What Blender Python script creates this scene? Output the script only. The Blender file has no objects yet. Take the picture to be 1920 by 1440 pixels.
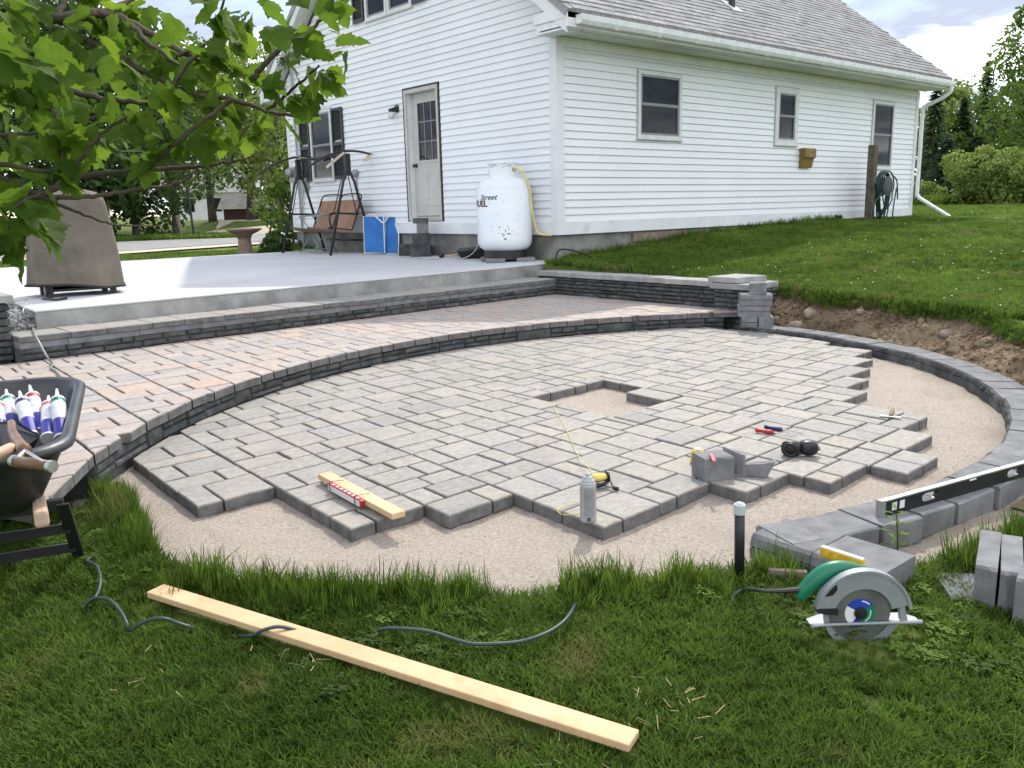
import bpy, math, random
import numpy as np
from mathutils import Vector, Matrix
random.seed(7)
RNG = np.random.default_rng(11)
R = math.radians
col = bpy.context.scene.collection
SC = bpy.context.scene

# ------------------------------------------------------------------ camera
# World axes: x along the eave wall of the house, y along its gable wall, z up; origin at the house corner, bottom of the white trim.
F_PX, PITCH, ROLL, YAW = 1593.884, R(11.74009), R(-1.37949), R(49.29934)
CAM = np.array([-8.2955, -8.5869, 0.3913])
_cp, _sp = math.cos(PITCH), math.sin(PITCH)
FW = np.array([math.cos(YAW)*_cp, math.sin(YAW)*_cp, -_sp])
_r0 = np.array([math.sin(YAW), -math.cos(YAW), 0.0]); _u0 = np.cross(_r0, FW)
RT = _r0*math.cos(ROLL) + _u0*math.sin(ROLL); UP = np.cross(RT, FW)
cam_d = bpy.data.cameras.new('camera'); cam = bpy.data.objects.new('camera', cam_d); col.objects.link(cam)
cam_d.sensor_width = 36.0; cam_d.lens = F_PX/1920*36.0; cam_d.clip_start = 0.05; cam_d.clip_end = 3000
cam.matrix_world = Matrix(((RT[0], UP[0], -FW[0], CAM[0]), (RT[1], UP[1], -FW[1], CAM[1]), (RT[2], UP[2], -FW[2], CAM[2]), (0, 0, 0, 1)))
SC.camera = cam

def ray(x, y): return RT*(x-960)/F_PX - UP*(y-720)/F_PX + FW
def onz(x, y, z):                       # photo pixel -> point on the level plane z
    d = ray(x, y); t = (z-CAM[2])/d[2]; return CAM + d*t
def onx(x, y, c):
    d = ray(x, y); return CAM + d*((c-CAM[0])/d[0])
def ony(x, y, c):
    d = ray(x, y); return CAM + d*((c-CAM[1])/d[1])
def ond(x, y, dist):                    # photo pixel -> point at a distance from the lens
    d = ray(x, y); return CAM + d/np.linalg.norm(d)*dist

# ------------------------------------------------------------------ sky, sun, exposure
SUN = np.array([0.73, 0.535, 1.0]); SUN /= np.linalg.norm(SUN)
EL = math.asin(SUN[2]); AZ = math.atan2(SUN[0], SUN[1])
w = bpy.data.worlds.new('World'); SC.world = w; w.use_nodes = True
N, L = w.node_tree.nodes, w.node_tree.links
N.clear()
wo = N.new('ShaderNodeOutputWorld'); bg = N.new('ShaderNodeBackground'); bgc = N.new('ShaderNodeBackground'); mx = N.new('ShaderNodeMixShader')
sky = N.new('ShaderNodeTexSky'); sky.sky_type = 'NISHITA'; sky.sun_disc = False; sky.sun_elevation = EL; sky.sun_rotation = AZ
sky.air_density = 1.0; sky.dust_density = 0.6; sky.ozone_density = 1.5
L.new(sky.outputs[0], bg.inputs[0]); bg.inputs[1].default_value = 0.15
tc = N.new('ShaderNodeTexCoord'); sp = N.new('ShaderNodeSeparateXYZ'); L.new(tc.outputs['Generated'], sp.inputs[0])
def wm(op, a, b):
    n = N.new('ShaderNodeMath'); n.operation = op
    for i, s in enumerate((a, b)):
        if isinstance(s, (int, float)): n.inputs[i].default_value = s
        else: L.new(s, n.inputs[i])
    return n.outputs[0]
zz = wm('ADD', wm('MAXIMUM', sp.outputs[2], 0.0), 0.10)
cb = N.new('ShaderNodeCombineXYZ'); L.new(wm('DIVIDE', sp.outputs[0], zz), cb.inputs[0]); L.new(wm('DIVIDE', sp.outputs[1], zz), cb.inputs[1])
cb.inputs[2].default_value = 3.7
cn = N.new('ShaderNodeTexNoise'); cn.inputs['Scale'].default_value = 0.62; cn.inputs['Detail'].default_value = 9; cn.inputs['Roughness'].default_value = 0.56; cn.inputs['Distortion'].default_value = 0.25
L.new(cb.outputs[0], cn.inputs[0])
cr = N.new('ShaderNodeValToRGB'); cr.color_ramp.elements[0].position = 0.40; cr.color_ramp.elements[1].position = 0.55
L.new(cn.outputs[0], cr.inputs[0])
cs = N.new('ShaderNodeTexNoise'); cs.inputs['Scale'].default_value = 0.95; cs.inputs['Detail'].default_value = 7; cs.inputs['Roughness'].default_value = 0.5
cmap = N.new('ShaderNodeMapping'); cmap.inputs['Location'].default_value = (9.1, 4.2, 0); L.new(cb.outputs[0], cmap.inputs[0]); L.new(cmap.outputs[0], cs.inputs[0])
cc = N.new('ShaderNodeValToRGB'); cc.color_ramp.elements[0].position = 0.43; cc.color_ramp.elements[1].position = 0.60
cc.color_ramp.elements[0].color = (0.185, 0.205, 0.255, 1); cc.color_ramp.elements[1].color = (1.01, 1.0, 0.99, 1)
L.new(cs.outputs[0], cc.inputs[0]); L.new(cc.outputs[0], bgc.inputs[0]); bgc.inputs[1].default_value = 2.35
L.new(cr.outputs[0], mx.inputs[0]); L.new(bg.outputs[0], mx.inputs[1]); L.new(bgc.outputs[0], mx.inputs[2]); L.new(mx.outputs[0], wo.inputs[0])
sd = bpy.data.lights.new('sun', 'SUN'); so = bpy.data.objects.new('sun', sd); col.objects.link(so)
sd.energy = 2.2; sd.angle = R(0.9); sd.color = (1.0, 0.95, 0.86)
so.rotation_euler = Vector(SUN).to_track_quat('Z', 'Y').to_euler(); so.location = (20, 15, 30)
SC.view_settings.view_transform = 'Standard'; SC.view_settings.look = 'None'; SC.view_settings.gamma = 1.0
SC.view_settings.use_curve_mapping = False; SC.view_settings.exposure = 0.62
SC.cycles.use_denoising = True; SC.cycles.use_adaptive_sampling = True; SC.cycles.adaptive_threshold = 0.015
SC.cycles.max_bounces = 8; SC.cycles.diffuse_bounces = 3; SC.cycles.glossy_bounces = 3; SC.cycles.transparent_max_bounces = 8
SC.cycles.caustics_reflective = False; SC.cycles.caustics_refractive = False

# ------------------------------------------------------------------ helpers
def tag(o, label=None, cat=None, group=None, kind=None):
    if label: o['label'] = label
    if cat: o['category'] = cat
    if group: o['group'] = group
    if kind: o['kind'] = kind
    return o
def empty(name, loc, label, cat, group=None, rz=0.0):
    o = bpy.data.objects.new(name, None); col.objects.link(o); o.location = loc; o.rotation_euler = (0, 0, rz); o.empty_display_size = .1
    return tag(o, label, cat, group)
class MB:
    """collects faces; build() links them as one mesh object"""
    def __init__(s): s.v = []; s.f = []; s.m = []; s.r = []
    def add(s, vs, fs, mi=0, rnd=0.0):
        b = len(s.v); s.v += [tuple(float(c) for c in q) for q in vs]
        for f in fs: s.f.append(tuple(b+i for i in f)); s.m.append(mi); s.r.append(rnd)
        return s
    def box(s, x0, x1, y0, y1, z0, z1, mi=0, rnd=0.0):
        return s.add([(x0,y0,z0),(x1,y0,z0),(x1,y1,z0),(x0,y1,z0),(x0,y0,z1),(x1,y0,z1),(x1,y1,z1),(x0,y1,z1)],
                     [(0,3,2,1),(4,5,6,7),(0,1,5,4),(1,2,6,5),(2,3,7,6),(3,0,4,7)], mi, rnd)
    def obox(s, c, ax, ay, az, mi=0, rnd=0.0):   # centre and three half-axes
        c, ax, ay, az = map(np.asarray, (c, ax, ay, az))
        vs = [c-ax-ay-az, c+ax-ay-az, c+ax+ay-az, c-ax+ay-az, c-ax-ay+az, c+ax-ay+az, c+ax+ay+az, c-ax+ay+az]
        return s.add(vs, [(0,3,2,1),(4,5,6,7),(0,1,5,4),(1,2,6,5),(2,3,7,6),(3,0,4,7)], mi, rnd)
    def prism(s, poly, z0, z1, mi=0):
        n = len(poly); vs = [(p[0], p[1], z0) for p in poly] + [(p[0], p[1], z1) for p in poly]
        return s.add(vs, [tuple(reversed(range(n))), tuple(range(n, 2*n))] + [(i, (i+1) % n, n+(i+1) % n, n+i) for i in range(n)], mi)
    def plate(s, o, ax, ay, poly, az, mi=0):     # outline in the plane (o, ax, ay), extruded by az
        o, ax, ay, az = map(np.asarray, (o, ax, ay, az)); n = len(poly)
        b = [o+ax*p[0]+ay*p[1] for p in poly]; t = [q+az for q in b]
        return s.add(b+t, [tuple(reversed(range(n))), tuple(range(n, 2*n))] + [(i, (i+1) % n, n+(i+1) % n, n+i) for i in range(n)], mi)
    def tube(s, pts, r, n=8, mi=0, caps=True):
        pts = [np.asarray(p, float) for p in pts]; k = len(pts)
        rr = [r]*k if isinstance(r, (int, float)) else r
        prev = None; rings = []
        for i in range(k):
            t = pts[min(i+1, k-1)] - pts[max(i-1, 0)]; t = t/(np.linalg.norm(t)+1e-12)
            if prev is None:
                a = np.array([0, 0, 1.0]) if abs(t[2]) < .9 else np.array([1.0, 0, 0]); u = np.cross(t, a)
            else: u = prev - t*(prev@t)
            u = u/(np.linalg.norm(u)+1e-12); prev = u; v2 = np.cross(t, u)
            rings.append([pts[i] + rr[i]*(math.cos(2*math.pi*j/n)*u + math.sin(2*math.pi*j/n)*v2) for j in range(n)])
        vs = [q for g in rings for q in g]
        fs = [(i*n+j, i*n+(j+1) % n, (i+1)*n+(j+1) % n, (i+1)*n+j) for i in range(k-1) for j in range(n)]
        if caps: fs += [tuple(reversed(range(n))), tuple(range((k-1)*n, k*n))]
        return s.add(vs, fs, mi)
    def lathe(s, prof, n=24, o=(0, 0, 0), ax=(0, 0, 1), mi=0, caps=True):
        o = np.asarray(o, float); ax = np.asarray(ax, float); ax /= np.linalg.norm(ax)
        a = np.array([1.0, 0, 0]) if abs(ax[0]) < .9 else np.array([0, 1.0, 0]); u = np.cross(ax, a); u /= np.linalg.norm(u); v2 = np.cross(ax, u)
        vs = [o+ax*z+r*(math.cos(2*math.pi*j/n)*u+math.sin(2*math.pi*j/n)*v2) for r, z in prof for j in range(n)]
        k = len(prof); fs = [(i*n+j, i*n+(j+1) % n, (i+1)*n+(j+1) % n, (i+1)*n+j) for i in range(k-1) for j in range(n)]
        if caps: fs += [tuple(reversed(range(n))), tuple(range((k-1)*n, k*n))]
        return s.add(vs, fs, mi)
    def build(s, name, mats, parent=None, smooth=False, origin=None, bevel=0.0, attr=False, subsurf=0, seg=2):
        me = bpy.data.meshes.new(name); v = np.array(s.v, float)
        if parent is not None and origin is None: origin = tuple(parent.matrix_world.translation) if False else None
        off = np.zeros(3)
        if origin is not None: off = np.array(origin, float)
        me.from_pydata([tuple(q) for q in (v-off)], [], s.f)
        ms = mats if isinstance(mats, (list, tuple)) else [mats]
        for m_ in ms: me.materials.append(m_)
        if len(ms) > 1: me.polygons.foreach_set('material_index', s.m)
        if attr:
            at = me.attributes.new('rnd', 'FLOAT', 'FACE'); at.data.foreach_set('value', s.r)
        if smooth: me.polygons.foreach_set('use_smooth', [True]*len(me.polygons))
        me.update()
        o = bpy.data.objects.new(name, me); col.objects.link(o)
        if parent is not None:
            o.parent = parent; o.matrix_parent_inverse = Matrix.Identity(4)
            pw = parent_world(parent); o.matrix_basis = pw.inverted() @ Matrix.Translation(Vector(off))
        else: o.location = tuple(off)
        if bevel:
            b = o.modifiers.new('bevel', 'BEVEL'); b.width = bevel; b.segments = seg; b.limit_method = 'ANGLE'; b.angle_limit = R(35)
        if subsurf:
            b = o.modifiers.new('subsurf', 'SUBSURF'); b.levels = subsurf; b.render_levels = subsurf
        return o
def parent_world(p):
    m = Matrix.LocRotScale(p.location, p.rotation_euler, p.scale)
    if p.parent is not None: m = parent_world(p.parent) @ p.matrix_parent_inverse @ m
    return m
def spline(pts, n=8):                   # Catmull-Rom through points
    P = [np.asarray(p, float) for p in pts]; P = [2*P[0]-P[1]] + P + [2*P[-1]-P[-2]]; out = []
    for i in range(1, len(P)-2):
        for j in range(n):
            t = j/n; a, b, c, d = P[i-1:i+3]
            out.append(.5*((2*b)+(c-a)*t+(2*a-5*b+4*c-d)*t*t+(3*b-a-3*c+d)*t**3))
    out.append(P[-2]); return out
def clip(poly, n, c):                   # keep n.p <= c
    out = []
    for i in range(len(poly)):
        a, b = poly[i], poly[(i+1) % len(poly)]; da, db = n[0]*a[0]+n[1]*a[1]-c, n[0]*b[0]+n[1]*b[1]-c
        if da <= 0: out.append(a)
        if da*db < 0: t = da/(da-db); out.append((a[0]+(b[0]-a[0])*t, a[1]+(b[1]-a[1])*t))
    return out
def area(p): return .5*abs(sum(p[i][0]*p[(i+1) % len(p)][1]-p[(i+1) % len(p)][0]*p[i][1] for i in range(len(p)))) if len(p) > 2 else 0
def inset(poly, d):                     # shrink a convex ccw outline
    a = sum(poly[i][0]*poly[(i+1) % len(poly)][1]-poly[(i+1) % len(poly)][0]*poly[i][1] for i in range(len(poly)))
    if a < 0: poly = poly[::-1]
    q = list(poly)
    for i in range(len(poly)):
        x0, y0 = poly[i]; x1, y1 = poly[(i+1) % len(poly)]; l = math.hypot(x1-x0, y1-y0)
        if l < 1e-6: continue
        nx, ny = (y1-y0)/l, -(x1-x0)/l
        q = clip(q, (nx, ny), nx*x0+ny*y0-d)
        if len(q) < 3: return []
    # drop near-duplicate points
    out = []
    for p in q:
        if not out or math.hypot(p[0]-out[-1][0], p[1]-out[-1][1]) > .004: out.append(p)
    if len(out) > 2 and math.hypot(out[0][0]-out[-1][0], out[0][1]-out[-1][1]) < .004: out.pop()
    return out

# ------------------------------------------------------------------ materials
def mat(name, c1, c2=None, rough=.8, scale=4.0, detail=6.0, c3=None, bump=0.0, bscale=60.0, rnd=0.0, rndcols=None, metal=0.0, spec=.4, lo=.35, hi=.65,
        transl=0.0, coat=0.0, pieces=False, stretch=None, attr=False, bdist=.01, fine=0.0, emis=None, stain=None):
    m = bpy.data.materials.new(name); m.use_nodes = True; nt = m.node_tree; n, l = nt.nodes, nt.links
    b = n['Principled BSDF']; b.inputs['Roughness'].default_value = rough; b.inputs['Metallic'].default_value = metal
    b.inputs['Specular IOR Level'].default_value = spec
    if coat: b.inputs['Coat Weight'].default_value = coat
    t = n.new('ShaderNodeTexCoord'); vec = t.outputs['Object']
    oi = n.new('ShaderNodeObjectInfo'); rv = oi.outputs['Random']
    if attr:
        at = n.new('ShaderNodeAttribute'); at.attribute_name = 'rnd'; a2 = n.new('ShaderNodeMath'); a2.operation = 'ADD'; l.new(rv, a2.inputs[0]); l.new(at.outputs['Fac'], a2.inputs[1])
        a3 = n.new('ShaderNodeMath'); a3.operation = 'FRACT'; l.new(a2.outputs[0], a3.inputs[0]); rv = a3.outputs[0]
    if pieces:
        sc = n.new('ShaderNodeVectorMath'); sc.operation = 'SCALE'; sc.inputs[0].default_value = (37.0, 91.0, 53.0); l.new(rv, sc.inputs['Scale'])
        ad = n.new('ShaderNodeVectorMath'); ad.operation = 'ADD'; l.new(vec, ad.inputs[0]); l.new(sc.outputs[0], ad.inputs[1]); vec = ad.outputs[0]
    if stretch:
        mp = n.new('ShaderNodeMapping'); mp.inputs['Scale'].default_value = stretch; l.new(vec, mp.inputs[0]); vec = mp.outputs[0]
    tx = n.new('ShaderNodeTexNoise'); tx.inputs['Scale'].default_value = scale; tx.inputs['Detail'].default_value = detail; tx.inputs['Roughness'].default_value = .6; l.new(vec, tx.inputs[0])
    rp = n.new('ShaderNodeValToRGB'); e = rp.color_ramp.elements; e[0].position = lo; e[1].position = hi
    c2 = c2 or c1; e[0].color = (*c1, 1); e[1].color = (*c2, 1)
    if c3: x = e.new((lo+hi)/2); x.color = (*c3, 1)
    l.new(tx.outputs[0], rp.inputs[0]); out = rp.outputs[0]
    if rndcols:
        rr = n.new('ShaderNodeValToRGB'); e = rr.color_ramp.elements; rr.color_ramp.interpolation = 'LINEAR'
        e[0].color = (*rndcols[0], 1); e[1].color = (*rndcols[-1], 1)
        for i, c in enumerate(rndcols[1:-1]): x = e.new((i+1)/(len(rndcols)-1)); x.color = (*c, 1)
        l.new(rv, rr.inputs[0]); mm = n.new('ShaderNodeMixRGB'); mm.blend_type = 'MULTIPLY'; mm.inputs[0].default_value = 1.0; l.new(out, mm.inputs[1]); l.new(rr.outputs[0], mm.inputs[2]); out = mm.outputs[0]
    if rnd:
        mr = n.new('ShaderNodeMapRange'); mr.inputs['To Min'].default_value = 1-rnd; mr.inputs['To Max'].default_value = 1+rnd; l.new(rv, mr.inputs[0])
        mm = n.new('ShaderNodeMixRGB'); mm.blend_type = 'MULTIPLY'; mm.inputs[0].default_value = 1.0; l.new(out, mm.inputs[1]); l.new(mr.outputs[0], mm.inputs[2]); out = mm.outputs[0]
    if stain:                            # (colour, scale, threshold) blotches
        t2 = n.new('ShaderNodeTexNoise'); t2.inputs['Scale'].default_value = stain[1]; t2.inputs['Detail'].default_value = 5; l.new(vec, t2.inputs[0])
        r2 = n.new('ShaderNodeValToRGB'); r2.color_ramp.elements[0].position = stain[2]; r2.color_ramp.elements[1].position = stain[2]+stain[3]; l.new(t2.outputs[0], r2.inputs[0])
        m2 = n.new('ShaderNodeMixRGB'); l.new(r2.outputs[0], m2.inputs[0]); l.new(out, m2.inputs[1]); m2.inputs[2].default_value = (*stain[0], 1); out = m2.outputs[0]
    l.new(out, b.inputs['Base Color'])
    if bump:
        tb = n.new('ShaderNodeTexNoise'); tb.inputs['Scale'].default_value = bscale; tb.inputs['Detail'].default_value = 8; tb.inputs['Roughness'].default_value = .65; l.new(vec, tb.inputs[0])
        bp = n.new('ShaderNodeBump'); bp.inputs['Strength'].default_value = bump; bp.inputs['Distance'].default_value = bdist; l.new(tb.outputs[0], bp.inputs['Height']); l.new(bp.outputs[0], b.inputs['Normal'])
    if transl:
        tr = n.new('ShaderNodeBsdfTranslucent'); ms = n.new('ShaderNodeMixShader'); ms.inputs[0].default_value = transl
        hs = n.new('ShaderNodeHueSaturation'); hs.inputs['Value'].default_value = 1.9; hs.inputs['Hue'].default_value = .49; l.new(out, hs.inputs['Color']); l.new(hs.outputs[0], tr.inputs[0])
        l.new(b.outputs[0], ms.inputs[1]); l.new(tr.outputs[0], ms.inputs[2]); l.new(ms.outputs[0], n['Material Output'].inputs[0])
    return m
def flat(name, c, rough=.5, metal=0.0, spec=.5, coat=0.0, var=.12):
    d = tuple(x*(1-var) for x in c); return mat(name, d, tuple(min(1, x*(1+var*.6)) for x in c), rough=rough, metal=metal, spec=spec, scale=9, coat=coat)
M = {}
M['siding'] = mat('vinyl_siding', (.72,.735,.76), (.765,.78,.805), rough=.5, scale=.9, rnd=.015)
M['trim'] = mat('white_trim_paint', (.64,.655,.67), (.74,.755,.77), rough=.55, scale=2.2, stain=((.50,.51,.49), 3.0, .62, .2))
M['soffit'] = mat('soffit_paint', (.55,.57,.52), (.66,.67,.62), rough=.6, scale=1.5)
M['foundation'] = mat('foundation_concrete', (.16,.155,.145), (.30,.29,.27), rough=.95, scale=2.2, bump=.5, bscale=25, stain=((.11,.105,.095), 1.3, .55, .2))
M['shingle'] = mat('asphalt_shingle', (.20,.198,.205), (.33,.325,.33), rough=.95, scale=26, bump=.5, bscale=160, rndcols=((.72,.72,.72),(1.1,1.08,1.06),(.86,.86,.88),(1.2,1.18,1.16)), attr=True, bdist=.004)
M['gutter'] = flat('white_gutter_metal', (.74,.76,.78), rough=.35)
M['darkglass'] = mat('window_glass', (.008,.010,.014), (.028,.030,.04), rough=.04, scale=1.3, spec=.16, c3=(.014,.016,.022))
M['sash'] = flat('grey_window_sash', (.22,.23,.25), rough=.5)
M['winframe'] = flat('white_window_frame', (.62,.63,.62), rough=.5)
M['shutter'] = flat('black_shutter', (.012,.014,.02), rough=.45)
M['doorpaint'] = mat('grey_door_paint', (.44,.43,.40), (.52,.51,.48), rough=.5, scale=3)
M['jamb'] = mat('raw_jamb_wood', (.42,.40,.36), (.56,.54,.50), rough=.7, scale=6, stretch=(1,1,.2))
M['blackmetal'] = flat('black_metal', (.018,.018,.019), rough=.45, var=.3)
M['greymetal'] = flat('grey_metal', (.30,.31,.31), rough=.45, metal=.4)
M['steel'] = mat('brushed_steel', (.42,.42,.41), (.58,.58,.57), rough=.38, metal=.8, scale=14)
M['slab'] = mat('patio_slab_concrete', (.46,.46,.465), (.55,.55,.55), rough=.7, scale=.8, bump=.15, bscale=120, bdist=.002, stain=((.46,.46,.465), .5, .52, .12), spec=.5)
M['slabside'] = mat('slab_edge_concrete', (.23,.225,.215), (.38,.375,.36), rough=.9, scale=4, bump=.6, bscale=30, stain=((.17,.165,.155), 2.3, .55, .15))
PC = dict(rough=.66, scale=30, detail=12, lo=.3, hi=.7, bump=.9, bscale=24, bdist=.009, pieces=True, attr=True, spec=.35, stretch=(.8, 1.2, 1))
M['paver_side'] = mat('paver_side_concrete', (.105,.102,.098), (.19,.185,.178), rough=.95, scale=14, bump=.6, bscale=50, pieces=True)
M['paver'] = mat('slate_face_paver', (.225,.216,.203), (.35,.337,.315), rndcols=((.88,.88,.87),(1.05,1.02,.97),(.82,.82,.82),(1.1,1.06,1.0),(.95,.95,.96),(1.08,1.02,.93),(.9,.9,.89)), stain=((.37,.33,.275), 3.1, .57, .22), **PC)
M['paver_warm'] = mat('warm_slate_face_paver', (.285,.262,.245), (.42,.385,.358), rndcols=((.92,.92,.93),(1.1,1.0,.93),(.88,.88,.90),(1.05,1.02,1.0),(1.12,1.0,.90),(.98,.95,.93),(1.2,.97,.80)), stain=((.45,.385,.325), 3.0, .58, .2), **PC)
M['wallstone'] = mat('dark_split_face_block', (.042,.044,.046), (.105,.107,.106), rough=.92, scale=9, bump=.9, bscale=22, bdist=.012, pieces=True, rndcols=((.75,.78,.8),(1.15,1.15,1.1),(.9,.92,.92),(1.3,1.28,1.2),(.7,.74,.72)))
M['block'] = mat('charcoal_concrete_block', (.145,.145,.148), (.225,.225,.228), rough=.92, scale=11, bump=.45, bscale=50, pieces=True, rnd=.08, bdist=.005)
M['capstone'] = mat('grey_cap_stone', (.24,.24,.235), (.36,.355,.34), rough=.88, scale=8, bump=.4, bscale=30, pieces=True, rnd=.08, bdist=.005)
M['sand'] = mat('bedding_sand', (.40,.33,.27), (.62,.54,.465), rough=.97, scale=80, detail=14, lo=.34, hi=.66, bump=1.0, bscale=130, bdist=.018, stain=((.37,.30,.235), 1.6, .58, .2), spec=.15)
M['dirt'] = mat('excavated_soil', (.15,.105,.068), (.33,.25,.165), rough=.98, scale=3.2, detail=12, bump=1.0, bscale=22, bdist=.03, stain=((.36,.26,.15), 1.0, .55, .15), spec=.1)
M['soil'] = mat('lawn_soil', (.050,.060,.024), (.085,.090,.040), rough=.98, scale=6, spec=.1)
M['lawn'] = mat('far_lawn', (.09,.125,.028), (.15,.185,.05), rough=.95, scale=.6, detail=12, bump=.6, bscale=40, bdist=.03, spec=.1)
M['asphalt'] = mat('grey_road_asphalt', (.22,.215,.21), (.28,.275,.27), rough=.95, scale=3)
M['gravel'] = mat('sandy_gravel', (.42,.36,.29), (.56,.49,.41), rough=.97, scale=5, bump=.5, bscale=30)
M['wood'] = mat('fresh_pine', (.54,.355,.19), (.66,.465,.275), rough=.65, scale=5, stretch=(1,1,1), pieces=True, bump=.1, bscale=60, stain=((.52,.33,.17), 6, .66, .08))
M['oldwood'] = mat('weathered_wood', (.14,.105,.075), (.25,.20,.15), rough=.85, scale=8, bump=.4, bscale=30)
M['post'] = mat('mossy_grey_post', (.06,.05,.04), (.13,.115,.085), rough=.95, scale=6, bump=.6, bscale=20)
M['bark'] = mat('shrub_bark', (.045,.035,.026), (.11,.09,.065), rough=.9, scale=12, bump=.5, bscale=50)
M['trunk'] = mat('tree_bark', (.04,.033,.026), (.10,.085,.065), rough=.95, scale=4, bump=.8, bscale=9, bdist=.05)
M['black'] = flat('black_plastic', (.013,.013,.014), rough=.42, var=.35)
M['tray'] = mat('scuffed_black_poly', (.016,.017,.019), (.05,.052,.055), rough=.42, scale=5, bump=.2, bscale=60, spec=.5, bdist=.003)
M['white'] = flat('white_plastic', (.72,.73,.74), rough=.4)
M['yellow'] = flat('yellow_plastic', (.72,.43,.015), rough=.35)
M['ystring'] = flat('yellow_string', (.72,.58,.14), rough=.8)
M['red'] = flat('red_plastic', (.42,.025,.03), rough=.4)
M['pink'] = flat('pink_red_pencil', (.55,.10,.11), rough=.5)
M['blue'] = mat('blue_fabric', (.012,.10,.34), (.022,.16,.46), rough=.6, scale=3)
M['navy'] = flat('dark_blue_plastic', (.02,.025,.10), rough=.4)
M['indigo'] = flat('indigo_label', (.035,.03,.26), rough=.35)
M['labelw'] = mat('printed_white_label', (.50,.50,.52), (.70,.70,.71), rough=.4, scale=45, stretch=(1,1,6))
M['green'] = flat('green_plastic', (.006,.17,.085), rough=.38)
M['dgreen'] = flat('dark_green_hose', (.008,.045,.035), rough=.4, var=.3)
M['cord'] = flat('dark_green_cord', (.03,.055,.05), rough=.45)
M['alu'] = flat('cast_aluminium', (.29,.305,.32), rough=.5, metal=.3)
M['blade'] = mat('worn_steel_blade', (.13,.13,.13), (.25,.25,.25), rough=.42, metal=.6, scale=10)
M['tank'] = mat('white_tank_paint', (.70,.74,.78), (.78,.81,.84), rough=.38, scale=1.5)
M['chip'] = flat('bare_dark_chip', (.05,.05,.052), rough=.8)
M['cover'] = mat('taupe_grill_cover', (.105,.09,.072), (.175,.15,.122), rough=.85, scale=2.2, bump=.3, bscale=7, bdist=.03)
M['hem'] = flat('black_hem', (.02,.019,.02), rough=.8)
M['sling'] = mat('brown_sling_fabric', (.23,.135,.085), (.31,.19,.125), rough=.8, scale=4)
M['tan'] = flat('tan_canvas_scrap', (.46,.38,.28), rough=.85)
M['bird'] = mat('birdbath_stone', (.17,.115,.085), (.27,.20,.155), rough=.95, scale=7, bump=.5, bscale=40)
M['brass'] = mat('brown_vent_hood', (.16,.095,.02), (.25,.16,.04), rough=.6, scale=9)
M['grip'] = mat('worn_wood_grip', (.13,.065,.035), (.30,.18,.11), rough=.45, scale=9, stretch=(1,1,6))
M['palewood'] = mat('pale_handle_wood', (.42,.29,.20), (.58,.42,.31), rough=.6, scale=9)
M['potsoil'] = mat('dark_potting_soil', (.05,.035,.025), (.15,.11,.08), rough=.98, scale=30, bump=1, bscale=60, bdist=.01)
M['mint'] = flat('pale_green_chair_frame', (.24,.31,.29), rough=.5)
M['brickred'] = flat('brown_shed_wall', (.10,.05,.04), rough=.9)
M['shedroof'] = mat('shed_roof_grey', (.20,.195,.19), (.34,.33,.32), rough=.9, scale=3)
LEAF = dict(rough=.62, spec=.16, scale=1.2)
M['leaf'] = mat('shrub_leaf', (.06,.118,.012), (.11,.185,.022), transl=.52, pieces=True, rndcols=((.55,.62,.6),(1.0,.95,.9),(.75,.85,.8),(1.25,1.12,.8),(.6,.7,.7)), bump=.25, bscale=30, **LEAF)
M['berry'] = flat('pale_green_berry', (.16,.20,.10), rough=.6)
TL = dict(rough=.7, spec=.2, scale=.55, attr=True, lo=.3, hi=.7)
M['tl_mid'] = mat('mid_green_foliage', (.055,.105,.016), (.115,.185,.034), transl=.3, rnd=.35, **TL)
M['tl_dark'] = mat('dark_green_foliage', (.022,.048,.012), (.05,.09,.022), transl=.22, rnd=.4, **TL)
M['tl_yel'] = mat('yellow_green_foliage', (.12,.17,.035), (.20,.26,.07), transl=.3, rnd=.3, **TL)
M['tl_spr'] = mat('spruce_needles', (.012,.026,.012), (.03,.05,.022), transl=.08, rnd=.4, **TL)
M['tl_bare'] = mat('bare_twigs', (.12,.10,.085), (.18,.16,.14), rnd=.3, **TL)
def grassmat(name, a, b, dry):
    m = mat(name, a, b, rough=.65, spec=.15, scale=.9, detail=5, transl=.35, rnd=.5, stain=(dry, 2.2, .60, .12)); nt = m.node_tree
    t = nt.nodes.new('ShaderNodeNewGeometry')
    for nd in nt.nodes:
        if nd.type == 'TEX_NOISE' and nd.inputs[0].is_linked: nt.links.new(t.outputs['Position'], nd.inputs[0])
    return m
M['grass'] = grassmat('lawn_grass', (.052,.098,.011), (.100,.165,.024), (.16,.16,.05))
M['clover'] = grassmat('clover_leaf', (.06,.105,.014), (.10,.16,.026), (.08,.12,.03))
M['dry'] = flat('dry_straw', (.42,.33,.18), rough=.9)
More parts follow.
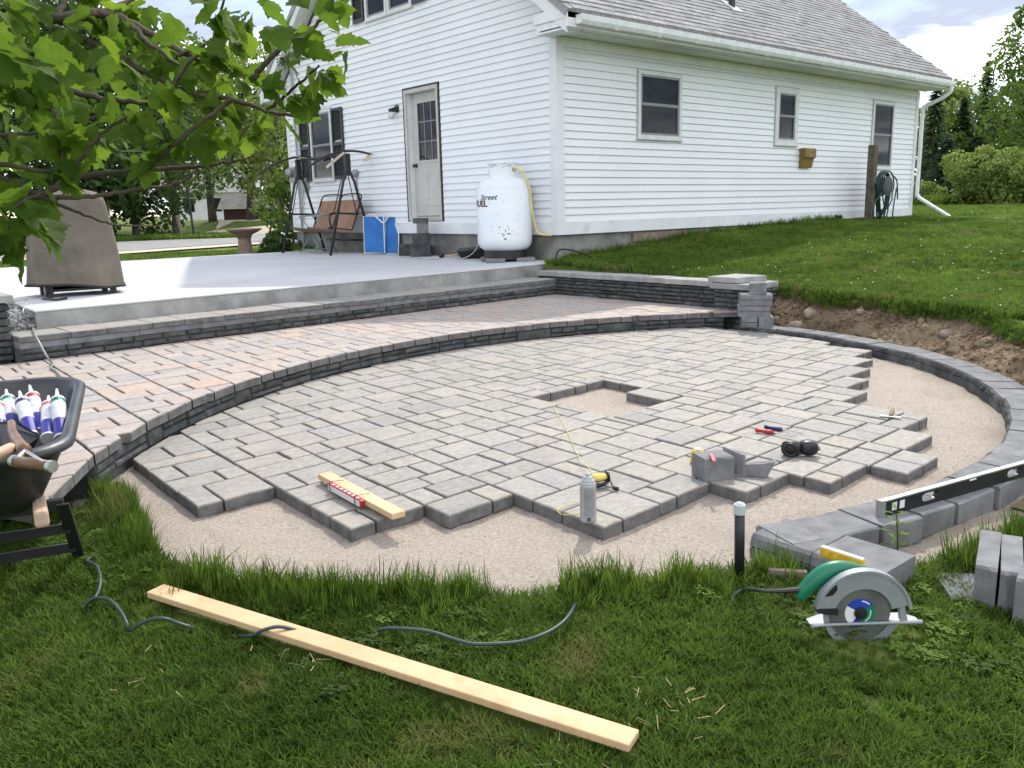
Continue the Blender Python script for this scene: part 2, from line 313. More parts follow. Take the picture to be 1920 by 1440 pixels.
# ------------------------------------------------------------------ levels and plan
ZS, ZC, ZU, ZL, ZSAND, ZR = -.35, -.50, -.695, -.845, -.900, -.805     # slab, step cap, upper patio, lower patio, sand, ring top
C1, R1 = np.array([-3.756, -6.897]), 4.325                             # arc of the curved riser
C2, RI, RO = np.array([-4.37, -3.91]), 3.215, 3.445                    # circle of the edging ring
SAND_TH = np.radians([-180, -175, -166, -158.6, -154, -149, -138, -127, -117, -114, -108, -103, -95, -80, -60, 0, 20])
SAND_R = np.array([2.95, 2.95, 2.92, 3.13, 3.3, 3.41, 3.43, 3.40, 3.39, 3.42, 3.55, 3.60, 3.62, 3.60, 3.55, 3.5, 3.5])
def vnoise(x, y, s, seed=0):            # cheap smooth value noise
    x = np.asarray(x)*s+seed*17.3; y = np.asarray(y)*s+seed*9.1
    xi, yi = np.floor(x), np.floor(y); fx, fy = x-xi, y-yi; fx = fx*fx*(3-2*fx); fy = fy*fy*(3-2*fy)
    h = lambda a, b: np.modf(np.abs(np.sin(a*127.1+b*311.7+seed*74.7)*43758.5453))[0]
    return (h(xi, yi)*(1-fx)+h(xi+1, yi)*fx)*(1-fy)+(h(xi, yi+1)*(1-fx)+h(xi+1, yi+1)*fx)*fy-.5
def sand_r(th):
    th = np.where(th > R(25), th-2*math.pi, th); return np.interp(th, SAND_TH, SAND_R)
def crest_r(th): return 3.86+.10*np.sin(th*9)+.06*np.sin(th*23+1)
def upper_z(x, y):
    return np.interp(x, [-1, 0, .56, 1.47, 3.0, 6.2, 10.5, 16, 60], [-.33, -.31, -.29, -.25, -.12, -.01, -.03, -.06, -.02]) + .037*np.minimum(y, 0)*np.clip((14-x)/8, 0, 1)
def lower_z(r): return -.90-.05*(r-3.4)
def ground_z(x, y):
    x = np.asarray(x, float); y = np.asarray(y, float)
    dx, dy = x-C2[0], y-C2[1]; r = np.hypot(dx, dy); th = np.arctan2(dy, dx)
    lo = lower_z(np.maximum(r, 3.4)); lo = np.maximum(lo, -1.25)
    back = np.interp(y, [6, 7.2, 12, 16, 30, 45, 60, 400], [-.46, -.47, -.55, -.60, -.62, -.58, -.30, -.1])
    up = upper_z(x, y)
    w_up = np.clip((th-R(-85))/R(30), 0, 1)*np.clip((r-(crest_r(th)-.04))/.06, 0, 1)     # right-hand sector beyond the bank crest
    w_up = np.where((th > R(60)) | (th < R(-90)), 0, w_up)
    right = np.where((x > -.56) & (y > -3.5), 1.0, w_up)
    right = np.where((x > 2.0) & (y > -3.5), 1.0, right)
    z = lo*(1-right)+up*right
    yard = ((y > 6.95) | ((x < -6.95) & (y > -.7))) & (x < 13)
    z = np.where(yard & ~((x > -.3) & (y < 7.9)), back, z)
    z = np.where((x > -.72) & (x < .02) & (y > -.30) & (y < 6.95), -.6, z)
    under = (x > -8.3) & (x < -.56) & (y > -3.3-1.3*(x < -.9)) & (y > -4.6) & (y < 6.95) & (np.hypot(x-C1[0], y-C1[1]) > R1-.02) & ~((x < -6.95) & (y > -.7)) & ~(x < -7.45-.0*y) 
    z = np.where(under, -1.35, z)
    insand = (r < sand_r(th)) & (np.hypot(x-C1[0], y-C1[1]) < R1+.3)
    z = np.where(insand, -1.05, z)
    bank = (th > R(-88)) & (th < R(12)) & (r >= sand_r(th)) & (r < crest_r(th)-.05)
    z = np.where(bank & (x < -.2), -1.05, z)
    far = np.hypot(x+4, y+4)
    return z+.012*vnoise(x, y, 1.7, 2)*np.clip(far/3, 0, 1)+.02*vnoise(x, y, .4, 3)
def grid_mesh(name, xs, ys, zf, m, parent=None, kind='structure'):
    X, Y = np.meshgrid(xs, ys); Z = zf(X, Y); nx = len(xs)
    me = bpy.data.meshes.new(name); v = np.stack([X.ravel(), Y.ravel(), Z.ravel()], 1)
    f = [(j*nx+i, j*nx+i+1, (j+1)*nx+i+1, (j+1)*nx+i) for j in range(len(ys)-1) for i in range(nx-1)]
    me.from_pydata(v.tolist(), [], f); me.materials.append(m); me.polygons.foreach_set('use_smooth', [True]*len(f)); me.update()
    o = bpy.data.objects.new(name, me); col.objects.link(o)
    if kind: o['kind'] = kind
    if parent: o.parent = parent
    return o
def steps(*seg):
    out = []
    for a, b, d in seg: out += list(np.arange(a, b-1e-9, d))
    return np.array(out+[seg[-1][1]])
lawn = grid_mesh('lawn', steps((-900, -60, 120), (-60, -14, 4), (-14, -9, .5), (-9, .6, .08), (.6, 12, .3), (12, 60, 2), (60, 900, 120)),
                 steps((-900, -40, 120), (-40, -12, 3), (-12, -9.5, .4), (-9.5, -2.4, .08), (-2.4, 12, .3), (12, 64, 1.5), (64, 900, 100)), ground_z, M['lawn'])

# bedding sand: one relief sheet under and around the pavers
def sand_z(x, y):
    r = np.hypot(x-C2[0], y-C2[1]); th = np.arctan2(y-C2[1], x-C2[0])
    out = np.clip((r-(sand_r(th)-.10))/.2, 0, 1)
    n = .018*vnoise(x, y, 3.0, 5)+.008*vnoise(x, y, 9, 6)+.006*vnoise(x*1.0, y*1.6, 19, 7)+.005*vnoise(x, y, 41, 17)-.016*np.maximum(0, vnoise(x, y, 13, 18)-.22)*4*.5
    keep = np.clip((r-2.2)/.6, .35, 1)
    hole = np.hypot(x+4.23, y+4.85) < .6
    return ZSAND-.003+n*np.where(hole, .5, keep)-.02*out*(th < R(-95))-.14*np.clip((r-3.75)/.1, 0, 1)-.3*(np.hypot(x-C1[0], y-C1[1]) > R1+.15)
sand = grid_mesh('sand_bed', np.arange(-8.2, -.5, .024), np.arange(-7.8, -2.9, .024), sand_z, M['sand'])

# excavated bank between ring and upper lawn
def build_bank():
    th = np.radians(np.linspace(-92, 10, 560)); k = np.linspace(0, 1, 56); T, K = np.meshgrid(th, k)
    fade = np.clip((T-R(-88))/R(28), 0, 1); rc = crest_r(T); r0 = RO+.02
    RR = r0+(rc+.05-r0)*K; X = C2[0]+RR*np.cos(T); Y = C2[1]+RR*np.sin(T)
    top = upper_z(X, Y)*fade+lower_z(RR)*(1-fade)-.012
    heap = np.interp(K, [0, .15, .45, .62, .80, .86, .97, 1], [0, .12, .42, .56, .66, .70, .97, 1.0])
    base = -.895
    Z = base+(top-base)*heap+fade*(.10*vnoise(X, Y, 3.2, 11)+.06*vnoise(X, Y, 8, 12)+.045*vnoise(X, Y, 19, 13)+.028*vnoise(X, Y, 41, 14))*np.sin(np.clip(K, 0, 1)*math.pi)**.7
    n = len(th); me = bpy.data.meshes.new('dirt_bank')
    me.from_pydata(np.stack([X.ravel(), Y.ravel(), Z.ravel()], 1).tolist(), [], [(j*n+i, j*n+i+1, (j+1)*n+i+1, (j+1)*n+i) for j in range(len(k)-1) for i in range(n-1)])
    me.materials.append(M['dirt']); me.polygons.foreach_set('use_smooth', [True]*len(me.polygons)); o = bpy.data.objects.new('dirt_bank', me); col.objects.link(o); o['kind'] = 'structure'
    global bank_z
    bank_z = lambda t, kk: float(Z[int(round(kk*(len(k)-1))), int(np.clip(round((t-th[0])/(th[-1]-th[0])*(n-1)), 0, n-1))])
    return lambda t, kk: (C2[0]+(r0+(crest_r(t)+.05-r0)*kk)*math.cos(t), C2[1]+(r0+(crest_r(t)+.05-r0)*kk)*math.sin(t))
bank_xy = build_bank()

# ------------------------------------------------------------------ concrete slab
mb = MB(); A_, B_, C_, D_ = (-.02, -.215), (-6.71, -.74), (-6.35, 6.85), (-.02, 6.92)
poly = [A_, B_, C_, D_][::-1]; mb.prism(poly, ZS-.02, ZS)
slab = mb.build('patio_slab', M['slab'], bevel=.012); slab['kind'] = 'structure'
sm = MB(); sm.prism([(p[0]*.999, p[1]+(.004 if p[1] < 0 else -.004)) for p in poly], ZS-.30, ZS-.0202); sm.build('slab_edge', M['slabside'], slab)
tag(slab, 'smooth pale concrete slab beside the gable wall', None, None, 'structure')

# ------------------------------------------------------------------ pavers
EX, EY, O0, CW = np.array([1.0, .05]), np.array([.037, 1.0]), np.array([-7.095, -6.0]), .3746
def uv(u, v): p = O0+EX*u+EY*v; return (float(p[0]), float(p[1]))
def vof(u, y): return y-O0[1]-EX[1]*u
def modules(v0, v1, rnd):
    out = []; v = v0; last = None
    while v < v1:
        h = rnd.choice((.14, .187, .187, .25, .25, .28)); t = rnd.random()
        cuts = () if (t < .16 and h < .2) else ((.335,) if t < .42 else ((.5,) if t < .68 else (.665,)))
        if cuts == last and cuts: cuts = (1-cuts[0],) if cuts[0] != .5 else (.335,)
        last = cuts; e = (0,)+cuts+(1,)
        out += [(p, q, v, v+h) for p, q in zip(e, e[1:])]; v += h
    return out
def paver_faces(poly, zt, th, gap, rnd):
    q = inset(poly, gap)
    if len(q) < 3 or area(q) < .0012: return None
    e = []                                                              # roughen the long edges a little
    for i in range(len(q)):
        a, b = q[i], q[(i+1) % len(q)]; l = math.hypot(b[0]-a[0], b[1]-a[1]); e.append(a)
        if l > .11:
            for t in ((.33, .68) if l > .22 else (.5,)):
                j = rnd.uniform(-.0032, .0015); nx, ny = (b[1]-a[1])/l, -(b[0]-a[0])/l
                tt = t+rnd.uniform(-.08, .08); e.append((a[0]+(b[0]-a[0])*tt+nx*j, a[1]+(b[1]-a[1])*tt+ny*j))
    n = len(e); cx = sum(p[0] for p in e)/n; cy = sum(p[1] for p in e)/n; zt = zt+rnd.uniform(-.0022, .0022)
    tx, ty = rnd.uniform(-.008, .008), rnd.uniform(-.008, .008)
    def lv(k, z): return [(cx+(p[0]-cx)*k[0], cy+(p[1]-cy)*k[1], z+tx*(p[0]-cx)+ty*(p[1]-cy)) for p in e]
    wx = max(p[0] for p in e)-min(p[0] for p in e); wy = max(p[1] for p in e)-min(p[1] for p in e)
    k1 = (1-.004/wx, 1-.004/wy); k2 = (1-.011/wx, 1-.011/wy)
    rows = [lv((1, 1), zt-th), lv((1, 1), zt-.008), lv(k1, zt-.0022), lv(k2, zt)]
    fs = [(r_*n+i, r_*n+(i+1) % n, (r_+1)*n+(i+1) % n, (r_+1)*n+i) for r_ in range(3) for i in range(n)]+[tuple(range(3*n, 4*n)), tuple(reversed(range(n)))]
    return [p for r_ in rows for p in r_], fs, [1]*n+[0]*(2*n+1)+[1], (cx, cy, zt-th)
def paver_mesh(poly, zt, th, m, parent, name='paver', gap=.0058, rnd=random):
    g = paver_faces(poly, zt, th, gap, rnd)
    if g is None: return None
    mb = MB(); mb.add(g[0], g[1]); mb.m = g[2]
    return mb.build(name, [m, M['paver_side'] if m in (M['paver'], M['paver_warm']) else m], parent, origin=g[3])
def lay(polys, zt, th, m, parent, rnd):
    """the 300 pavers that show largest are pieces of their own, the rest one part"""
    polys = sorted(polys, key=lambda p: math.hypot(p[0][0]-CAM[0], p[0][1]-CAM[1])-(3*area(p))); big = MB(); n = 0
    for p in polys:
        if n < 300: n += paver_mesh(p, zt, th, m, parent, rnd=rnd) is not None
        else:
            g = paver_faces(p, zt, th, .0058, rnd)
            if g: k = len(big.m); big.add(g[0], g[1], 0, rnd.random()); big.m[k:] = g[2]
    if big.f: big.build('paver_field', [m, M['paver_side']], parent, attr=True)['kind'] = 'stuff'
    return len(polys)
rnd = random.Random(5)
# joint bed under each patio carries the pavers as its pieces
lowp = MB(); lp = []
FRONT = {-1: -4.145, 0: -5.03, 1: -5.73, 2: -5.89, 3: -6.425, 4: -6.40, 5: -6.575, 6: -6.765, 7: -6.94, 8: -6.75, 9: -6.56, 10: -6.00, 11: -5.82, 12: -5.64, 13: -5.47, 14: -5.28, 15: -4.80, 16: -4.3}
HOLE = (2.43, 3.17, None, None)
pieces = []
hv0, hv1 = vof(2.8, -5.22), vof(2.8, -4.48)
hu0, hu1 = 2.44, 3.175
for i, yf in FRONT.items():
    u0 = CW*i
    for a, b, v0, v1 in modules(vof(u0+CW/2, yf), 4.2, rnd):
        x0, x1 = u0+a*CW, u0+b*CW; rects = [(x0, x1, v0, v1)]
        if x0 < hu1-.01 and x1 > hu0+.01 and v0 < hv1-.01 and v1 > hv0+.01:      # missing square in the middle
            rects = []
            if x0 < hu0: rects.append((x0, hu0, v0, v1))
            if x1 > hu1: rects.append((hu1, x1, v0, v1))
            m0, m1 = max(x0, hu0), min(x1, hu1)
            if v0 < hv0: rects.append((m0, m1, v0, hv0))
            if v1 > hv1: rects.append((m0, m1, hv1, v1))
        for q in rects:
            if q[1]-q[0] > .05 and q[3]-q[2] > .05: pieces.append(q)
pieces += [(2.985, 3.175, hv0+.02, hv0+.365)]
lower = MB(); th = np.linspace(R(-120), R(150), 60)
def circle_clip(p, c, r, n=72):
    for k in range(n):
        a = 2*math.pi*k/n; nx, ny = math.cos(a), math.sin(a)
        p = clip(p, (nx, ny), nx*c[0]+ny*c[1]+r*math.cos(math.pi/n))
        if len(p) < 3: return []
    return p
outl = circle_clip([(-7.6, -5.0), (-7.0, -5.2), (-6.2, -6.2), (-4.3, -6.7), (-2, -5.2), (-1.0, -4.3), (-1.0, -3.3), (-1.5, -2.4), (-6, -2.4), (-7.6, -4)], C2, 2.6)
lower.prism(outl, -.99, ZSAND-.02)
low_o = lower.build('lower_patio', M['sand']); low_o['kind'] = 'structure'
n_low = 0
for u0, u1, v0, v1 in pieces:
    p = [uv(u0, v0), uv(u1, v0), uv(u1, v1), uv(u0, v1)]
    if max(math.hypot(q[0]-C1[0], q[1]-C1[1]) for q in p) > R1-.01: p = circle_clip(p, C1, R1+.012)
    if len(p) > 2 and max(math.hypot(q[0]-C2[0], q[1]-C2[1]) for q in p) > RI-.02: p = circle_clip(p, C2, RI-.012)
    if len(p) < 3 or area(p) < .004: continue
    lp.append(p)
n_low = lay(lp, ZL, .058, M['paver'], low_o, rnd)
# upper patio: the outermost pavers are cut to the arc and overhang the riser
SF0, SF1 = np.array([-6.93, -1.175]), np.array([-.80, -.80])           # foot of the step
def arc_pt(u):                                                          # where the joint line u meets the arc (far side)
    lo, hi = 0, 6
    for v in np.arange(5.5, -2, -.01):
        p = O0+EX*u+EY*v
        if math.hypot(p[0]-C1[0], p[1]-C1[1]) <= R1: return v
    return None
upper = MB(); upper.prism([(-8.2, -2.6), (-7.5, -3.6), (-6.5, -3.2), (-5.5, -2.5), (-1.2, -2.5), (-.9, -1.0), (-6.9, -1.3), (-8.2, -1.3)], -1.0, ZU-.065)
up_o = upper.build('upper_patio', M['sand']); up_o['kind'] = 'structure'
uplist = []; rnd = random.Random(21)
for i in range(-3, 18):
    u0, u1 = CW*i+.13, CW*(i+1)+.13
    va, vb = arc_pt(u0), arc_pt(u1)
    if va is None and vb is None: vs0 = vof(u0, -4.32)
    else:
        va = va if va is not None else vof(u0, -4.32); vb = vb if vb is not None else vb or va; vs0 = min(va, vb)
    for a, b, v0, v1 in modules(vs0-.02, 5.6, rnd):
        x0, x1 = u0+a*CW, u0+b*CW
        p = [uv(x0, v0), uv(x1, v0), uv(x1, v1), uv(x0, v1)]
        if va is not None and vb is not None:                           # chord across this column
            P0, P1 = np.array(uv(u0, va)), np.array(uv(u1, vb)); d = P1-P0; n_ = np.array([d[1], -d[0]]); n_ /= np.linalg.norm(n_)
            p = clip(p, tuple(n_), float(n_@P0))
        d = SF1-SF0; n_ = np.array([-d[1], d[0]])/np.linalg.norm(d); p = clip(p, tuple(n_), float(n_@SF0)-.004) if len(p) > 2 else p
        if len(p) > 2: p = clip(p, (1, 0), -.835)
        if len(p) > 2: p = clip(p, (-1, 0), 8.2)
        if len(p) < 3 or area(p) < .004: continue
        uplist.append(p)
n_up = lay(uplist, ZU, .055, M['paver_warm'], up_o, rnd)
print('pavers', n_low, n_up)

# ------------------------------------------------------------------ walls of split-face stone
def stone(o, ax, ay, az, w, h, d, m, parent, rnd, name='stone', bulge=.012):
    """one stone: o = lower front corner, ax along the wall, ay up, az outwards"""
    o, ax, ay, az = map(lambda q: np.asarray(q, float), (o, ax, ay, az)); g = .0035; j = lambda s: rnd.uniform(-s, s)
    pr = rnd.uniform(0, bulge); k = .010
    c = [(g+j(.002), g+j(.003)), (w-g+j(.002), g+j(.003)), (w-g+j(.002), h-g+j(.003)), (g+j(.002), h-g+j(.003))]
    f2 = [(c[0][0]+k, c[0][1]+k*.7), (c[1][0]-k, c[1][1]+k*.7), (c[2][0]-k, c[2][1]-k*.7), (c[3][0]+k, c[3][1]-k*.7)]
    mid = ((f2[0][0]+f2[1][0])/2+j(.02), h*.5+j(.006))
    P = lambda q, e: o+ax*q[0]+ay*q[1]+az*e
    vs = [P(q, -d) for q in c]+[P(q, -.004+pr*.4) for q in c]+[P(q, .006+pr+j(.003)) for q in f2]+[P(mid, .010+pr+j(.004))]
    fs = [(3, 2, 1, 0)]+[(i, (i+1) % 4, 4+(i+1) % 4, 4+i) for i in range(4)]+[(4+i, 4+(i+1) % 4, 8+(i+1) % 4, 8+i) for i in range(4)]+[(8+i, 8+(i+1) % 4, 12) for i in range(4)]
    mb = MB(); mb.add(vs, fs); return mb.build(name, m, parent, origin=tuple(o))
def face(parent, p0, p1, z0, rows, rnd, m=None, lmin=.10, lmax=.33, d=.10, name='stone'):
    """courses of stones on a straight face from p0 to p1 (outside on the right-hand side)"""
    p0, p1 = np.array([*p0, 0.0]), np.array([*p1, 0.0]); L_ = np.linalg.norm(p1-p0); ax = (p1-p0)/L_; az = np.array([ax[1], -ax[0], 0]); z = z0
    for h in rows:
        s = 0.0
        while s < L_-.001:
            w_ = rnd.uniform(lmin, lmax); w_ = L_-s if L_-s-w_ < lmin else w_
            stone(p0+ax*s+np.array([0, 0, z]), ax, (0, 0, 1), az, w_, h, d, m or M['wallstone'], parent, rnd, name); s += w_
        z += h
rnd = random.Random(3)
cw_ = empty('curved_riser_wall', (C1[0], C1[1]+R1, ZL), 'long low curved riser of dark stones holding the upper patio', 'wall')
t0, t1 = R(144.2), R(51.5); RF = R1+.022
core = MB(); nn = 60
inner = [(C1[0]+(RF+.012)*math.cos(t0+(t1-t0)*k/nn), C1[1]+(RF+.012)*math.sin(t0+(t1-t0)*k/nn)) for k in range(nn+1)]
outer_ = [(C1[0]+(RF+.20)*math.cos(t0+(t1-t0)*k/nn), C1[1]+(RF+.20)*math.sin(t0+(t1-t0)*k/nn)) for k in range(nn+1)]
for k in range(nn): core.prism([inner[k], outer_[k], outer_[k+1], inner[k+1]], ZSAND-.1, ZU-.0565)
core.build('core', M['wallstone'], cw_)
t = t0
while t > t1+.01:
    w_ = rnd.uniform(.17, .40); dt = w_/RF
    if t-dt < t1+.03: dt = t-t1; w_ = dt*RF
    a = np.array([C1[0]+RF*math.cos(t), C1[1]+RF*math.sin(t), 0]); b = np.array([C1[0]+RF*math.cos(t-dt), C1[1]+RF*math.sin(t-dt), 0])
    ax = (b-a); w2 = np.linalg.norm(ax); ax /= w2; az = np.array([ax[1], -ax[0], 0])
    z_ = ZSAND; hh = ZU-.056-ZL; k = rnd.random()
    a = a+np.array([0, 0, ZL-.004])
    if k < .2: stone(a, ax, (0, 0, 1), az, w2, hh, .05, M['wallstone'], cw_, rnd)
    else:
        h1 = hh*rnd.uniform(.4, .6); s = rnd.uniform(.35, .65) if w2 > .26 else 1
        stone(a, ax, (0, 0, 1), az, w2, h1, .05, M['wallstone'], cw_, rnd)
        if s < 1:
            stone(a+np.array([0, 0, h1]), ax, (0, 0, 1), az, w2*s, hh-h1, .05, M['wallstone'], cw_, rnd)
            stone(a+np.array([0, 0, h1])+ax*w2*s, ax, (0, 0, 1), az, w2*(1-s), hh-h1, .05, M['wallstone'], cw_, rnd)
        else: stone(a+np.array([0, 0, h1]), ax, (0, 0, 1), az, w2, hh-h1, .05, M['wallstone'], cw_, rnd)
    t -= dt
# step below the slab
st = empty('stone_step', (-3.9, -1.0, ZU), 'straight stone step running along the front of the concrete slab', 'step')
ax = (SF1-SF0); LS = np.linalg.norm(ax); ax /= LS; nb = np.array([-ax[1], ax[0]]); ax3 = np.array([*ax, 0]); nb3 = np.array([*nb, 0])
sc_ = MB(); q0, q1 = SF0+nb*.02, SF1+nb*.02; sc_.prism([tuple(q0), tuple(q1), tuple(q1+nb*.40), tuple(q0+nb*.40)], ZU-.15, ZC-.101); sc_.build('core', M['wallstone'], st)
face(st, SF0+nb*.012, SF1+nb*.012, ZU-.004, (.052, .052), rnd, lmin=.10, lmax=.36, d=.05)
s = 0.0
while s < LS-.02:                                                       # smooth thin course under the caps
    w_ = rnd.uniform(.3, .6); w_ = LS-s if LS-s-w_ < .2 else w_
    p = [SF0+ax*s, SF0+ax*(s+w_), SF0+ax*(s+w_)+nb*.41, SF0+ax*s+nb*.41]; paver_mesh([tuple(q) for q in p], ZC-.049, .05, M['block'], st, 'course_block', gap=.0025, rnd=rnd); s += w_
s = 0.0
while s < LS-.02:                                                       # cap pavers
    w_ = rnd.choice((.281, .3746, .3746)); w_ = LS-s if LS-s-w_ < .15 else w_
    f0 = SF0-nb*.012
    if rnd.random() < .35: cuts = (0, .2, .44)
    else: cuts = (0, .44)
    for c0, c1 in zip(cuts, cuts[1:]):
        p = [f0+ax*s+nb*c0, f0+ax*(s+w_)+nb*c0, f0+ax*(s+w_)+nb*c1, f0+ax*s+nb*c1]; paver_mesh([tuple(q) for q in p], ZC, .048, M['paver'], st, 'cap_paver', gap=.003, rnd=rnd)
    s += w_
# gravel in the gap behind the step
gv = MB()
for _ in range(900):
    s = rnd.uniform(0, LS); q = SF0+ax*s+nb*rnd.uniform(.425, .50); r_ = rnd.uniform(.004, .012)
    gv.lathe([(0.0001, -r_), (r_, -r_*.3), (r_*.8, r_*.5), (0.0001, r_)], 5, (q[0], q[1], ZC-.012+rnd.uniform(-.01, .012)), (rnd.uniform(-1, 1), rnd.uniform(-1, 1), 1), caps=False)
for _ in range(700):
    q = np.array([rnd.uniform(-6.98, -6.70), rnd.uniform(-.74, .1)]); r_ = rnd.uniform(.008, .022); zz_ = ZC+.02+(q[1]+.74)*.16
    gv.lathe([(0.0001, -r_), (r_, -r_*.3), (r_*.8, r_*.5), (0.0001, r_)], 5, (q[0], q[1], zz_+rnd.uniform(-.03, .01)), (rnd.uniform(-1, 1), rnd.uniform(-1, 1), 1), caps=False)
gv.box(-7.0, -6.70, -.73, .4, ZU-.1, ZC+.01)
gvo = gv.build('gravel', M['slabside']); tag(gvo, 'loose grey gravel filling the gap beside the slab corner', 'gravel', kind='stuff')
# right retaining wall with its end pillar
rw = empty('retaining_wall', (-.75, -2.0, ZU), 'straight dark stone retaining wall below the upper lawn', 'wall')
core = MB(); core.box(-.80, -.58, -3.30, -.45, ZU-.2, -.476); core.build('core', M['wallstone'], rw)
face(rw, (-.82, -.80), (-.82, -3.30), ZU-.003, (.047, .042, .046, .042, .043), rnd, lmin=.09, lmax=.34, d=.05)
face(rw, (-.70, -.44), (-.82, -.80), ZU-.003, (.047, .042, .046, .042, .043), rnd, d=.05)
y = -.47
while y > -3.05:
    w_ = rnd.uniform(.36, .46); y1 = max(y-w_, -3.2)
    paver_mesh([(-.86, y), (-.86, y1), (-.56, y1), (-.56, y)], -.418, .056, M['capstone'], rw, 'cap_stone', gap=.0025, rnd=rnd); y = y1
pl = empty('wall_end_pillar', (-.70, -3.48, ZL), 'square dark stone pillar with stacked cap slabs at the retaining wall end', 'pillar')
core = MB(); core.box(-.90, -.46, -3.70, -3.28, ZSAND-.1, -.476); core.build('core', M['wallstone'], pl)
rows = (.06, .055, .05, .055, .05, .05, .045, .045)
face(pl, (-.92, -3.27), (-.92, -3.72), ZSAND+.01, rows, rnd, lmin=.12, lmax=.3, d=.04); face(pl, (-.92, -3.72), (-.44, -3.72), ZSAND+.01, rows, rnd, lmin=.12, lmax=.3, d=.04)
paver_mesh([(-.97, -3.24), (-.97, -3.72), (-.42, -3.72), (-.42, -3.24)], -.420, .055, M['capstone'], pl, 'cap_slab', rnd=rnd)
paver_mesh([(-.95, -3.20), (-.95, -3.56), (-.46, -3.60), (-.46, -3.22)], -.362, .056, M['capstone'], pl, 'cap_slab', rnd=rnd)
# left pillar
lp_ = empty('corner_pillar', (-7.17, -.8, ZU), 'dark stone pillar with grey cap at the slab corner near the grill', 'pillar')
core = MB(); core.box(-7.50, -6.97, -1.00, -.55, ZU-.2, -.242); core.build('core', M['wallstone'], lp_)
rows = (.05, .062, .048, .066, .05, .06, .052, .065)
face(lp_, (-7.52, -1.02), (-6.95, -1.02), ZU-.004, rows, rnd, lmin=.14, lmax=.35, d=.04); face(lp_, (-6.95, -1.02), (-6.95, -.53), ZU-.004, rows, rnd, lmin=.14, lmax=.3, d=.04)
for xa, xb in ((-7.55, -7.2), (-7.2, -6.90)): paver_mesh([(xa, -1.07), (xb, -1.07), (xb, -.50), (xa, -.50)], -.184, .055, M['capstone'], lp_, 'cap_stone', rnd=rnd)

# ------------------------------------------------------------------ edging ring of single blocks
ring = empty('edging_ring', (C2[0]+RI, C2[1], ZSAND), 'curved row of single charcoal blocks ringing the unfinished patio', 'edging')
def ring_block(ta, tb, ri, ro, z0, z1, rnd):
    """straight-sided block: it touches its neighbours on the inner face and gapes outwards"""
    mb = MB(); n = 4; j = lambda s: rnd.uniform(-s, s); zt = z1+j(.004); tm = (ta+tb)/2; w_ = (ta-tb)*ri-.006; d = ro-ri
    rad = np.array([math.cos(tm), math.sin(tm)]); tan = np.array([-math.sin(tm), math.cos(tm)]); o = C2+rad*ri; yaw = j(.025); tan, rad = tan*math.cos(yaw)+rad*math.sin(yaw), rad*math.cos(yaw)-tan*math.sin(yaw)
    prof = [(d, z0), (d, zt-.006), (d-.007, zt), (.016, zt), (.003, zt-.012), (.001, zt-.040), (.014, zt-.045), (.002, zt-.050), (.0, z0)]; k = len(prof); vs = []
    for i in range(n+1):
        x = -w_/2+w_*i/n
        for q, (r_, z_) in enumerate(prof):
            e = j(.006) if q in (4, 5, 7) else (j(.003) if q == 3 else 0); p = o+tan*x+rad*(r_+e); vs.append((p[0], p[1], z_+(j(.004) if q in (5, 6, 7) else 0)))
    fs = [(i*k+q, i*k+(q+1) % k, (i+1)*k+(q+1) % k, (i+1)*k+q) for i in range(n) for q in range(k)]+[tuple(reversed(range(k))), tuple(range(n*k, (n+1)*k))]
    mb.add(vs, fs); mb.m = [1 if 3 <= q <= 7 else 0 for i in range(n) for q in range(k)]+[0, 0]
    c = o+rad*d/2; return mb.build('block', [M['block'], M['wallstone']], ring, origin=(c[0], c[1], z0))
rnd = random.Random(9); t = R(1.0); end = R(-113.0)
while t > end:
    dt = rnd.choice((.26, .29, .21, .30))/RI; tb = max(t-dt, end)
    if t-tb > .03: ring_block(t, tb, RI+rnd.uniform(-.006, .008), RI+.222+rnd.uniform(-.008, .008), ZSAND-.004, ZR, rnd)
    t = tb
def loose_block(name, c, w_, d_, h_, rz, label, group=None, m='block', rough_front=True, parent=None, cat='block', groove=False, tilt=(0, 0)):
    mb = MB(); j = lambda s: random.uniform(-s, s); x, y = w_/2, d_/2
    pr = [(-y, 0), (-y-.004, h_*.46), (-y+.010, h_*.5), (-y-.003, h_*.54), (-y+.003, h_-.012), (-y+.014, h_), (y-.005, h_), (y, h_-.005), (y, 0)] if groove else [(-y, 0), (-y, h_-.008), (-y+.008, h_), (y-.006, h_), (y, h_-.006), (y, 0)]
    k = len(pr); n = 4; vs = []
    for i in range(n+1):
        for q, (yy, z_) in enumerate(pr): vs.append((-x+w_*i/n, yy+(j(.005) if rough_front and q < 5 and yy < 0 else 0), z_))
    mb.add(vs, [(i*k+q, i*k+(q+1) % k, (i+1)*k+(q+1) % k, (i+1)*k+q) for i in range(n) for q in range(k)]+[tuple(reversed(range(k))), tuple(range(n*k, (n+1)*k))])
    mb.f = [tuple(reversed(f)) for f in mb.f]
    o = mb.build(name, M[m], parent)
    o.location = tuple(c); o.rotation_euler = (tilt[0], tilt[1], rz)
    if parent is None: tag(o, label, cat, group)
    return o
# the row turns outwards at its end
e = loose_block('wall_block', (-5.60, -7.04, ZSAND+.002), .24, .24, .093, R(-90), 'charcoal corner block where the edging row turns outward', groove=True)
e = loose_block('wall_block', (-5.605, -7.29, ZSAND+.002), .25, .24, .093, R(-91), 'charcoal block under the small yellow level', groove=True)
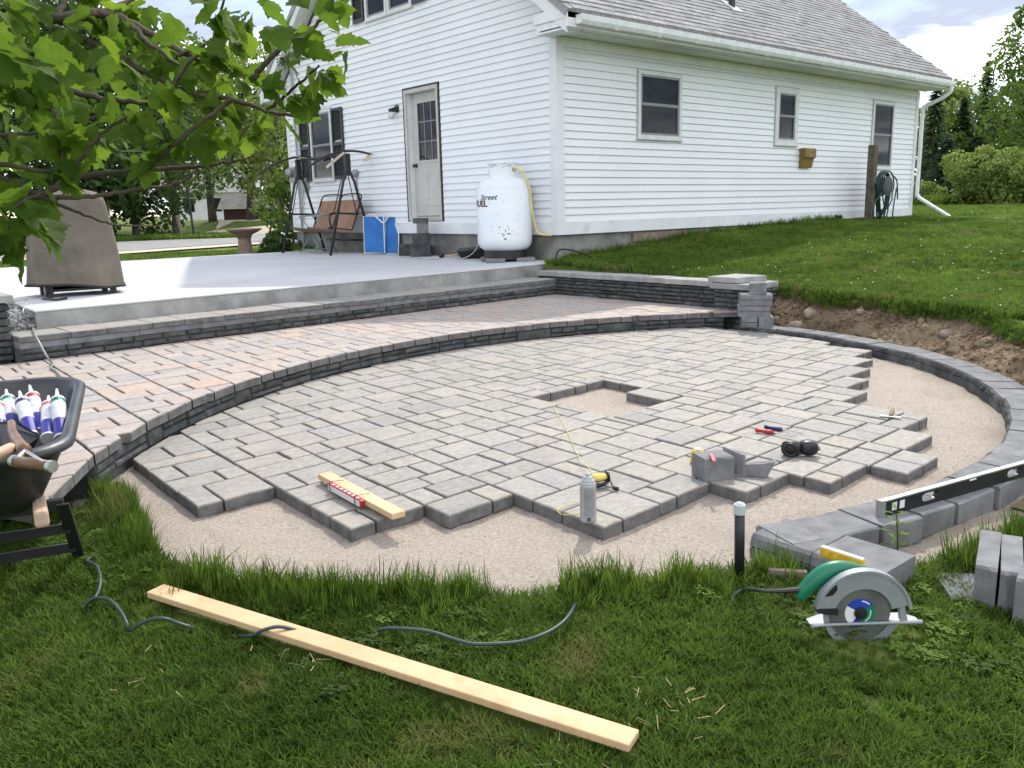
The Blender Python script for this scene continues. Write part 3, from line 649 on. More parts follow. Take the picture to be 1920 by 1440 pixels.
# loose blocks stacked by the pillar
b0 = np.array([-1.02, -3.86]); vd = R(-52)
loose_block('wall_block', (-1.09, -3.81, ZSAND+.09), .15, .22, .10, vd, 'pale narrow block standing upright at the bottom of the pillar stack', groove=True)
loose_block('wall_block', (-.99, -3.93, ZSAND+.09), .14, .22, .10, vd, 'dark block end at the bottom of the pillar stack')
loose_block('wall_block', (-1.06, -3.84, ZSAND+.192), .30, .20, .11, vd, 'lower wide grey block balanced in the loose stack by the pillar', groove=True)
loose_block('wall_block', (-1.05, -3.85, ZSAND+.303), .30, .20, .105, vd+.05, 'upper wide grey block balanced in the loose stack by the pillar', groove=True)
loose_block('wall_block', (-1.03, -3.86, ZSAND+.409), .16, .20, .11, vd-.05, 'small pale cut block topping the loose stack by the pillar')
# ------------------------------------------------------------------ house
HX, HY, RIDY, RIDZ, SL = 10.66, 7.80, 3.90, 5.86, .766
house = empty('house', (0, 0, -.3), 'white clapboard house with grey shingled roof', 'house')
def gable_y(z): return max(0.0, (z-2.86)/SL)
bk = MB()
DY0, DY1, DZ0, DZ1 = 2.70, 3.53, .275, 2.245                            # door opening
for a, b, z0, z1 in ((0.0, DY0, 0.0, 2.86), (DY1, HY, 0.0, 2.86), (DY0, DY1, DZ1, 2.86), (DY0, DY1, 0.0, DZ0)): bk.box(0, .14, a, b, z0, z1)
bk.add([(0, 0, 2.86), (0, HY, 2.86), (0, RIDY, RIDZ), (.14, 0, 2.86), (.14, HY, 2.86), (.14, RIDY, RIDZ)], [(0, 2, 1), (3, 4, 5), (0, 3, 5, 2), (1, 2, 5, 4)])
bk.box(.1402, HX, 0, .14, 0, 2.86); bk.box(HX-.14, HX, .1402, HY, 0, 2.86); bk.box(.1402, HX-.1402, HY-.14, HY, 0, 2.86)
bk.build('wall', M['trim'], house)
fd = MB(); fd.box(.03, HX-.03, .03, HY-.03, -1.2, -.004); fd.build('foundation', M['foundation'], house)
lg = MB(); lg.box(1.55, 9.2, -.012, .03, -.16, -.03); lg.build('ledge_board', M['oldwood'], house)
EXPO = .1025
def board(wall, u0, u1, z0, z1, ua=None, ub=None):
    """one clapboard; ua/ub = ends at its top edge"""
    ua = u0 if ua is None else ua; ub = u1 if ub is None else ub
    if u1-u0 < .02 or z1-z0 < .008: return
    pr = .023; mb = MB(); sag = random.uniform(-.0015, .0015)
    if wall == 'L': P = lambda u, z, d: (-d, u, z+sag)
    else: P = lambda u, z, d: (u, -d, z+sag)
    mb.add([P(u0, z0, .001), P(u1, z0, .001), P(ub, z1, .001), P(ua, z1, .001), P(u0, z0, pr), P(u1, z0, pr), P(ub, z1+.004, .0035), P(ua, z1+.004, .0035)],
           [(0, 1, 2, 3), (7, 6, 5, 4), (0, 4, 5, 1), (1, 5, 6, 2), (2, 6, 7, 3), (3, 7, 4, 0)])
    mb.build('clapboard', M['siding'], house)
def clad(wall, u0f, u1f, z0, ztop, openings):
    z = z0
    while z < ztop-.01:
        z1 = min(z+EXPO, ztop); a, b, at, bt = u0f(z), u1f(z), u0f(z1), u1f(z1)
        segs = [(a, b, z, z1)]
        for (o0, o1, oz0, oz1) in openings:
            ns = []
            for (s0, s1, c0, c1) in segs:
                if c1 <= oz0 or c0 >= oz1 or s1 <= o0 or s0 >= o1: ns.append((s0, s1, c0, c1)); continue
                if s0 < o0: ns.append((s0, o0, c0, c1))
                if s1 > o1: ns.append((o1, s1, c0, c1))
                if c0 < oz0: ns.append((max(s0, o0), min(s1, o1), c0, oz0))
                if c1 > oz1: ns.append((max(s0, o0), min(s1, o1), oz1, c1))
            segs = ns
        for (s0, s1, c0, c1) in segs:
            board(wall, s0, s1, c0, c1, max(s0, at) if s0 == a else s0, min(s1, bt) if s1 == b else s1)
        z = z1
CB = .11
opL = [(2.60, 3.63, .20, 2.335), (5.97, 6.85, .955, 2.285), (3.22, 4.62, 3.52, 4.9)]
opR = [(1.60, 2.65, 1.325, 2.32), (5.20, 5.96, 1.335, 2.335), (8.66, 9.60, .97, 2.31)]
clad('L', lambda z: max(CB, gable_y(z)), lambda z: min(HY-CB, HY-gable_y(z)), .168, RIDZ-.1, opL)
clad('R', lambda z: CB, lambda z: HX-CB, .168, 2.47, opR)
for nm, bx in (('corner_board', (-.029, .0, 0.0, CB, .166, 2.585)), ('corner_board', (-.0285, CB, -.029, -.0005, .166, 2.585)), ('corner_board', (-.029, 0, HY-CB, HY, .166, 2.585)), ('corner_board', (HX-CB, HX+.02, -.029, -.0005, .166, 2.585))):
    mb = MB(); mb.box(*bx); mb.build(nm, M['trim'], house, bevel=.003)
for nm, bx in (('skirt_board', (-.033, -.0002, -.0325, HY, 0, .165)), ('skirt_board', (-.0328, 4.3, -.033, -.0002, 0, .165)), ('skirt_board', (4.304, HX+.02, -.033, -.0002, 0, .165)), ('frieze_board', (CB+.001, HX-CB-.001, -.026, -.0005, 2.472, 2.598))):
    mb = MB(); mb.box(*bx); mb.build(nm, M['trim'], house, bevel=.003)
# ---- roof
roof_n = np.array([0, -SL, 1])/math.hypot(SL, 1); dn = np.array([0, -1, -SL])/math.hypot(SL, 1)
X0, X1, EYV = -.32, 10.98, -.56
def roof_pt(x, y, off=0.0): return np.array([x, y, RIDZ+.36-SL*abs(RIDY-y)])+(roof_n if y <= RIDY else roof_n*np.array([1, -1, 1]))*off
rf = MB(); t_ = .10
rf.add([roof_pt(X0, EYV), roof_pt(X1, EYV), roof_pt(X1, RIDY), roof_pt(X0, RIDY), roof_pt(X0, EYV, -t_), roof_pt(X1, EYV, -t_), roof_pt(X1, RIDY, -t_), roof_pt(X0, RIDY, -t_)],
       [(0, 1, 2, 3), (7, 6, 5, 4), (0, 4, 5, 1), (1, 5, 6, 2), (3, 7, 4, 0)])
yb = 2*RIDY-EYV
rf.add([roof_pt(X0, yb), roof_pt(X1, yb), roof_pt(X1, RIDY+.001), roof_pt(X0, RIDY+.001), roof_pt(X0, yb, -t_), roof_pt(X1, yb, -t_), roof_pt(X1, RIDY+.001, -t_), roof_pt(X0, RIDY+.001, -t_)],
       [(3, 2, 1, 0), (4, 5, 6, 7), (1, 5, 4, 0), (2, 6, 5, 1), (0, 4, 7, 3)])
roof = rf.build('roof', M['shingle'], house)
LSL = math.hypot(RIDY-EYV, (RIDY-EYV)*SL); EXPS = .142; rs = random.Random(4)
def tab(mb, x, w_, s0, rnd_):
    p = roof_pt(x, EYV)-dn*s0; hw = w_/2; ln = EXPS+.012; th0, th1 = .011+rnd_*.007, .003
    e0, e1 = roof_n*th0, roof_n*th1; a = np.array([hw-.003, 0, 0]); up_ = -dn*ln
    base = p+roof_n*.002
    mb.add([base-a, base+a, base+a+up_, base-a+up_, base-a+e0, base+a+e0, base+a+up_+e1, base-a+up_+e1], [(3, 2, 1, 0), (4, 5, 6, 7), (0, 1, 5, 4), (1, 2, 6, 5), (3, 0, 4, 7)], rnd=rnd_)
big = MB(); cnt = 0; shared = {}
k = 0
while (k+1)*EXPS < LSL:
    x = X0-.02 if k % 2 else X0-.13
    while x < X1:
        w_ = rs.choice((.17, .22, .28, .33)); xc = x+w_/2; x += w_
        if xc-w_/2 < X0-.03 or xc+w_/2 > X1+.03: continue
        r_ = rs.random()
        if cnt < 300 and k < 9 and xc < 9.0:
            key = (w_, int(r_*4)); p = roof_pt(xc, EYV)-dn*(k*EXPS)
            if key not in shared:
                q = MB(); tab(q, xc, w_, k*EXPS, r_); q.v = [tuple(np.array(vv)-p) for vv in q.v]
                o = q.build('shingle', M['shingle'], roof); shared[key] = o.data
            else: o = bpy.data.objects.new('shingle', shared[key]); col.objects.link(o); o.parent = roof
            o.matrix_parent_inverse = Matrix.Identity(4); o.matrix_basis = parent_world(roof).inverted() @ Matrix.Translation(Vector(p)); cnt += 1
        else: tab(big, xc, w_, k*EXPS, r_)
    k += 1
so_ = big.build('shingle_courses', M['shingle'], roof, attr=True); so_['kind'] = 'stuff'
# eaves: soffit, fascia, gutter, returns
mb = MB(); mb.box(X0+.03, X1-.03, -.50, -.001, 2.600, 2.615); mb.box(X0+.05, X1-.05, -.36, -.35, 2.594, 2.6); mb.build('soffit', M['soffit'], house)
mb = MB(); mb.box(X0+.01, X1-.01, -.535, -.502, 2.595, 2.775); mb.build('fascia', M['trim'], house)
mb = MB()
gp = [(-.537, 2.742), (-.537, 2.645), (-.56, 2.628), (-.62, 2.632), (-.645, 2.675), (-.655, 2.742), (-.648, 2.742), (-.635, 2.68), (-.615, 2.642), (-.545, 2.642), (-.545, 2.742)]
mb.plate((X0+.15, 0, 0), (0, 1, 0), (0, 0, 1), gp, (X1-.05-X0-.15, 0, 0)); mb.box(X0+.148, X0+.152, -.65, -.54, 2.64, 2.74)
gt = mb.build('gutter', M['gutter'], house)
for i in range(12):
    mb = MB(); xx = .5+i*.86; mb.box(xx-.012, xx+.012, -.659, -.54, 2.744, 2.75); mb.obox((xx, -.625, 2.62), (.010, 0, 0), (0, .03, .012), (0, -.002, .004)); mb.build('gutter_bracket', M['gutter'], gt)
ds = MB(); pth = spline([(10.82, -.60, 2.64), (10.82, -.58, 2.52), (10.78, -.40, 2.40), (10.745, -.12, 2.28), (10.735, -.085, 2.18), (10.735, -.085, 1.2), (10.735, -.085, .42)], 6)
ds.tube(pth, .042, 8); ds.tube([(10.735, -.085, .45), (10.70, -.16, .38), (10.28, -1.0, -.02)], .04, 8); ds.build('downspout', M['gutter'], house)
for sgn, nm in ((0, 'near'), (1, 'far')):
    mb = MB()
    Y = (lambda y: y) if sgn == 0 else (lambda y: HY-y)
    a0, a1 = sorted((Y(-.535), Y(.10))); mb.box(X0+.012, -.027, a0, a1, 2.70, 2.83); b0_, b1_ = sorted((Y(-.50), Y(.07))); mb.box(X0+.03, -.0275, b0_, b1_, 2.575, 2.6995)
    mb.build('eave_return', M['trim'], house, bevel=.004)
for y0, y1 in ((EYV, RIDY), (2*RIDY-EYV, RIDY)):                         # rake boards and rake soffit on both slopes
    mb = MB(); a, b = roof_pt(X0+.02, y0, -.102), roof_pt(X0+.02, y1, -.102); dz = np.array([0, 0, -.19]); th_ = np.array([.024, 0, 0])
    mb.add([a, b, b+dz, a+dz, a+th_, b+th_, b+dz+th_, a+dz+th_], [(0, 1, 2, 3), (7, 6, 5, 4), (0, 4, 5, 1), (3, 2, 6, 7), (0, 3, 7, 4)]); mb.build('rake_board', M['trim'], house)
    mb = MB(); th_ = np.array([.28, 0, 0]); a, b = a+np.array([.025, 0, -.15]), b+np.array([.025, 0, -.15]); dz = np.array([0, 0, -.012])
    mb.add([a, b, b+th_, a+th_, a+dz, b+dz, b+th_+dz, a+th_+dz], [(0, 1, 2, 3), (7, 6, 5, 4), (0, 4, 5, 1), (2, 6, 7, 3)]); mb.build('rake_soffit', M['soffit'], house)
# plumbing vents on the roof
d = ray(1372, 14); nn_ = np.array([0, -SL, 1]); q0 = roof_pt(5, 1); tt = (nn_@q0-nn_@CAM)/(nn_@d); vp = CAM+d*tt
mb = MB(); mb.lathe([(.06, -.05), (.055, .22), (.045, .22)], 12, tuple(vp)); v1 = mb.build('vent_pipe', M['blackmetal'], roof)
mb = MB(); mb.obox(vp+roof_n*.02, (.13, 0, 0), tuple(-dn*.16), tuple(roof_n*.006)); mb.build('flashing', M['gutter'], v1)
mb = MB(); mb.tube([vp+np.array([.16, .12, 0]), vp+np.array([.16, .12, .22]), vp+np.array([.34, .12, .3])], .05, 8); mb.build('vent_pipe', M['blackmetal'], roof)
# ---- windows: frame, sashes, panes
def window(wall, u0, u1, z0, z1, split=True, casing=.055, name='window'):
    def box(mb, a, b, c, d, o0, o1):
        if wall == 'L': mb.box(-o1, -o0, a, b, c, d)
        else: mb.box(a, b, -o1, -o0, c, d)
    fr = MB(); k = casing
    box(fr, u0, u0+k, z0, z1, -.01, .040); box(fr, u1-k, u1, z0, z1, -.01, .040); box(fr, u0+k+.0005, u1-k-.0005, z1-k, z1, -.01, .040); box(fr, u0+k+.0005, u1-k-.0005, z0, z0+k*.8, -.01, .040)
    W_ = fr.build(name, M['winframe'], house, bevel=.003)
    sl = MB(); box(sl, u0-.02, u1+.02, z0-.025, z0-.001, -.005, .055); sl.build('sill', M['winframe'], W_, bevel=.003)
    a, b, c, d = u0+k, u1-k, z0+k*.8, z1-k; zm = (c+d)/2; e = .032
    for (c0, c1, o) in (((zm, d, .026), (c, zm+.02, .018)) if split else ((c, d, .020),)):
        sh = MB()
        for bb in ((a, a+e, c0, c1), (b-e, b, c0, c1), (a+e, b-e, c1-e, c1), (a+e, b-e, c0, c0+e)): box(sh, *bb, o-.012, o+.010)
        S_ = sh.build('sash', M['sash'], W_); gl = MB(); box(gl, a+e, b-e, c0+e, c1-e, o-.014, o-.008); gl.build('pane', M['darkglass'], S_)
    return W_
wa = window('R', 1.62, 2.63, 1.35, 2.30); window('R', 5.22, 5.94, 1.36, 2.32, casing=.10); window('R', 8.68, 9.58, .99, 2.295)
window('L', 5.99, 6.83, .975, 2.27)
window('L', 3.95, 4.61, 3.54, 4.88); window('L', 3.24, 3.93, 3.54, 4.88)
def shutter(y0, y1, z0, z1):
    fr = MB(); e = .045
    for bb in ((y0, y0+e, z0, z1), (y1-e, y1, z0, z1), (y0+e, y1-e, z0, z0+e*1.4), (y0+e, y1-e, z1-e, z1), (y0+e, y1-e, (z0+z1)/2-.03, (z0+z1)/2+.03)): fr.box(-.050, -.022, bb[0], bb[1], bb[2], bb[3])
    S_ = fr.build('shutter', M['shutter'], house); lv = MB(); z = z0+e*1.4
    while z < z1-e-.02:
        if abs(z-(z0+z1)/2) > .045: lv.obox((-.036, (y0+y1)/2, z+.015), (.010, 0, .012), (0, (y1-y0)/2-e, 0), (.002, 0, -.002))
        z += .032
    o = lv.build('louvre_slats', M['shutter'], S_); o['kind'] = 'stuff'
shutter(5.57, 5.965, .985, 2.25); shutter(6.855, 7.24, .985, 2.25); shutter(2.85, 3.20, 3.55, 4.87); shutter(4.65, 5.0, 3.55, 4.87)
# ---- door
mb = MB()
mb.box(-.030, .139, DY0-.05, DY0-.0005, .21, 2.30); mb.box(-.030, .139, DY1+.0005, DY1+.05, .21, 2.30); mb.box(-.030, .139, DY0, DY1, DZ1+.0005, 2.30); mb.box(-.035, .139, DY0, DY1, .21, DZ0-.0005)
D_ = mb.build('door_frame', M['jamb'], house)
for bb in ((-.024, -.0065, 2.62, DY0-.051, .20, 2.33), (-.024, -.0065, DY1+.051, 3.62, .20, 2.33), (-.024, -.0065, DY0-.05, DY1+.05, 2.301, 2.33)):
    mb = MB(); mb.box(bb[0], bb[1], bb[2], bb[3], bb[4], bb[5]); mb.build('torn_underlay_strip', M['blackmetal'], D_)
mb = MB(); XD = .095; y0, y1, z0, z1 = DY0+.004, DY1-.004, DZ0+.012, DZ1-.006
gl = (y0+.12, y1-.13, 1.165, 2.10)
for bb in ((y0, gl[0], z0, z1), (gl[1], y1, z0, z1), (gl[0], gl[1], z0, gl[2]), (gl[0], gl[1], gl[3], z1)): mb.box(XD, XD+.04, *bb)
DR = mb.build('door', M['doorpaint'], house)
mb = MB(); mb.box(XD+.012, XD+.02, gl[0], gl[1], gl[2], gl[3]); mb.build('pane', M['darkglass'], DR)
mb = MB(); e = .016
for bb in ((gl[0]-.02, gl[0]+e, gl[2]-.02, gl[3]+.02), (gl[1]-e, gl[1]+.02, gl[2]-.02, gl[3]+.02), (gl[0]+e, gl[1]-e, gl[2]-.02, gl[2]+e), (gl[0]+e, gl[1]-e, gl[3]-e, gl[3]+.02)): mb.box(XD-.008, XD+.011, *bb)
mb.build('lite_frame', M['doorpaint'], DR)
for i in (1, 2):
    mb = MB(); yy = gl[0]+(gl[1]-gl[0])*i/3; mb.box(XD+.003, XD+.0118, yy-.008, yy+.008, gl[2]+e, gl[3]-e); mb.build('muntin', M['sash'], DR)
    mb = MB(); zq = gl[2]+(gl[3]-gl[2])*i/3; mb.box(XD+.001, XD+.0115, gl[0]+e, gl[1]-e, zq-.008, zq+.008); mb.build('muntin', M['sash'], DR)
for a, b in ((y0+.12, (y0+y1)/2-.04), ((y0+y1)/2+.04, y1-.12)):
    mb = MB(); mb.box(XD-.006, XD-.0003, a, b, .45, .98); mb.build('raised_panel', M['doorpaint'], DR, bevel=.005)
mb = MB(); mb.lathe([(.034, 0), (.034, .01), (.012, .012), (.012, .035), (.028, .045), (.03, .06), (.015, .072), (.001, .073)], 14, (XD, y1-.06, 1.105), (-1, 0, 0)); mb.build('knob', M['blackmetal'], DR, smooth=True)
# ---- fittings on the gable wall
mb = MB(); mb.lathe([(.062, 0), (.062, .022), (.02, .03)], 16, (-.017, 3.80, 2.04), (-1, 0, 0)); LP = mb.build('wall_lamp', M['blackmetal'], house, smooth=False)
mb = MB(); mb.tube([(-.03, 3.80, 2.04), (-.10, 3.80, 2.045), (-.13, 3.80, 2.03)], .014, 8); mb.lathe([(.05, 0), (.052, .05), (.03, .055)], 14, (-.13, 3.80, 1.985)); mb.build('lamp_arm', M['blackmetal'], LP)
gm = flat('clear_lamp_glass', (.55, .57, .58), rough=.08, spec=.8); mb = MB(); mb.lathe([(.046, 0), (.060, -.04), (.056, -.09), (.03, -.115), (.001, -.12)], 14, (-.13, 3.80, 1.985)); mb.build('lamp_glass', gm, LP, smooth=True)
mb = MB(); mb.box(-.11, -.017, 7.43, 7.66, .98, 1.28); mb.tube([(-.06, 7.36, 4.0), (-.06, 7.36, 1.5), (-.06, 7.38, .5), (-.05, 7.38, -.3)], .022, 8); mb.tube([(-.05, 7.48, .99), (-.05, 7.42, .8), (-.05, 7.38, .7)], .012, 6)
EM = mb.build('electric_meter', M['greymetal'], house)
mb = MB(); mb.lathe([(.085, 0), (.085, .05), (.075, .10), (.001, .105)], 18, (-.11, 7.56, 1.17), (-1, 0, 0)); mb.build('meter_dial', M['alu'], EM, smooth=True)
mb = MB(); mb.box(-.10, -.017, 7.02, 7.22, .80, 1.05); mb.tube([(-.05, 7.2, .82), (-.05, 7.3, .6), (-.05, 7.33, .2)], .012, 6); mb.build('junction_box', M['greymetal'], house, bevel=.01)
mb = MB(); mb.lathe([(.07, 0), (.07, .06), (.05, .085), (.001, .09)], 16, (-.017, 5.20, 1.06), (-1, 0, 0)); mb.tube([(-.04, 5.2, .99), (-.035, 5.2, .6)], .012, 6); mb.build('outlet_cover', M['greymetal'], house)
mb = MB(); mb.plate((6.05, -.017, 0), (0, -1, 0), (0, 0, 1), [(0, 1.31), (.11, 1.31), (.13, 1.28), (.13, 1.15), (.09, 1.13), (.05, .97), (0, .97)], (.36, 0, 0)); mb.build('dryer_vent', M['brass'], house, bevel=.006)
mb = MB(); mb.lathe([(.04, 0), (.04, .02), (.018, .03), (.018, .10), (.028, .10), (.028, .13)], 10, (7.43, -.026, .07), (0, -1, 0)); mb.tube([(7.43, -.11, .07), (7.43, -.14, .02), (7.44, -.15, -.10), (7.50, -.16, -.2)], .012, 6); mb.tube([(7.43, -.12, .05), (7.38, -.15, -.02), (7.36, -.15, -.16)], .008, 6); mb.build('hose_tap', M['blackmetal'], house)
# ------------------------------------------------------------------ text wrapped on a surface
def text_mesh(body, size, shear=0.0, extrude=.001, bold=0.0):
    cu = bpy.data.curves.new('txt', 'FONT'); cu.body = body; cu.size = size; cu.shear = shear; cu.extrude = extrude; cu.offset = bold; cu.resolution_u = 3
    o = bpy.data.objects.new('txt', cu); col.objects.link(o); dg = bpy.context.evaluated_depsgraph_get(); me = bpy.data.meshes.new_from_object(o.evaluated_get(dg))
    v = [tuple(q.co) for q in me.vertices]; f = [tuple(p.vertices) for p in me.polygons]; bpy.data.objects.remove(o); bpy.data.curves.remove(cu); bpy.data.meshes.remove(me); return np.array(v), f
# ------------------------------------------------------------------ propane tank
TX, TY = -.405, .665; TB = ZS+.115
tk = empty('propane_tank', (TX, TY, ZS+.052), 'tall white chipped propane tank standing against the house corner', 'propane tank')
r_ = .385
prof = [(.001, .02), (.20, .02), (.30, .045), (.355, .085), (.380, .14), (r_, .19), (r_, .192), (r_, .84), (.380, .845), (.376, .89), (.352, .955), (.30, 1.005), (.22, 1.035), (.10, 1.045), (.001, 1.045)]
mb = MB(); mb.lathe(prof, 40, (TX, TY, TB), caps=False); mb.build('body', M['tank'], tk, smooth=True)
mb = MB(); mb.lathe([(.30, -.064), (.30, .05), (.285, .05), (.285, -.064)], 32, (TX, TY, TB), caps=False); mb.build('foot_ring', M['blackmetal'], tk)
# collar with an opening on the house side
mb = MB(); n = 40; cz0, cz1, cr_ = TB+1.03, TB+1.235, .205; view = math.atan2(CAM[1]-TY, CAM[0]-TX)
hole = [view+R(32), view+R(66)]
def ang_in(a): return hole[0] < a < hole[1]
for i in range(n):
    a0, a1 = view-math.pi+2*math.pi*i/n, view-math.pi+2*math.pi*(i+1)/n; am = (a0+a1)/2
    bands = [(cz0, cz0+.075), (cz0+.135, cz1-.02)] if ang_in(am) else [(cz0, cz1-.02)]
    for zb in bands:
        P = lambda r2, a, z_: (TX+r2*math.cos(a), TY+r2*math.sin(a), z_)
        mb.add([P(cr_, a0, zb[0]), P(cr_, a1, zb[0]), P(cr_, a1, zb[1]), P(cr_, a0, zb[1]), P(cr_-.008, a0, zb[0]), P(cr_-.008, a1, zb[0]), P(cr_-.008, a1, zb[1]), P(cr_-.008, a0, zb[1])], [(0, 1, 2, 3), (7, 6, 5, 4), (0, 4, 5, 1), (3, 2, 6, 7), (0, 3, 7, 4), (1, 5, 6, 2)])
mb.lathe([(cr_-.004, cz1-.03), (cr_+.012, cz1-.018), (cr_+.012, cz1-.002), (cr_-.004, cz1+.01), (cr_-.02, cz1), (cr_-.012, cz1-.02)], 40, (TX, TY, 0), caps=False)
mb.build('collar', M['tank'], tk)
mb = MB(); mb.lathe([(.09, 0), (.12, .05), (.10, .12), (.04, .16), (.001, .16)], 14, (TX, TY, TB+1.04)); mb.build('valve', M['blackmetal'], tk)
def on_tank(a, z_, e=.0015): return np.array([TX+(r_+e)*math.cos(a), TY+(r_+e)*math.sin(a), z_])
mb = MB(); rr = random.Random(2)
def chip(a, z_, s):
    k = 7; pts = [on_tank(a+s/r_*math.cos(2*math.pi*i/k)*rr.uniform(.6, 1.1), z_+s*math.sin(2*math.pi*i/k)*rr.uniform(.6, 1.1)) for i in range(k)]; mb.add(pts, [tuple(range(k))])
cxa = view-.10
for _ in range(14): chip(view+rr.gauss(-.02, .20), TB+.30+rr.gauss(0, .055), rr.uniform(.006, .013))
chip(view+.02, TB+.205, .016)
for _ in range(26): chip(view+rr.uniform(-1.3, 1.3), TB+rr.uniform(.2, .83), rr.uniform(.003, .007))
for _ in range(16):
    a = view+rr.uniform(-1.0, 1.2); z_ = cz1-rr.uniform(.0, .06); s = rr.uniform(.006, .014); pts = [(TX+(cr_+.0135)*math.cos(a+s/cr_*math.cos(q)), TY+(cr_+.0135)*math.sin(a+s/cr_*math.cos(q)), z_-.01+s*.5*math.sin(q)) for q in np.linspace(0, 5.4, 6)]; mb.add(pts, [tuple(range(6))])
mb.build('paint_chips', M['chip'], tk)['kind'] = 'stuff'
for body, sz, z_, a0, sh, mt, bold in (('Street', .10, .735, -.98, .35, flat('dark_script_print', (.035, .03, .035)), .001), ('FUEL', .115, .645, -1.36, 0, flat('maroon_block_print', (.10, .02, .03)), .004)):
    v, f = text_mesh(body, sz, sh, .0006, bold); mb = MB()
    mb.add([on_tank(view+a0+q[0]*1.12/r_, TB+z_+q[1], .002+q[2]) for q in v], f); mb.build('lettering', mt, tk)
mb = MB(); h0 = np.array([TX+.10*math.cos(view+.6), TY+.10*math.sin(view+.6), TB+1.13]); aa = view+.85
hp = [h0, (TX+.24*math.cos(aa), TY+.24*math.sin(aa), TB+1.15), (TX+.33*math.cos(aa+.1), TY+.33*math.sin(aa+.1), TB+1.09), (TX+.40*math.cos(aa+.25), TY+.40*math.sin(aa+.25), TB+.85), (TX+.43*math.cos(aa+.3), TY+.43*math.sin(aa+.3), TB+.55), (-.13, .28, TB+.28), (-.05, .14, TB+.235), (-.028, .10, TB+.235)]
mb.tube(spline(hp, 8), .013, 8); mb.build('gas_hose', M['ystring'], tk, smooth=True)
for i, (ox, oy, rz_) in enumerate(((-.27, -.10, .9), (.16, -.24, .9), (-.10, .22, .9))):
    mb = MB(); c, s = math.cos(rz_), math.sin(rz_); mb.obox((TX+ox, TY+oy, ZS+.0265), (.20*c, .20*s, 0), (-.13*s, .13*c, 0), (0, 0, .025)); mb.build('base_slab', M['block'], tk, bevel=.006)

# ------------------------------------------------------------------ garden swing without its canopy
sw = empty('garden_swing', (-.55, 5.5, ZS), 'dark tube frame garden swing with brown sling seat and torn canopy arms', 'swing')
def tube_part(name, pts, r2, m, parent, n=8): mb = MB(); mb.tube(pts, r2, n); return mb.build(name, m, parent, smooth=True)
YA, YB, XF, XB, ZA = 6.42, 4.62, -.98, -.10, 1.34
for yy in (YA, YB):
    for xx in (XF, XB): tube_part('leg', [(xx, yy, ZS), (xx*.25-.40, yy, ZA-.45), (-.54, yy, ZA-.2)], .024, M['blackmetal'], sw)
    mb = MB(); mb.box(-.59, -.49, yy-.03, yy+.03, ZA-.35, ZA+.02); mb.build('apex_plate', M['blackmetal'], sw, bevel=.01)
    arc = [(-.54+s, yy+.03, ZA+.06-.38*s*s+.10*s) for s in np.linspace(-.78, .50, 12)]
    tube_part('canopy_arm', arc, .019, M['blackmetal'], sw)
tube_part('cross_bar', [(-.54, YA, ZA), (-.54, YB, ZA)], .024, M['blackmetal'], sw)
tube_part('cross_bar', [(XB+.05, YA, ZS+.22), (XB+.05, YB, ZS+.22)], .018, M['blackmetal'], sw)
mb = MB()
for (a, b, c, d_) in (((-.60, YA-.02), (-.30, YA-.05), (-.42, YA-.45), (-.62, YA-.40)),): mb.add([(p[0], p[1], ZA+.075-.1*i) for i, p in enumerate((a, b))]+[(c[0], c[1], ZA+.0), (d_[0], d_[1], ZA+.02)], [(0, 1, 2, 3)])
mb.add([(-.10, YB+.03, ZA+.02), (-.02, YB+.03, ZA+.04), (-.14, YB-.04, ZA-.09), (-.24, YB-.02, ZA-.11)], [(0, 1, 2, 3)])
mb.add([(-.95, YB+.02, ZA-.20), (-.60, YB+.02, ZA+.05), (-.60, YB-.05, ZA+.02), (-.95, YB-.02, ZA-.24)], [(0, 1, 2, 3)])
o = mb.build('torn_canopy', M['tan'], sw); so2 = o.modifiers.new('solid', 'SOLIDIFY'); so2.thickness = .004
sy0, sy1 = YB+.18, YA-.18; zs_ = ZS+.44
mb = MB(); nS = 6
def sling(a, b, sag):
    P = []
    for i in range(nS+1):
        t_ = i/nS; q = np.array(a)*(1-t_)+np.array(b)*t_; q = q+np.array([.3, 0, -1.0])*sag*math.sin(math.pi*t_); P.append(q)
    for i in range(nS): mb.add([(P[i][0], sy0, P[i][2]), (P[i+1][0], sy0, P[i+1][2]), (P[i+1][0], sy1, P[i+1][2]), (P[i][0], sy1, P[i][2])], [(0, 1, 2, 3)])
sling((-.88, 0, zs_+.02), (-.42, 0, zs_-.03), .05); o = mb.build('seat', M['sling'], sw); o.modifiers.new('solid', 'SOLIDIFY').thickness = .006
mb = MB(); sling((-.42, 0, zs_-.03), (-.20, 0, zs_+.50), .03); o = mb.build('backrest', M['sling'], sw); o.modifiers.new('solid', 'SOLIDIFY').thickness = .006
for yy in (sy0, (sy0+sy1)/2, sy1): tube_part('seat_rail', [(-.90, yy, zs_+.03), (-.42, yy, zs_-.02), (-.19, yy, zs_+.54)], .013, M['blackmetal'], sw)
for a, b in ((sy0, (sy0+sy1)/2), ((sy0+sy1)/2, sy1)): tube_part('back_hoop', spline([(-.19, a, zs_+.53), (-.17, a+.1, zs_+.60), (-.17, b-.1, zs_+.60), (-.19, b, zs_+.53)], 5), .012, M['blackmetal'], sw)
for yy in (sy0-.05, sy1+.05):
    tube_part('armrest', spline([(-.86, yy, zs_+.0), (-.88, yy, zs_+.22), (-.80, yy, zs_+.27), (-.30, yy, zs_+.25)], 6), .017, M['blackmetal'], sw)
    for xx in (-.80, -.34): tube_part('hanger', [(xx, yy, zs_+.25), (-.54, yy+(.05 if yy > 5.5 else -.05), ZA-.12)], .009, M['blackmetal'], sw, 6)
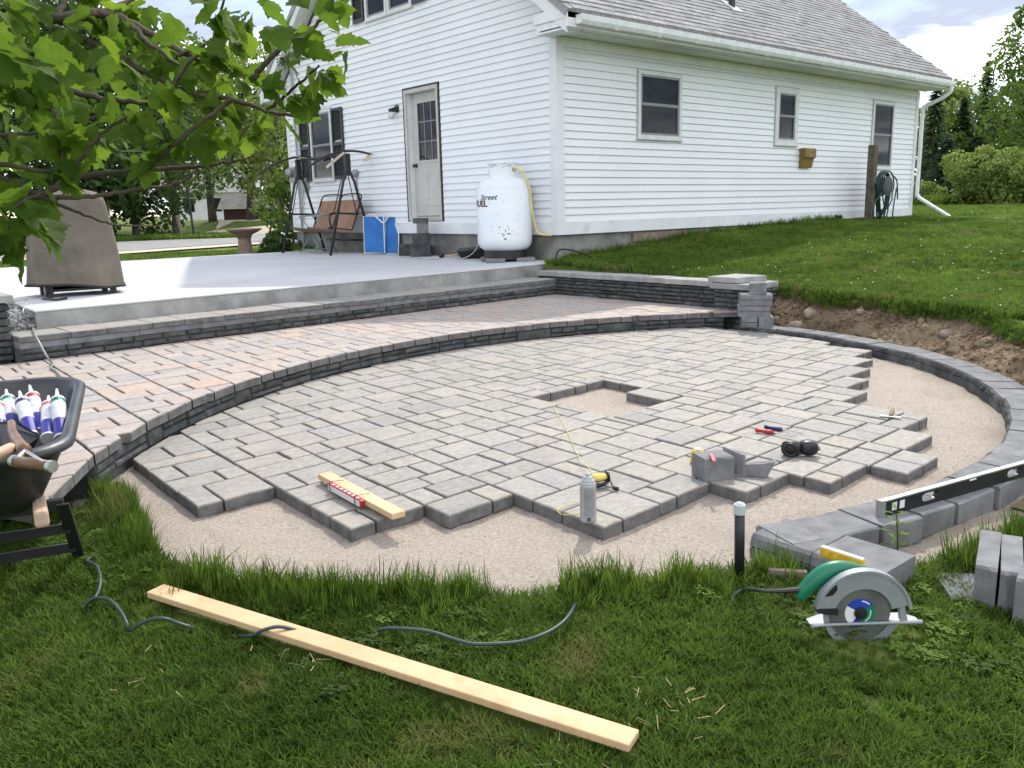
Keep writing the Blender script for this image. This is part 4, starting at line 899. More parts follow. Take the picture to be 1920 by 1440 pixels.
# pale green folding chair frame behind the swing
fc = empty('folding_chair', (-.45, 5.95, ZS), 'pale green folded chair frame standing behind the swing seat', 'chair')
for yy in (5.72, 6.22):
    tube_part('leg', [(-.72, yy, ZS), (-.20, yy, ZS+.72)], .011, M['mint'], fc, 6); tube_part('leg', [(-.22, yy, ZS), (-.62, yy, ZS+.60)], .011, M['mint'], fc, 6); tube_part('armrest', [(-.70, yy, ZS+.66), (-.20, yy, ZS+.70)], .016, M['mint'], fc, 6)
for xx, z_ in ((-.68, ZS+.06), (-.26, ZS+.05), (-.20, ZS+.72)): tube_part('cross_bar', [(xx, 5.72, z_), (xx, 6.22, z_)], .010, M['mint'], fc, 6)
# blue folded lounger
bl = empty('folded_lounger', (-.30, 4.15, ZS), 'bright blue folded beach lounger tied with white cord leaning on the house', 'lounger')
q0, q1 = onz(684, 476.5, ZS), onz(727, 472, ZS); q0 = np.array([-.42, 4.42, ZS+.02]); q1 = np.array([-.16, 3.90, ZS+.02])
axl = q1-q0; hgt = np.array([.10, .14, .62]); nrm = np.cross(axl, hgt); nrm /= np.linalg.norm(nrm); nrm = -nrm if nrm@(CAM-q0) > 0 else nrm
for k_, (a0_, a1_, off) in enumerate(((0, .70, 0), (.66, 1.12, .05), (.1, 1.05, .09))):
    mb = MB(); p0_ = q0+axl*a0_+nrm*off; sh = axl*(.05*k_)
    mb.plate(p0_, axl*(a1_-a0_), hgt+sh, [(0, 0.02), (1, .02), (1, .97), (.97, 1), (.03, 1), (0, .97)], nrm*.03); mb.build('panel', M['blue'], bl, bevel=.008)
    e_ = [p0_-nrm*.006, p0_-nrm*.006+axl*(a1_-a0_), p0_-nrm*.006+axl*(a1_-a0_)+hgt+sh, p0_-nrm*.006+hgt+sh, p0_-nrm*.006]
    if k_ < 2: tube_part('frame_tube', e_, .010, M['white'], bl, 6)
mb = MB(); top_ = q0+hgt*.98+axl*.35-nrm*.02
mb.tube(spline([top_-axl*.2+np.array([0, 0, .03]), top_+np.array([0, 0, .04]), top_+axl*.25+np.array([-.02, 0, -.05]), top_+axl*.4+np.array([-.02, 0, -.10]), top_+axl*.55+np.array([0, 0, .02])], 6), .012, 6); mb.build('tie_cord', M['white'], bl)
# blocks piled on the slab beside the door
def heap(x, y, z_, w_, d_, h_, rz_, lab, m='wallstone'): return loose_block('stone_block', (x, y, z_), w_, d_, h_, rz_, lab, 'stone blocks piled by the door', m=m, groove=False)
pa, pb = onz(752, 478, ZS), onz(786, 481.5, ZS)
vv = math.atan2(CAM[1]-3, CAM[0])+math.pi/2
heap(-.27, 3.30, ZS+.002, .30, .22, .185, vv, 'left squat dark stone block on the slab beside the block pile')
heap(-.33, 2.86, ZS+.002, .32, .26, .20, vv, 'lowest dark stone block of the pile below the door'); heap(-.30, 2.86, ZS+.204, .28, .24, .165, vv+.1, 'second dark stone block up the pile below the door'); heap(-.28, 2.84, ZS+.371, .19, .18, .15, vv, 'pale speckled stone block near the top of the pile', 'block'); heap(-.29, 2.87, ZS+.523, .24, .16, .085, vv-.05, 'flat dark block topping the pile below the door')
heap(-.12, 3.05, ZS+.002, .24, .22, .17, vv, 'dark stone block wedged behind the pile')
# tub, mallet and green bucket by the tank
mb = MB(); mb.plate((-.12, 1.95, ZS+.004), (-.70, -.35, 0), (.1, .2, .0), [(0, 0), (.5, 0), (.5, 1.6), (0, 1.6)], (0, 0, .13)); mb = MB()
tb = np.array([-.22, 1.62, ZS]); rot = lambda a, b: (tb[0]+a*.75-b*.66, tb[1]-a*.66-b*.75)
mb.add([(*rot(-.18, -.13), ZS+.004), (*rot(.18, -.13), ZS+.004), (*rot(.18, .13), ZS+.004), (*rot(-.18, .13), ZS+.004), (*rot(-.25, -.18), ZS+.15), (*rot(.25, -.18), ZS+.17), (*rot(.25, .18), ZS+.17), (*rot(-.25, .18), ZS+.12)], [(3, 2, 1, 0), (0, 1, 5, 4), (1, 2, 6, 5), (2, 3, 7, 6), (3, 0, 4, 7), (4, 5, 6, 7)])
tag(mb.build('mortar_tub', M['black'], bevel=.02), 'black mortar tub lying beside the propane tank', 'tub')
mb = MB(); mb.lathe([(.001, 0), (.10, 0), (.13, .36), (.125, .36), (.095, .02), (.001, .02)], 18, (-.17, 1.36, ZS+.17), caps=False); tag(mb.build('bucket', flat('teal_plastic', (.01, .12, .10)), smooth=True), 'teal green bucket standing in the tub behind the propane tank', 'bucket')
ml = empty('rubber_mallet', (-.42, 2.05, ZS), 'rubber mallet with pale handle lying on the slab near the tub', 'mallet')
tube_part('handle', [(-.30, 1.86, ZS+.05), (-.42, 2.12, ZS+.03)], .014, M['palewood'], ml); mb = MB(); mb.lathe([(.001, 0), (.035, 0), (.038, .05), (.035, .11), (.001, .11)], 12, (-.46, 2.11, ZS+.04), (.5, 1, 0)); mb.build('head', M['black'], ml, smooth=True)
mb = MB(); mb.tube(spline([(-.20, 1.45, ZS+.40), (-.34, 1.40, ZS+.15), (-.50, 1.55, ZS+.012), (-.75, 2.0, ZS+.010), (-.70, 2.5, ZS+.010), (-.66, 2.9, ZS+.010)], 8), .007, 6); tag(mb.build('grey_cord', M['steel'], smooth=True), 'thin grey cord trailing over the slab from the teal bucket', 'cord')
# ------------------------------------------------------------------ covered grill
GC = np.array([-6.02, .62, ZS])
gr = empty('covered_grill', tuple(GC), 'grill under a taupe fabric cover standing on the slab', 'grill')
def grill_cover():
    mb = MB(); n = 64; gv_ = math.atan2(CAM[1]-GC[1], CAM[0]-GC[0]); ex = np.array([-math.sin(gv_+.18), math.cos(gv_+.18), 0]); ey = np.array([math.cos(gv_+.18), math.sin(gv_+.18), 0]); rows = []
    for z_, a, b, p in ((.07, .405, .30, 4.2), (.18, .40, .297, 4.2), (.30, .39, .29, 4.4), (.45, .375, .285, 4.6), (.60, .355, .275, 4.8), (.75, .33, .265, 5.0), (.86, .325, .26, 5.0), (.92, .315, .25, 4.6), (.965, .29, .22, 4.0), (1.0, .22, .16, 3.2), (1.02, .10, .08, 2.4)):
        row = []
        for i in range(n):
            t_ = 2*math.pi*i/n; c, s = math.cos(t_), math.sin(t_); rr_ = (abs(c/a)**p+abs(s/b)**p)**(-1/p)
            kz = 1-z_/1.06; wv = kz*(.050*(1-abs(math.sin(t_*2.5+.5+z_*.3)))**2+.040*(1-abs(math.sin(t_*4.5+1.1-z_*.6)))**3-.010)+.007*math.sin(t_*6+z_*8)+.004*math.sin(t_*13-z_*15)
            lift = .055*math.sin(t_-1.0) if z_ < .1 else 0
            row.append(GC+ex*(rr_+wv)*c+ey*(rr_+wv)*s+np.array([0, 0, z_+max(0, lift)*1.0]))
        rows.append(row)
    vs = [q for r2 in rows for q in r2]; k = len(rows)
    mb.add(vs, [(i*n+j, i*n+(j+1) % n, (i+1)*n+(j+1) % n, (i+1)*n+j) for i in range(k-1) for j in range(n)]+[tuple(range((k-1)*n, k*n))])
    o = mb.build('cover', M['cover'], gr, smooth=True, subsurf=1)
    hm = MB(); hm.tube([q*1.0 for q in rows[0]]+[rows[0][0]], .012, 5, caps=False); hm.build('hem', M['hem'], gr)
    lg_ = MB()
    for sx, sy in ((-.28, .20), (.28, .20), (-.28, -.18), (.28, -.18)):
        c_ = GC+ex*sx+ey*sy; l1 = MB(); l1.box(c_[0]-.025, c_[0]+.025, c_[1]-.025, c_[1]+.025, ZS+.002, ZS+.2); l1.build('leg', M['blackmetal'], gr)
    sh_ = MB(); sh_.obox(GC+np.array([0, 0, .06]), ex*.28, ey*.18, (0, 0, .012)); sh_.build('bottom_shelf', M['blackmetal'], gr)
    c_ = GC-ex*.30+ey*.16; wh = MB(); wh.lathe([(.001, -.02), (.075, -.02), (.085, 0), (.075, .02), (.001, .02)], 18, tuple(c_+np.array([0, 0, .087])), tuple(ex)); wh.build('wheel', M['black'], gr)
grill_cover()
mb = MB(); p_ = [onz(96, 560, ZS+.01), onz(80, 560, ZS+.01), onz(104, 562, ZS+.01), onz(125, 559, ZS+.01)]; mb.tube(spline(p_, 6), .012, 6); tag(mb.build('power_cord', M['black'], smooth=True), 'short black cable lying under the covered grill', 'cable')
# cord from the pillar over the step
mb = MB(); cpts = [np.array([-6.90, -.95, -.24]), onz(50, 562, -.27), np.array([-6.80, -.78, -.36]), onz(67, 600, -.44), onz(62, 616, ZC+.012), np.array(onz(68, 632, ZC+.012)), onz(88, 668, ZU+.08), onz(98, 682, ZU+.012), onz(96, 690, ZU+.012), onz(106, 697, ZU+.012), onz(118, 712, ZU+.012)]
mb.tube(spline(cpts, 6), .008, 6); tag(mb.build('power_cord', M['greymetal'], smooth=True), 'thin grey cable draped from the pillar over the stone step', 'cable')
# ------------------------------------------------------------------ birdbath, feeder hook, bush, drain pipe
bp_ = onz(461, 478, -.40); bp_[2] = float(ground_z(bp_[0], bp_[1])); bp_ = np.array([bp_[0], bp_[1], -.47])
bb_ = empty('birdbath', tuple(bp_), 'brown stone birdbath standing on the grass behind the slab', 'birdbath')
mb = MB(); mb.lathe([(.17, 0), (.17, .06), (.15, .09), (.12, .36), (.13, .40)], 20, tuple(bp_)); mb.build('pedestal', M['bird'], bb_, smooth=False)
mb = MB(); mb.lathe([(.13, .40), (.15, .46), (.24, .50), (.34, .555), (.345, .575), (.33, .58), (.22, .545), (.001, .53)], 28, tuple(bp_)); mb.build('bowl', M['bird'], bb_, smooth=True)
hk = np.array([1.2, 10.6, -.53]); hook = empty('feeder_hook', tuple(hk), 'thin leaning dark garden hook pole beside the house', 'pole')
pt_, pb_ = onz(524, 455, -.53), None; base = pt_; top = ond(492, 325, np.linalg.norm(base-CAM)); mb = MB(); mb.tube([base, (base+top)/2, top], .012, 6); hook.location = tuple(base); mb.build('pole', M['blackmetal'], hook)
mb = MB(); fq = ond(483, 345, np.linalg.norm(base-CAM)); mb.tube(spline([top, top+np.array([-.1, .05, .1]), fq+np.array([0, 0, .35]), fq+np.array([0, 0, .12])], 5), .008, 6); mb.build('hook', M['blackmetal'], hook)
bf = empty('bird_feeder', tuple(fq-np.array([0, 0, .1])), 'small white and black bird feeder hanging from the hook', 'feeder')
mb = MB(); mb.lathe([(.06, 0), (.06, .16)], 12, tuple(fq-np.array([0, 0, .1]))); mb.build('reservoir', M['white'], bf); mb = MB(); mb.lathe([(.09, .16), (.02, .22), (.001, .22)], 12, tuple(fq-np.array([0, 0, .1]))); mb.lathe([(.08, -.03), (.08, 0)], 12, tuple(fq-np.array([0, 0, .1]))); mb.build('roof', M['blackmetal'], bf)
mb = MB(); mb.tube(spline([(.2, 8.0, -.25), (-.15, 8.1, -.20), (-.42, 8.05, -.28), (-.55, 7.9, -.45)], 6), .075, 12); tag(mb.build('drain_elbow', M['white'], smooth=True), 'white plastic drain elbow lying past the far house corner', 'pipe')
# ------------------------------------------------------------------ hose on its post
hp_ = np.array([7.93, -.45]); gz = float(ground_z(*hp_)); mb = MB(); mb.box(hp_[0]-.07, hp_[0]+.07, hp_[1]-.07, hp_[1]+.07, gz-.02, 1.39); tag(mb.build('wooden_post', M['post'], bevel=.008), 'weathered dark post standing by the last window with hose hung on it', 'post')
hs = empty('garden_hose', (8.2, -.55, gz), 'dark green garden hose coiled over the weathered post', 'hose'); hc = np.array([8.28, -.56, .62])
mb = MB(); mb.lathe([(.10, -.07), (.19, -.06), (.19, -.05), (.08, -.04), (.08, .04), (.19, .05), (.19, .06), (.10, .07)], 18, tuple(hc), (0, 1, 0)); mb.box(hc[0]-.36, hc[0], -.53, -.50, hc[2]-.04, hc[2]+.04); mb.build('reel', M['blackmetal'], hs)
rr = random.Random(6); mb = MB()
for k_ in range(11):
    w_, dz, top_ = .20+.012*rr.random()*k_, .42+.40*rr.random(), .24+.05*rr.random(); yo = -.56+rr.uniform(-.07, .07); xo = rr.uniform(-.06, .05)
    P = [(hc[0]+xo+w_*math.sin(a)*(1.0 if math.cos(a) > -.2 else .8+.3*rr.random()), yo, hc[2]+(top_ if math.cos(a) > 0 else dz)*math.cos(a)) for a in np.linspace(-math.pi, math.pi, 22)]
    mb.tube(P, .014, 6)
mb.tube(spline([(hc[0]+.1, -.62, hc[2]+.22), (hc[0]+.34, -.62, hc[2]+.10), (hc[0]+.42, -.62, hc[2]-.25), (hc[0]+.36, -.62, hc[2]-.02), (hc[0]+.26, -.62, hc[2]-.50), (hc[0]+.32, -.62, hc[2]-.66)], 6), .014, 6)
mb.tube(spline([(hc[0]-.2, -.62, hc[2]-.1), (hc[0]-.5, -.60, hc[2]-.35), (hc[0]-.46, -.60, hc[2]-.60), (hc[0]-.2, -.60, hc[2]-.74)], 6), .014, 6); mb.build('coil', M['dgreen'], hs, smooth=True)
mb = MB(); mb.tube(spline([onz(1043, 507, -.44), np.array([-.40, -.42, -.18]), np.array([-.15, -.6, -.22]), np.array([.05, -.7, -.34])], 8), .012, 6); tag(mb.build('black_cable', M['black'], smooth=True), 'black cable looping out of the grass at the house corner', 'cable')
# ------------------------------------------------------------------ wheelbarrow with its load
def on_len(px, base, L_, far=True):     # point seen at px that lies L_ from base
    d = ray(*px); d = d/np.linalg.norm(d); m = CAM-base; b = m@d; c = m@m-L_*L_; q = b*b-c
    if q < 0: t_ = -b
    else: t_ = -b+math.sqrt(q)*(1 if far else -1)
    return CAM+d*t_
wf, wr = np.array([.30, .954, 0]), np.array([.954, -.30, 0]); UPV = np.array([0, 0, 1.0])
GW = -.925; RIMZ = -.275
rr0 = np.array([-7.705, -5.80, RIMZ]); TL, TW = 1.03, .68
cen = rr0+wf*TL/2-wr*TW/2
wb = empty('wheelbarrow', (cen[0], cen[1], GW), 'black wheelbarrow holding tubes and a spade on the grass', 'wheelbarrow')
def wp(f_, s, z_): return np.array([cen[0], cen[1], 0])+wf*f_+wr*s+np.array([0, 0, z_])
def rrect(hl, hw, rad, n=6):
    out = []
    for cx, cy, a0 in ((hl-rad, hw-rad, 0), (-hl+rad, hw-rad, 90), (-hl+rad, -hw+rad, 180), (hl-rad, -hw+rad, 270)):
        for i in range(n+1): a = R(a0+90*i/n); out.append((cx+rad*math.cos(a), cy+rad*math.sin(a)))
    return out
mb = MB(); rings = []
for hl, hw, rad, z_, sh, sl in ((TL/2+.022, TW/2+.022, .17, RIMZ-.020, 0, .0), (TL/2+.024, TW/2+.024, .17, RIMZ-.004, 0, .0), (TL/2+.012, TW/2+.012, .17, RIMZ+.010, 0, 0), (TL/2-.012, TW/2-.012, .16, RIMZ+.006, 0, 0), (TL/2-.022, TW/2-.022, .155, RIMZ-.02, 0, 0), (TL/2-.09, TW/2-.06, .14, RIMZ-.12, -.02, 0), (TL/2-.20, TW/2-.12, .12, RIMZ-.235, -.03, 0), (TL/2-.24, TW/2-.15, .10, RIMZ-.25, -.03, 0)):
    rings.append([wp(x+sh, y, z_+.05*(x/TL)) for x, y in rrect(hl, hw, rad)])
outer = []
for hl, hw, rad, z_, sh in ((TL/2-.235, TW/2-.145, .10, RIMZ-.258, -.03), (TL/2-.19, TW/2-.112, .12, RIMZ-.242, -.03), (TL/2-.08, TW/2-.052, .14, RIMZ-.12, -.02), (TL/2-.012, TW/2-.012, .155, RIMZ-.03, 0)):
    outer.append([wp(x+sh, y, z_+.05*(x/TL)) for x, y in rrect(hl, hw, rad)])
allr = outer+rings; n = len(rings[0]); vs = [q for g in allr for q in g]
mb.add(vs, [(i*n+j, i*n+(j+1) % n, (i+1)*n+(j+1) % n, (i+1)*n+j) for i in range(len(allr)-1) for j in range(n)]+[tuple(range((len(allr)-1)*n, len(allr)*n)), tuple(reversed(range(n)))])
mb.build('tray', M['tray'], wb, smooth=True)
for s in (-1, 1):
    mb = MB(); a, b = wp(-.62, s*.27, -.475), wp(.72, s*.10, -.70); dv = (b-a)/np.linalg.norm(b-a); sd_ = np.cross(dv, UPV); sd_ /= np.linalg.norm(sd_); up2 = np.cross(sd_, dv)
    mb.obox((a+b)/2, (b-a)/2, sd_*.020, up2*.026); mb.build('handle', M['palewood'], wb, bevel=.012)
    foot = onz(152, 1056, GW) if s > 0 else onz(152, 1056, GW)-wr*.50
    tp = np.array(wp(-.30, s*.25, -.53)); tp = on_len((117, 945), foot, .40, False) if s > 0 else tp
    mb = MB(); mb.obox((foot+tp)/2, (tp-foot)/2, wr*.020, wf*.010); mb.build('leg', M['blackmetal'], wb)
    if s > 0: f1, t1_ = foot, tp
    else: f2, t2_ = foot, tp
t2_ = t1_-wr*.5
for k_ in (.30, .62): 
    mb = MB(); a, b = f1+(t1_-f1)*k_, f2+(t2_-f2)*k_; mb.obox((a+b)/2, (b-a)/2, wf*.006, UPV*.018); mb.build('leg_brace', M['blackmetal'], wb)
for k_ in (.88,):
    mb = MB(); a, b = f1+(t1_-f1)*k_, f2+(t2_-f2)*k_; mb.obox((a+b)/2+UPV*.03, (b-a)/2, wf*.015, UPV*.02); mb.build('cross_rail', M['blackmetal'], wb)
mb = MB(); wc = wp(.80, 0, GW+.19); mb.lathe([(.06, -.04), (.17, -.045), (.19, -.02), (.19, .02), (.17, .045), (.06, .04)], 22, tuple(wc), tuple(wr)); mb.build('wheel', M['black'], wb, smooth=True)
# soil in the tray
X = np.linspace(-.44, .36, 22); Yg = np.linspace(-.285, .285, 14); mb = MB(); vs = [wp(x, y*(1 if x < -.1 else 1-.35*(x+.1)), RIMZ+np.interp(x, [-.44, -.15, .1, .36], [-.085, -.09, -.19, -.235])+.025*vnoise(x, y, 14, 3)) for y in Yg for x in X]; mb.add(vs, [(j*22+i, j*22+i+1, (j+1)*22+i+1, (j+1)*22+i) for j in range(13) for i in range(21)])
tag(mb.build('soil_load', M['potsoil'], smooth=True), 'dark crumbly soil lying in the wheelbarrow tray', 'soil', kind='stuff')
# cartridges of adhesive
CT = 'adhesive tubes standing in the wheelbarrow'
def cartridge(tip, base_px, zb, lab, band):
    base = onz(*base_px, zb); top = on_len(tip, base, .285, True); ax_ = (top-base); ax_ /= np.linalg.norm(ax_); e = empty('adhesive_cartridge', tuple(base), lab, 'adhesive tube', CT)
    r2 = .0245; mb = MB(); mb.lathe([(r2, 0), (r2, .085)], 20, tuple(base+ax_*.008), tuple(ax_)); mb.build('sleeve', M['indigo'], e, smooth=False)
    mb = MB(); mb.lathe([(r2+.0003, 0), (r2+.0003, .095)], 20, tuple(base+ax_*.0932), tuple(ax_), caps=False); mb.build('label', M['labelw'], e)
    mb = MB(); mb.lathe([(r2+.0003, 0), (r2+.0003, .018)], 20, tuple(base+ax_*.1884), tuple(ax_), caps=False); mb.build('colour_band', M[band], e)
    mb = MB(); mb.lathe([(r2+.001, 0), (r2+.0015, .008)], 20, tuple(base), tuple(ax_)); mb.build('end_cap', M['white'], e); mb = MB(); mb.lathe([(r2+.001, 0), (r2+.001, .008), (.012, .012), (.0095, .018), (.004, .072), (.001, .073)], 16, tuple(base+ax_*.2066), tuple(ax_)); mb.build('nozzle', M['white'], e)
for i, (tip, bpx, band, lab) in enumerate((((11, 729), (26, 812), 'green', 'purple adhesive tube with green band leaning beside the leftmost one'), ((36, 732), (60, 820), 'navy', 'purple adhesive tube with dark blue band in the middle of the row'), ((55, 721), (78, 813), 'red', 'tallest purple adhesive tube with red band in the row'), ((91, 741), (91, 823), 'pink', 'shortest purple adhesive tube with pink band in the row'), ((106, 728), (116, 824), 'green', 'purple adhesive tube at the right end of the row with green band'), ((-8, 742), (0, 822), 'red', 'partly hidden adhesive tube with red and green band by the tray side'))):
    cartridge(tip, bpx, RIMZ-.082, lab, band)
# spade
sp_ = empty('spade', tuple(onz(50, 860, -.25)), 'spade with wooden D grip resting on the wheelbarrow rim', 'spade')
g0, g1 = onz(24, 864, -.235), onz(100, 875, -.235); mb = MB(); gd = (g1-g0); mb.tube([g0+gd*.10, g0+gd*.5, g1-gd*.10], [.0140, .0160, .0140], 14); mb.build('grip', M['grip'], sp_, smooth=True)
for q in (0.05, .95): mb = MB(); c_ = g0+gd*q; mb.tube([c_-gd*.05, c_+gd*.05], .0158, 16); mb.build('grip_ferrule', M['steel'], sp_)
jn = onz(47, 845, -.22); mb = MB(); mb.tube(spline([g0+gd*.05, g0+gd*.15+UPV*.01, jn], 5), .007, 8); mb.tube(spline([g1-gd*.05, g1-gd*.3+UPV*.012, jn], 5), .005, 8); mb.build('yoke', M['steel'], sp_, smooth=True)
nk = [jn, onz(36, 832, -.24), onz(24, 812, -.25), onz(21, 793, -.26)]; mb = MB(); mb.tube(spline(nk, 5), [.018-.0004*i for i in range(16)], 12); mb.build('shaft', M['grip'], sp_, smooth=True)
mb = MB(); bpz = [onz(-4, 791, -.26), onz(30, 790, -.26), onz(74, 815, -.27), onz(58, 846, -.33), onz(10, 862, -.36), onz(-12, 850, -.36)]; mb.add([*bpz, *[q-UPV*.006 for q in bpz]], [tuple(range(6)), tuple(range(11, 5, -1))]+[(i, (i+1) % 6, 6+(i+1) % 6, 6+i) for i in range(6)]); mb.build('blade', M['black'], sp_)
mb = MB(); mb.tube([onz(-30, 866, -.24), onz(22, 842, -.235)], .019, 12); tag(mb.build('tool_handle', M['palewood'], smooth=True), 'pale wooden tool handle lying across the wheelbarrow beside the spade', 'handle')
# ------------------------------------------------------------------ boards and levels
def plank(name, a, b, wv, th, m, parent=None, origin=None):
    mb = MB(); a, b, wv = map(np.asarray, (a, b, wv)); up2 = np.cross(b-a, wv); up2 = up2/np.linalg.norm(up2)*np.sign(up2[2]); L_ = b-a
    mb.obox((a+b)/2+up2*th/2, L_/2, wv/2, up2*th/2); return mb.build(name, m, parent, bevel=.0035, origin=tuple((a+b)/2))
pa, pb = onz(292, 1113, -.872), onz(1189, 1397, -.915); dv = (pb-pa)/np.linalg.norm(pb-pa); wv = np.cross(dv, UPV)
lp2 = plank('long_plank', pa, pb, wv*.072, .022, M['wood']); tag(lp2, 'long pale pine board lying across the lawn', 'board')
ba, bb2 = onz(608, 896, ZL+.022), onz(748, 972, ZL+.022); dv = (bb2-ba)/np.linalg.norm(bb2-ba); wv = np.cross(dv, UPV); wv /= np.linalg.norm(wv)
sb_ = empty('screed_board', tuple(ba), 'short pine board with a red level wired along it on the pavers', 'board')
plank('board', ba, bb2, wv*.062, .026, M['wood'], sb_)
la, lb = onz(630, 915, ZL+.018), onz(682, 946, ZL+.018); la = ba+dv*.15+wv*.044-UPV*.004; lb = ba+dv*.47+wv*.044-UPV*.004
if ((la+lb)/2-CAM)@RT > ((ba+bb2)/2-CAM)@RT: la, lb = la-wv*.088, lb-wv*.088
lv = plank('level', la, lb, wv*.022, .030, M['red'], sb_); ctr = (la+lb)/2
mb = MB(); wl = (lb-la)
for q in np.linspace(.14, .86, 7): mb.obox(la+wl*q+UPV*.0304, wl*(.032 if int(q*100) % 2 else .022), wv*.006, UPV*.0006)
mb.build('white_print', M['white'], lv)
s_ = -1 if (la-ba)@wv < 0 else 1
mb = MB(); mb.obox(ctr+wv*s_*.0114+UPV*.013, wl*.47, wv*.0006, UPV*.012); mb.build('white_side', M['white'], lv)
for q in (.18, .42):
    mb = MB(); c_ = ba+dv*.70*q*1.45; mb.tube(spline([c_+wv*s_*.058+UPV*.0, c_+wv*s_*.058+UPV*.034, c_+wv*s_*.02+UPV*.036, c_-wv*s_*.012+UPV*.032], 4), .002, 5); mb.build('binding_wire', M['blackmetal'], sb_)
# shims carry the board clear of the pavers
mb = MB(); mb.obox(ba+dv*.1-UPV*.011, dv*.03, wv*.02, UPV*.0105); mb.build('shim', M['oldwood'], sb_); mb = MB(); mb.obox(bb2-dv*.12-UPV*.011, dv*.03, wv*.02, UPV*.0105); mb.build('shim', M['oldwood'], sb_)
# long black spirit level on the ring
a, b = np.array([-5.232, -7.16, ZR+.002]), np.array([-4.11, -7.40, ZR+.002]); dv = (b-a)/np.linalg.norm(b-a); nv = np.array([dv[1], -dv[0], 0]); HL, LL = .064, 1.15
sl_ = empty('spirit_level', tuple(a), 'long black spirit level with hand holes lying on the block ring', 'level')
for z0, z1, m in ((0, .010, 'black'), (HL-.006, HL, 'steel')):
    mb = MB(); mb.obox(a+dv*LL/2+UPV*(z0+z1)/2, dv*LL/2, nv*.0125, UPV*(z1-z0)/2); mb.build('rail', M[m], sl_)
hol = [(.24, .34), (.80, .90), (1.5, 1.6)]; xs = [.012]
def arc(c, z_, r2, a0, a1): return [(c+r2*math.cos(R(q)), z_+r2*math.sin(R(q))) for q in np.linspace(a0, a1, 7)]
zc_ = HL/2; rad = .0165; web = []; x0 = .02
left = [(x0, .0105)]
segs = [(.02, .24), (.34, .80), (.90, LL)]
for i, (s0, s1) in enumerate(segs):
    mb = MB(); p = []
    p += [(s0, .0102)]+[(s1, .0102)]
    if i < 2: p += [(q[0], q[1]) for q in arc(s1+rad, zc_, rad, 270, 90)]
    p += [(s1, HL-.0062), (s0, HL-.0062)]
    if i > 0: p += arc(s0-rad, zc_, rad, 90, -90)
    mb.plate(a-nv*.010, dv, UPV, p, nv*.020); mb.build('web', M['black'], sl_)
for s0, s1 in ((.24, .34), (.80, .90)):
    for z0, z1 in ((.0102, zc_-rad), (zc_+rad, HL-.0062)):
        mb = MB(); mb.obox(a+dv*(s0+s1)/2+UPV*(z0+z1)/2, dv*(s1-s0)/2, nv*.010, UPV*(z1-z0)/2); mb.build('web', M['black'], sl_)
mb = MB(); mb.obox(a+dv*.010+UPV*HL/2, dv*.012, nv*.0132, UPV*(HL/2+.001)); mb.build('end_cap', M['greymetal'], sl_)
for s0, m in ((.075, 'labelw'), (.12, 'white'), (.56, 'white')):
    mb = MB(); mb.obox(a+dv*s0+UPV*(HL/2 if s0 < .5 else HL-.008)+nv*.0106, dv*(.014 if s0 < .5 else .022), nv*.0006, UPV*(.016 if s0 < .5 else .007)); mb.obox(a+dv*s0+UPV*(HL/2 if s0 < .5 else HL-.008)-nv*.0106, dv*(.014 if s0 < .5 else .022), nv*.0006, UPV*(.016 if s0 < .5 else .007)); mb.build('vial', M[m], sl_)
# small yellow level
a, b = onz(1540, 1042, ZSAND+.098), onz(1618, 1068, ZSAND+.098); dv = (b-a)/np.linalg.norm(b-a); nv = np.array([dv[1], -dv[0], 0])
yl = empty('torpedo_level', tuple(a), 'small yellow level with pale top lying on the corner blocks', 'level')
mb = MB(); mb.obox((a+b)/2+UPV*.017, (b-a)/2, nv*.011, UPV*.0165); mb.build('body', M['yellow'], yl, bevel=.003); mb = MB(); mb.obox((a+b)/2+UPV*.0355, (b-a)/2*.98, nv*.009, UPV*.0018); mb.build('top_rail', M['white'], yl)
for q in (.15, .38, .8): mb = MB(); mb.lathe([(.001, -.0125), (.009, -.0125), (.009, .0125), (.001, .0125)], 12, tuple(a+(b-a)*q+UPV*.018), tuple(nv)); mb.build('vial', flat('amber_vial', (.75, .52, .08), rough=.15), yl)
# ------------------------------------------------------------------ spray can
c0 = onz(1103, 976, ZL); cn_ = empty('spray_can', tuple(c0), 'grey spray paint can standing on the jagged paver corner', 'spray can')
mb = MB(); mb.lathe([(.030, 0), (.0325, .004), (.0325, .150), (.0305, .154), (.0305, .158)], 26, tuple(c0)); mb.build('body', flat('silver_grey_can', (.36, .37, .38), rough=.35, metal=.3), cn_)
mb = MB(); mb.lathe([(.0305, .158), (.027, .166), (.0265, .172), (.022, .176), (.018, .186), (.010, .190), (.010, .196), (.004, .200), (.001, .2)], 22, tuple(c0)); mb.build('nozzle_cap', flat('grey_cap', (.40, .41, .42), rough=.4), cn_)
cv = math.atan2(CAM[1]-c0[1], CAM[0]-c0[0]); mb = MB(); lo_, hi_ = cv-.5, cv+.75; K = 10
for i in range(K): a0, a1 = lo_+(hi_-lo_)*i/K, lo_+(hi_-lo_)*(i+1)/K; P = lambda a_, z_: (c0[0]+.0329*math.cos(a_), c0[1]+.0329*math.sin(a_), c0[2]+z_); mb.add([P(a0, .03), P(a1, .03), P(a1, .14), P(a0, .14)], [(0, 1, 2, 3)])
mb.build('label', mat('grey_can_label', (.20, .205, .21), (.27, .275, .28), rough=.4, scale=30), cn_)
mb = MB()
for i in range(9): a0 = cv-.15+i*.05; P = lambda a_, z_: (c0[0]+.0333*math.cos(a_), c0[1]+.0333*math.sin(a_), c0[2]+z_); mb.add([P(a0, .008), P(a0+.018+.012*(i % 3), .008), P(a0+.018+.012*(i % 3), .024), P(a0, .024)], [(0, 1, 2, 3)])
mb.build('barcode', M['blackmetal'], cn_)
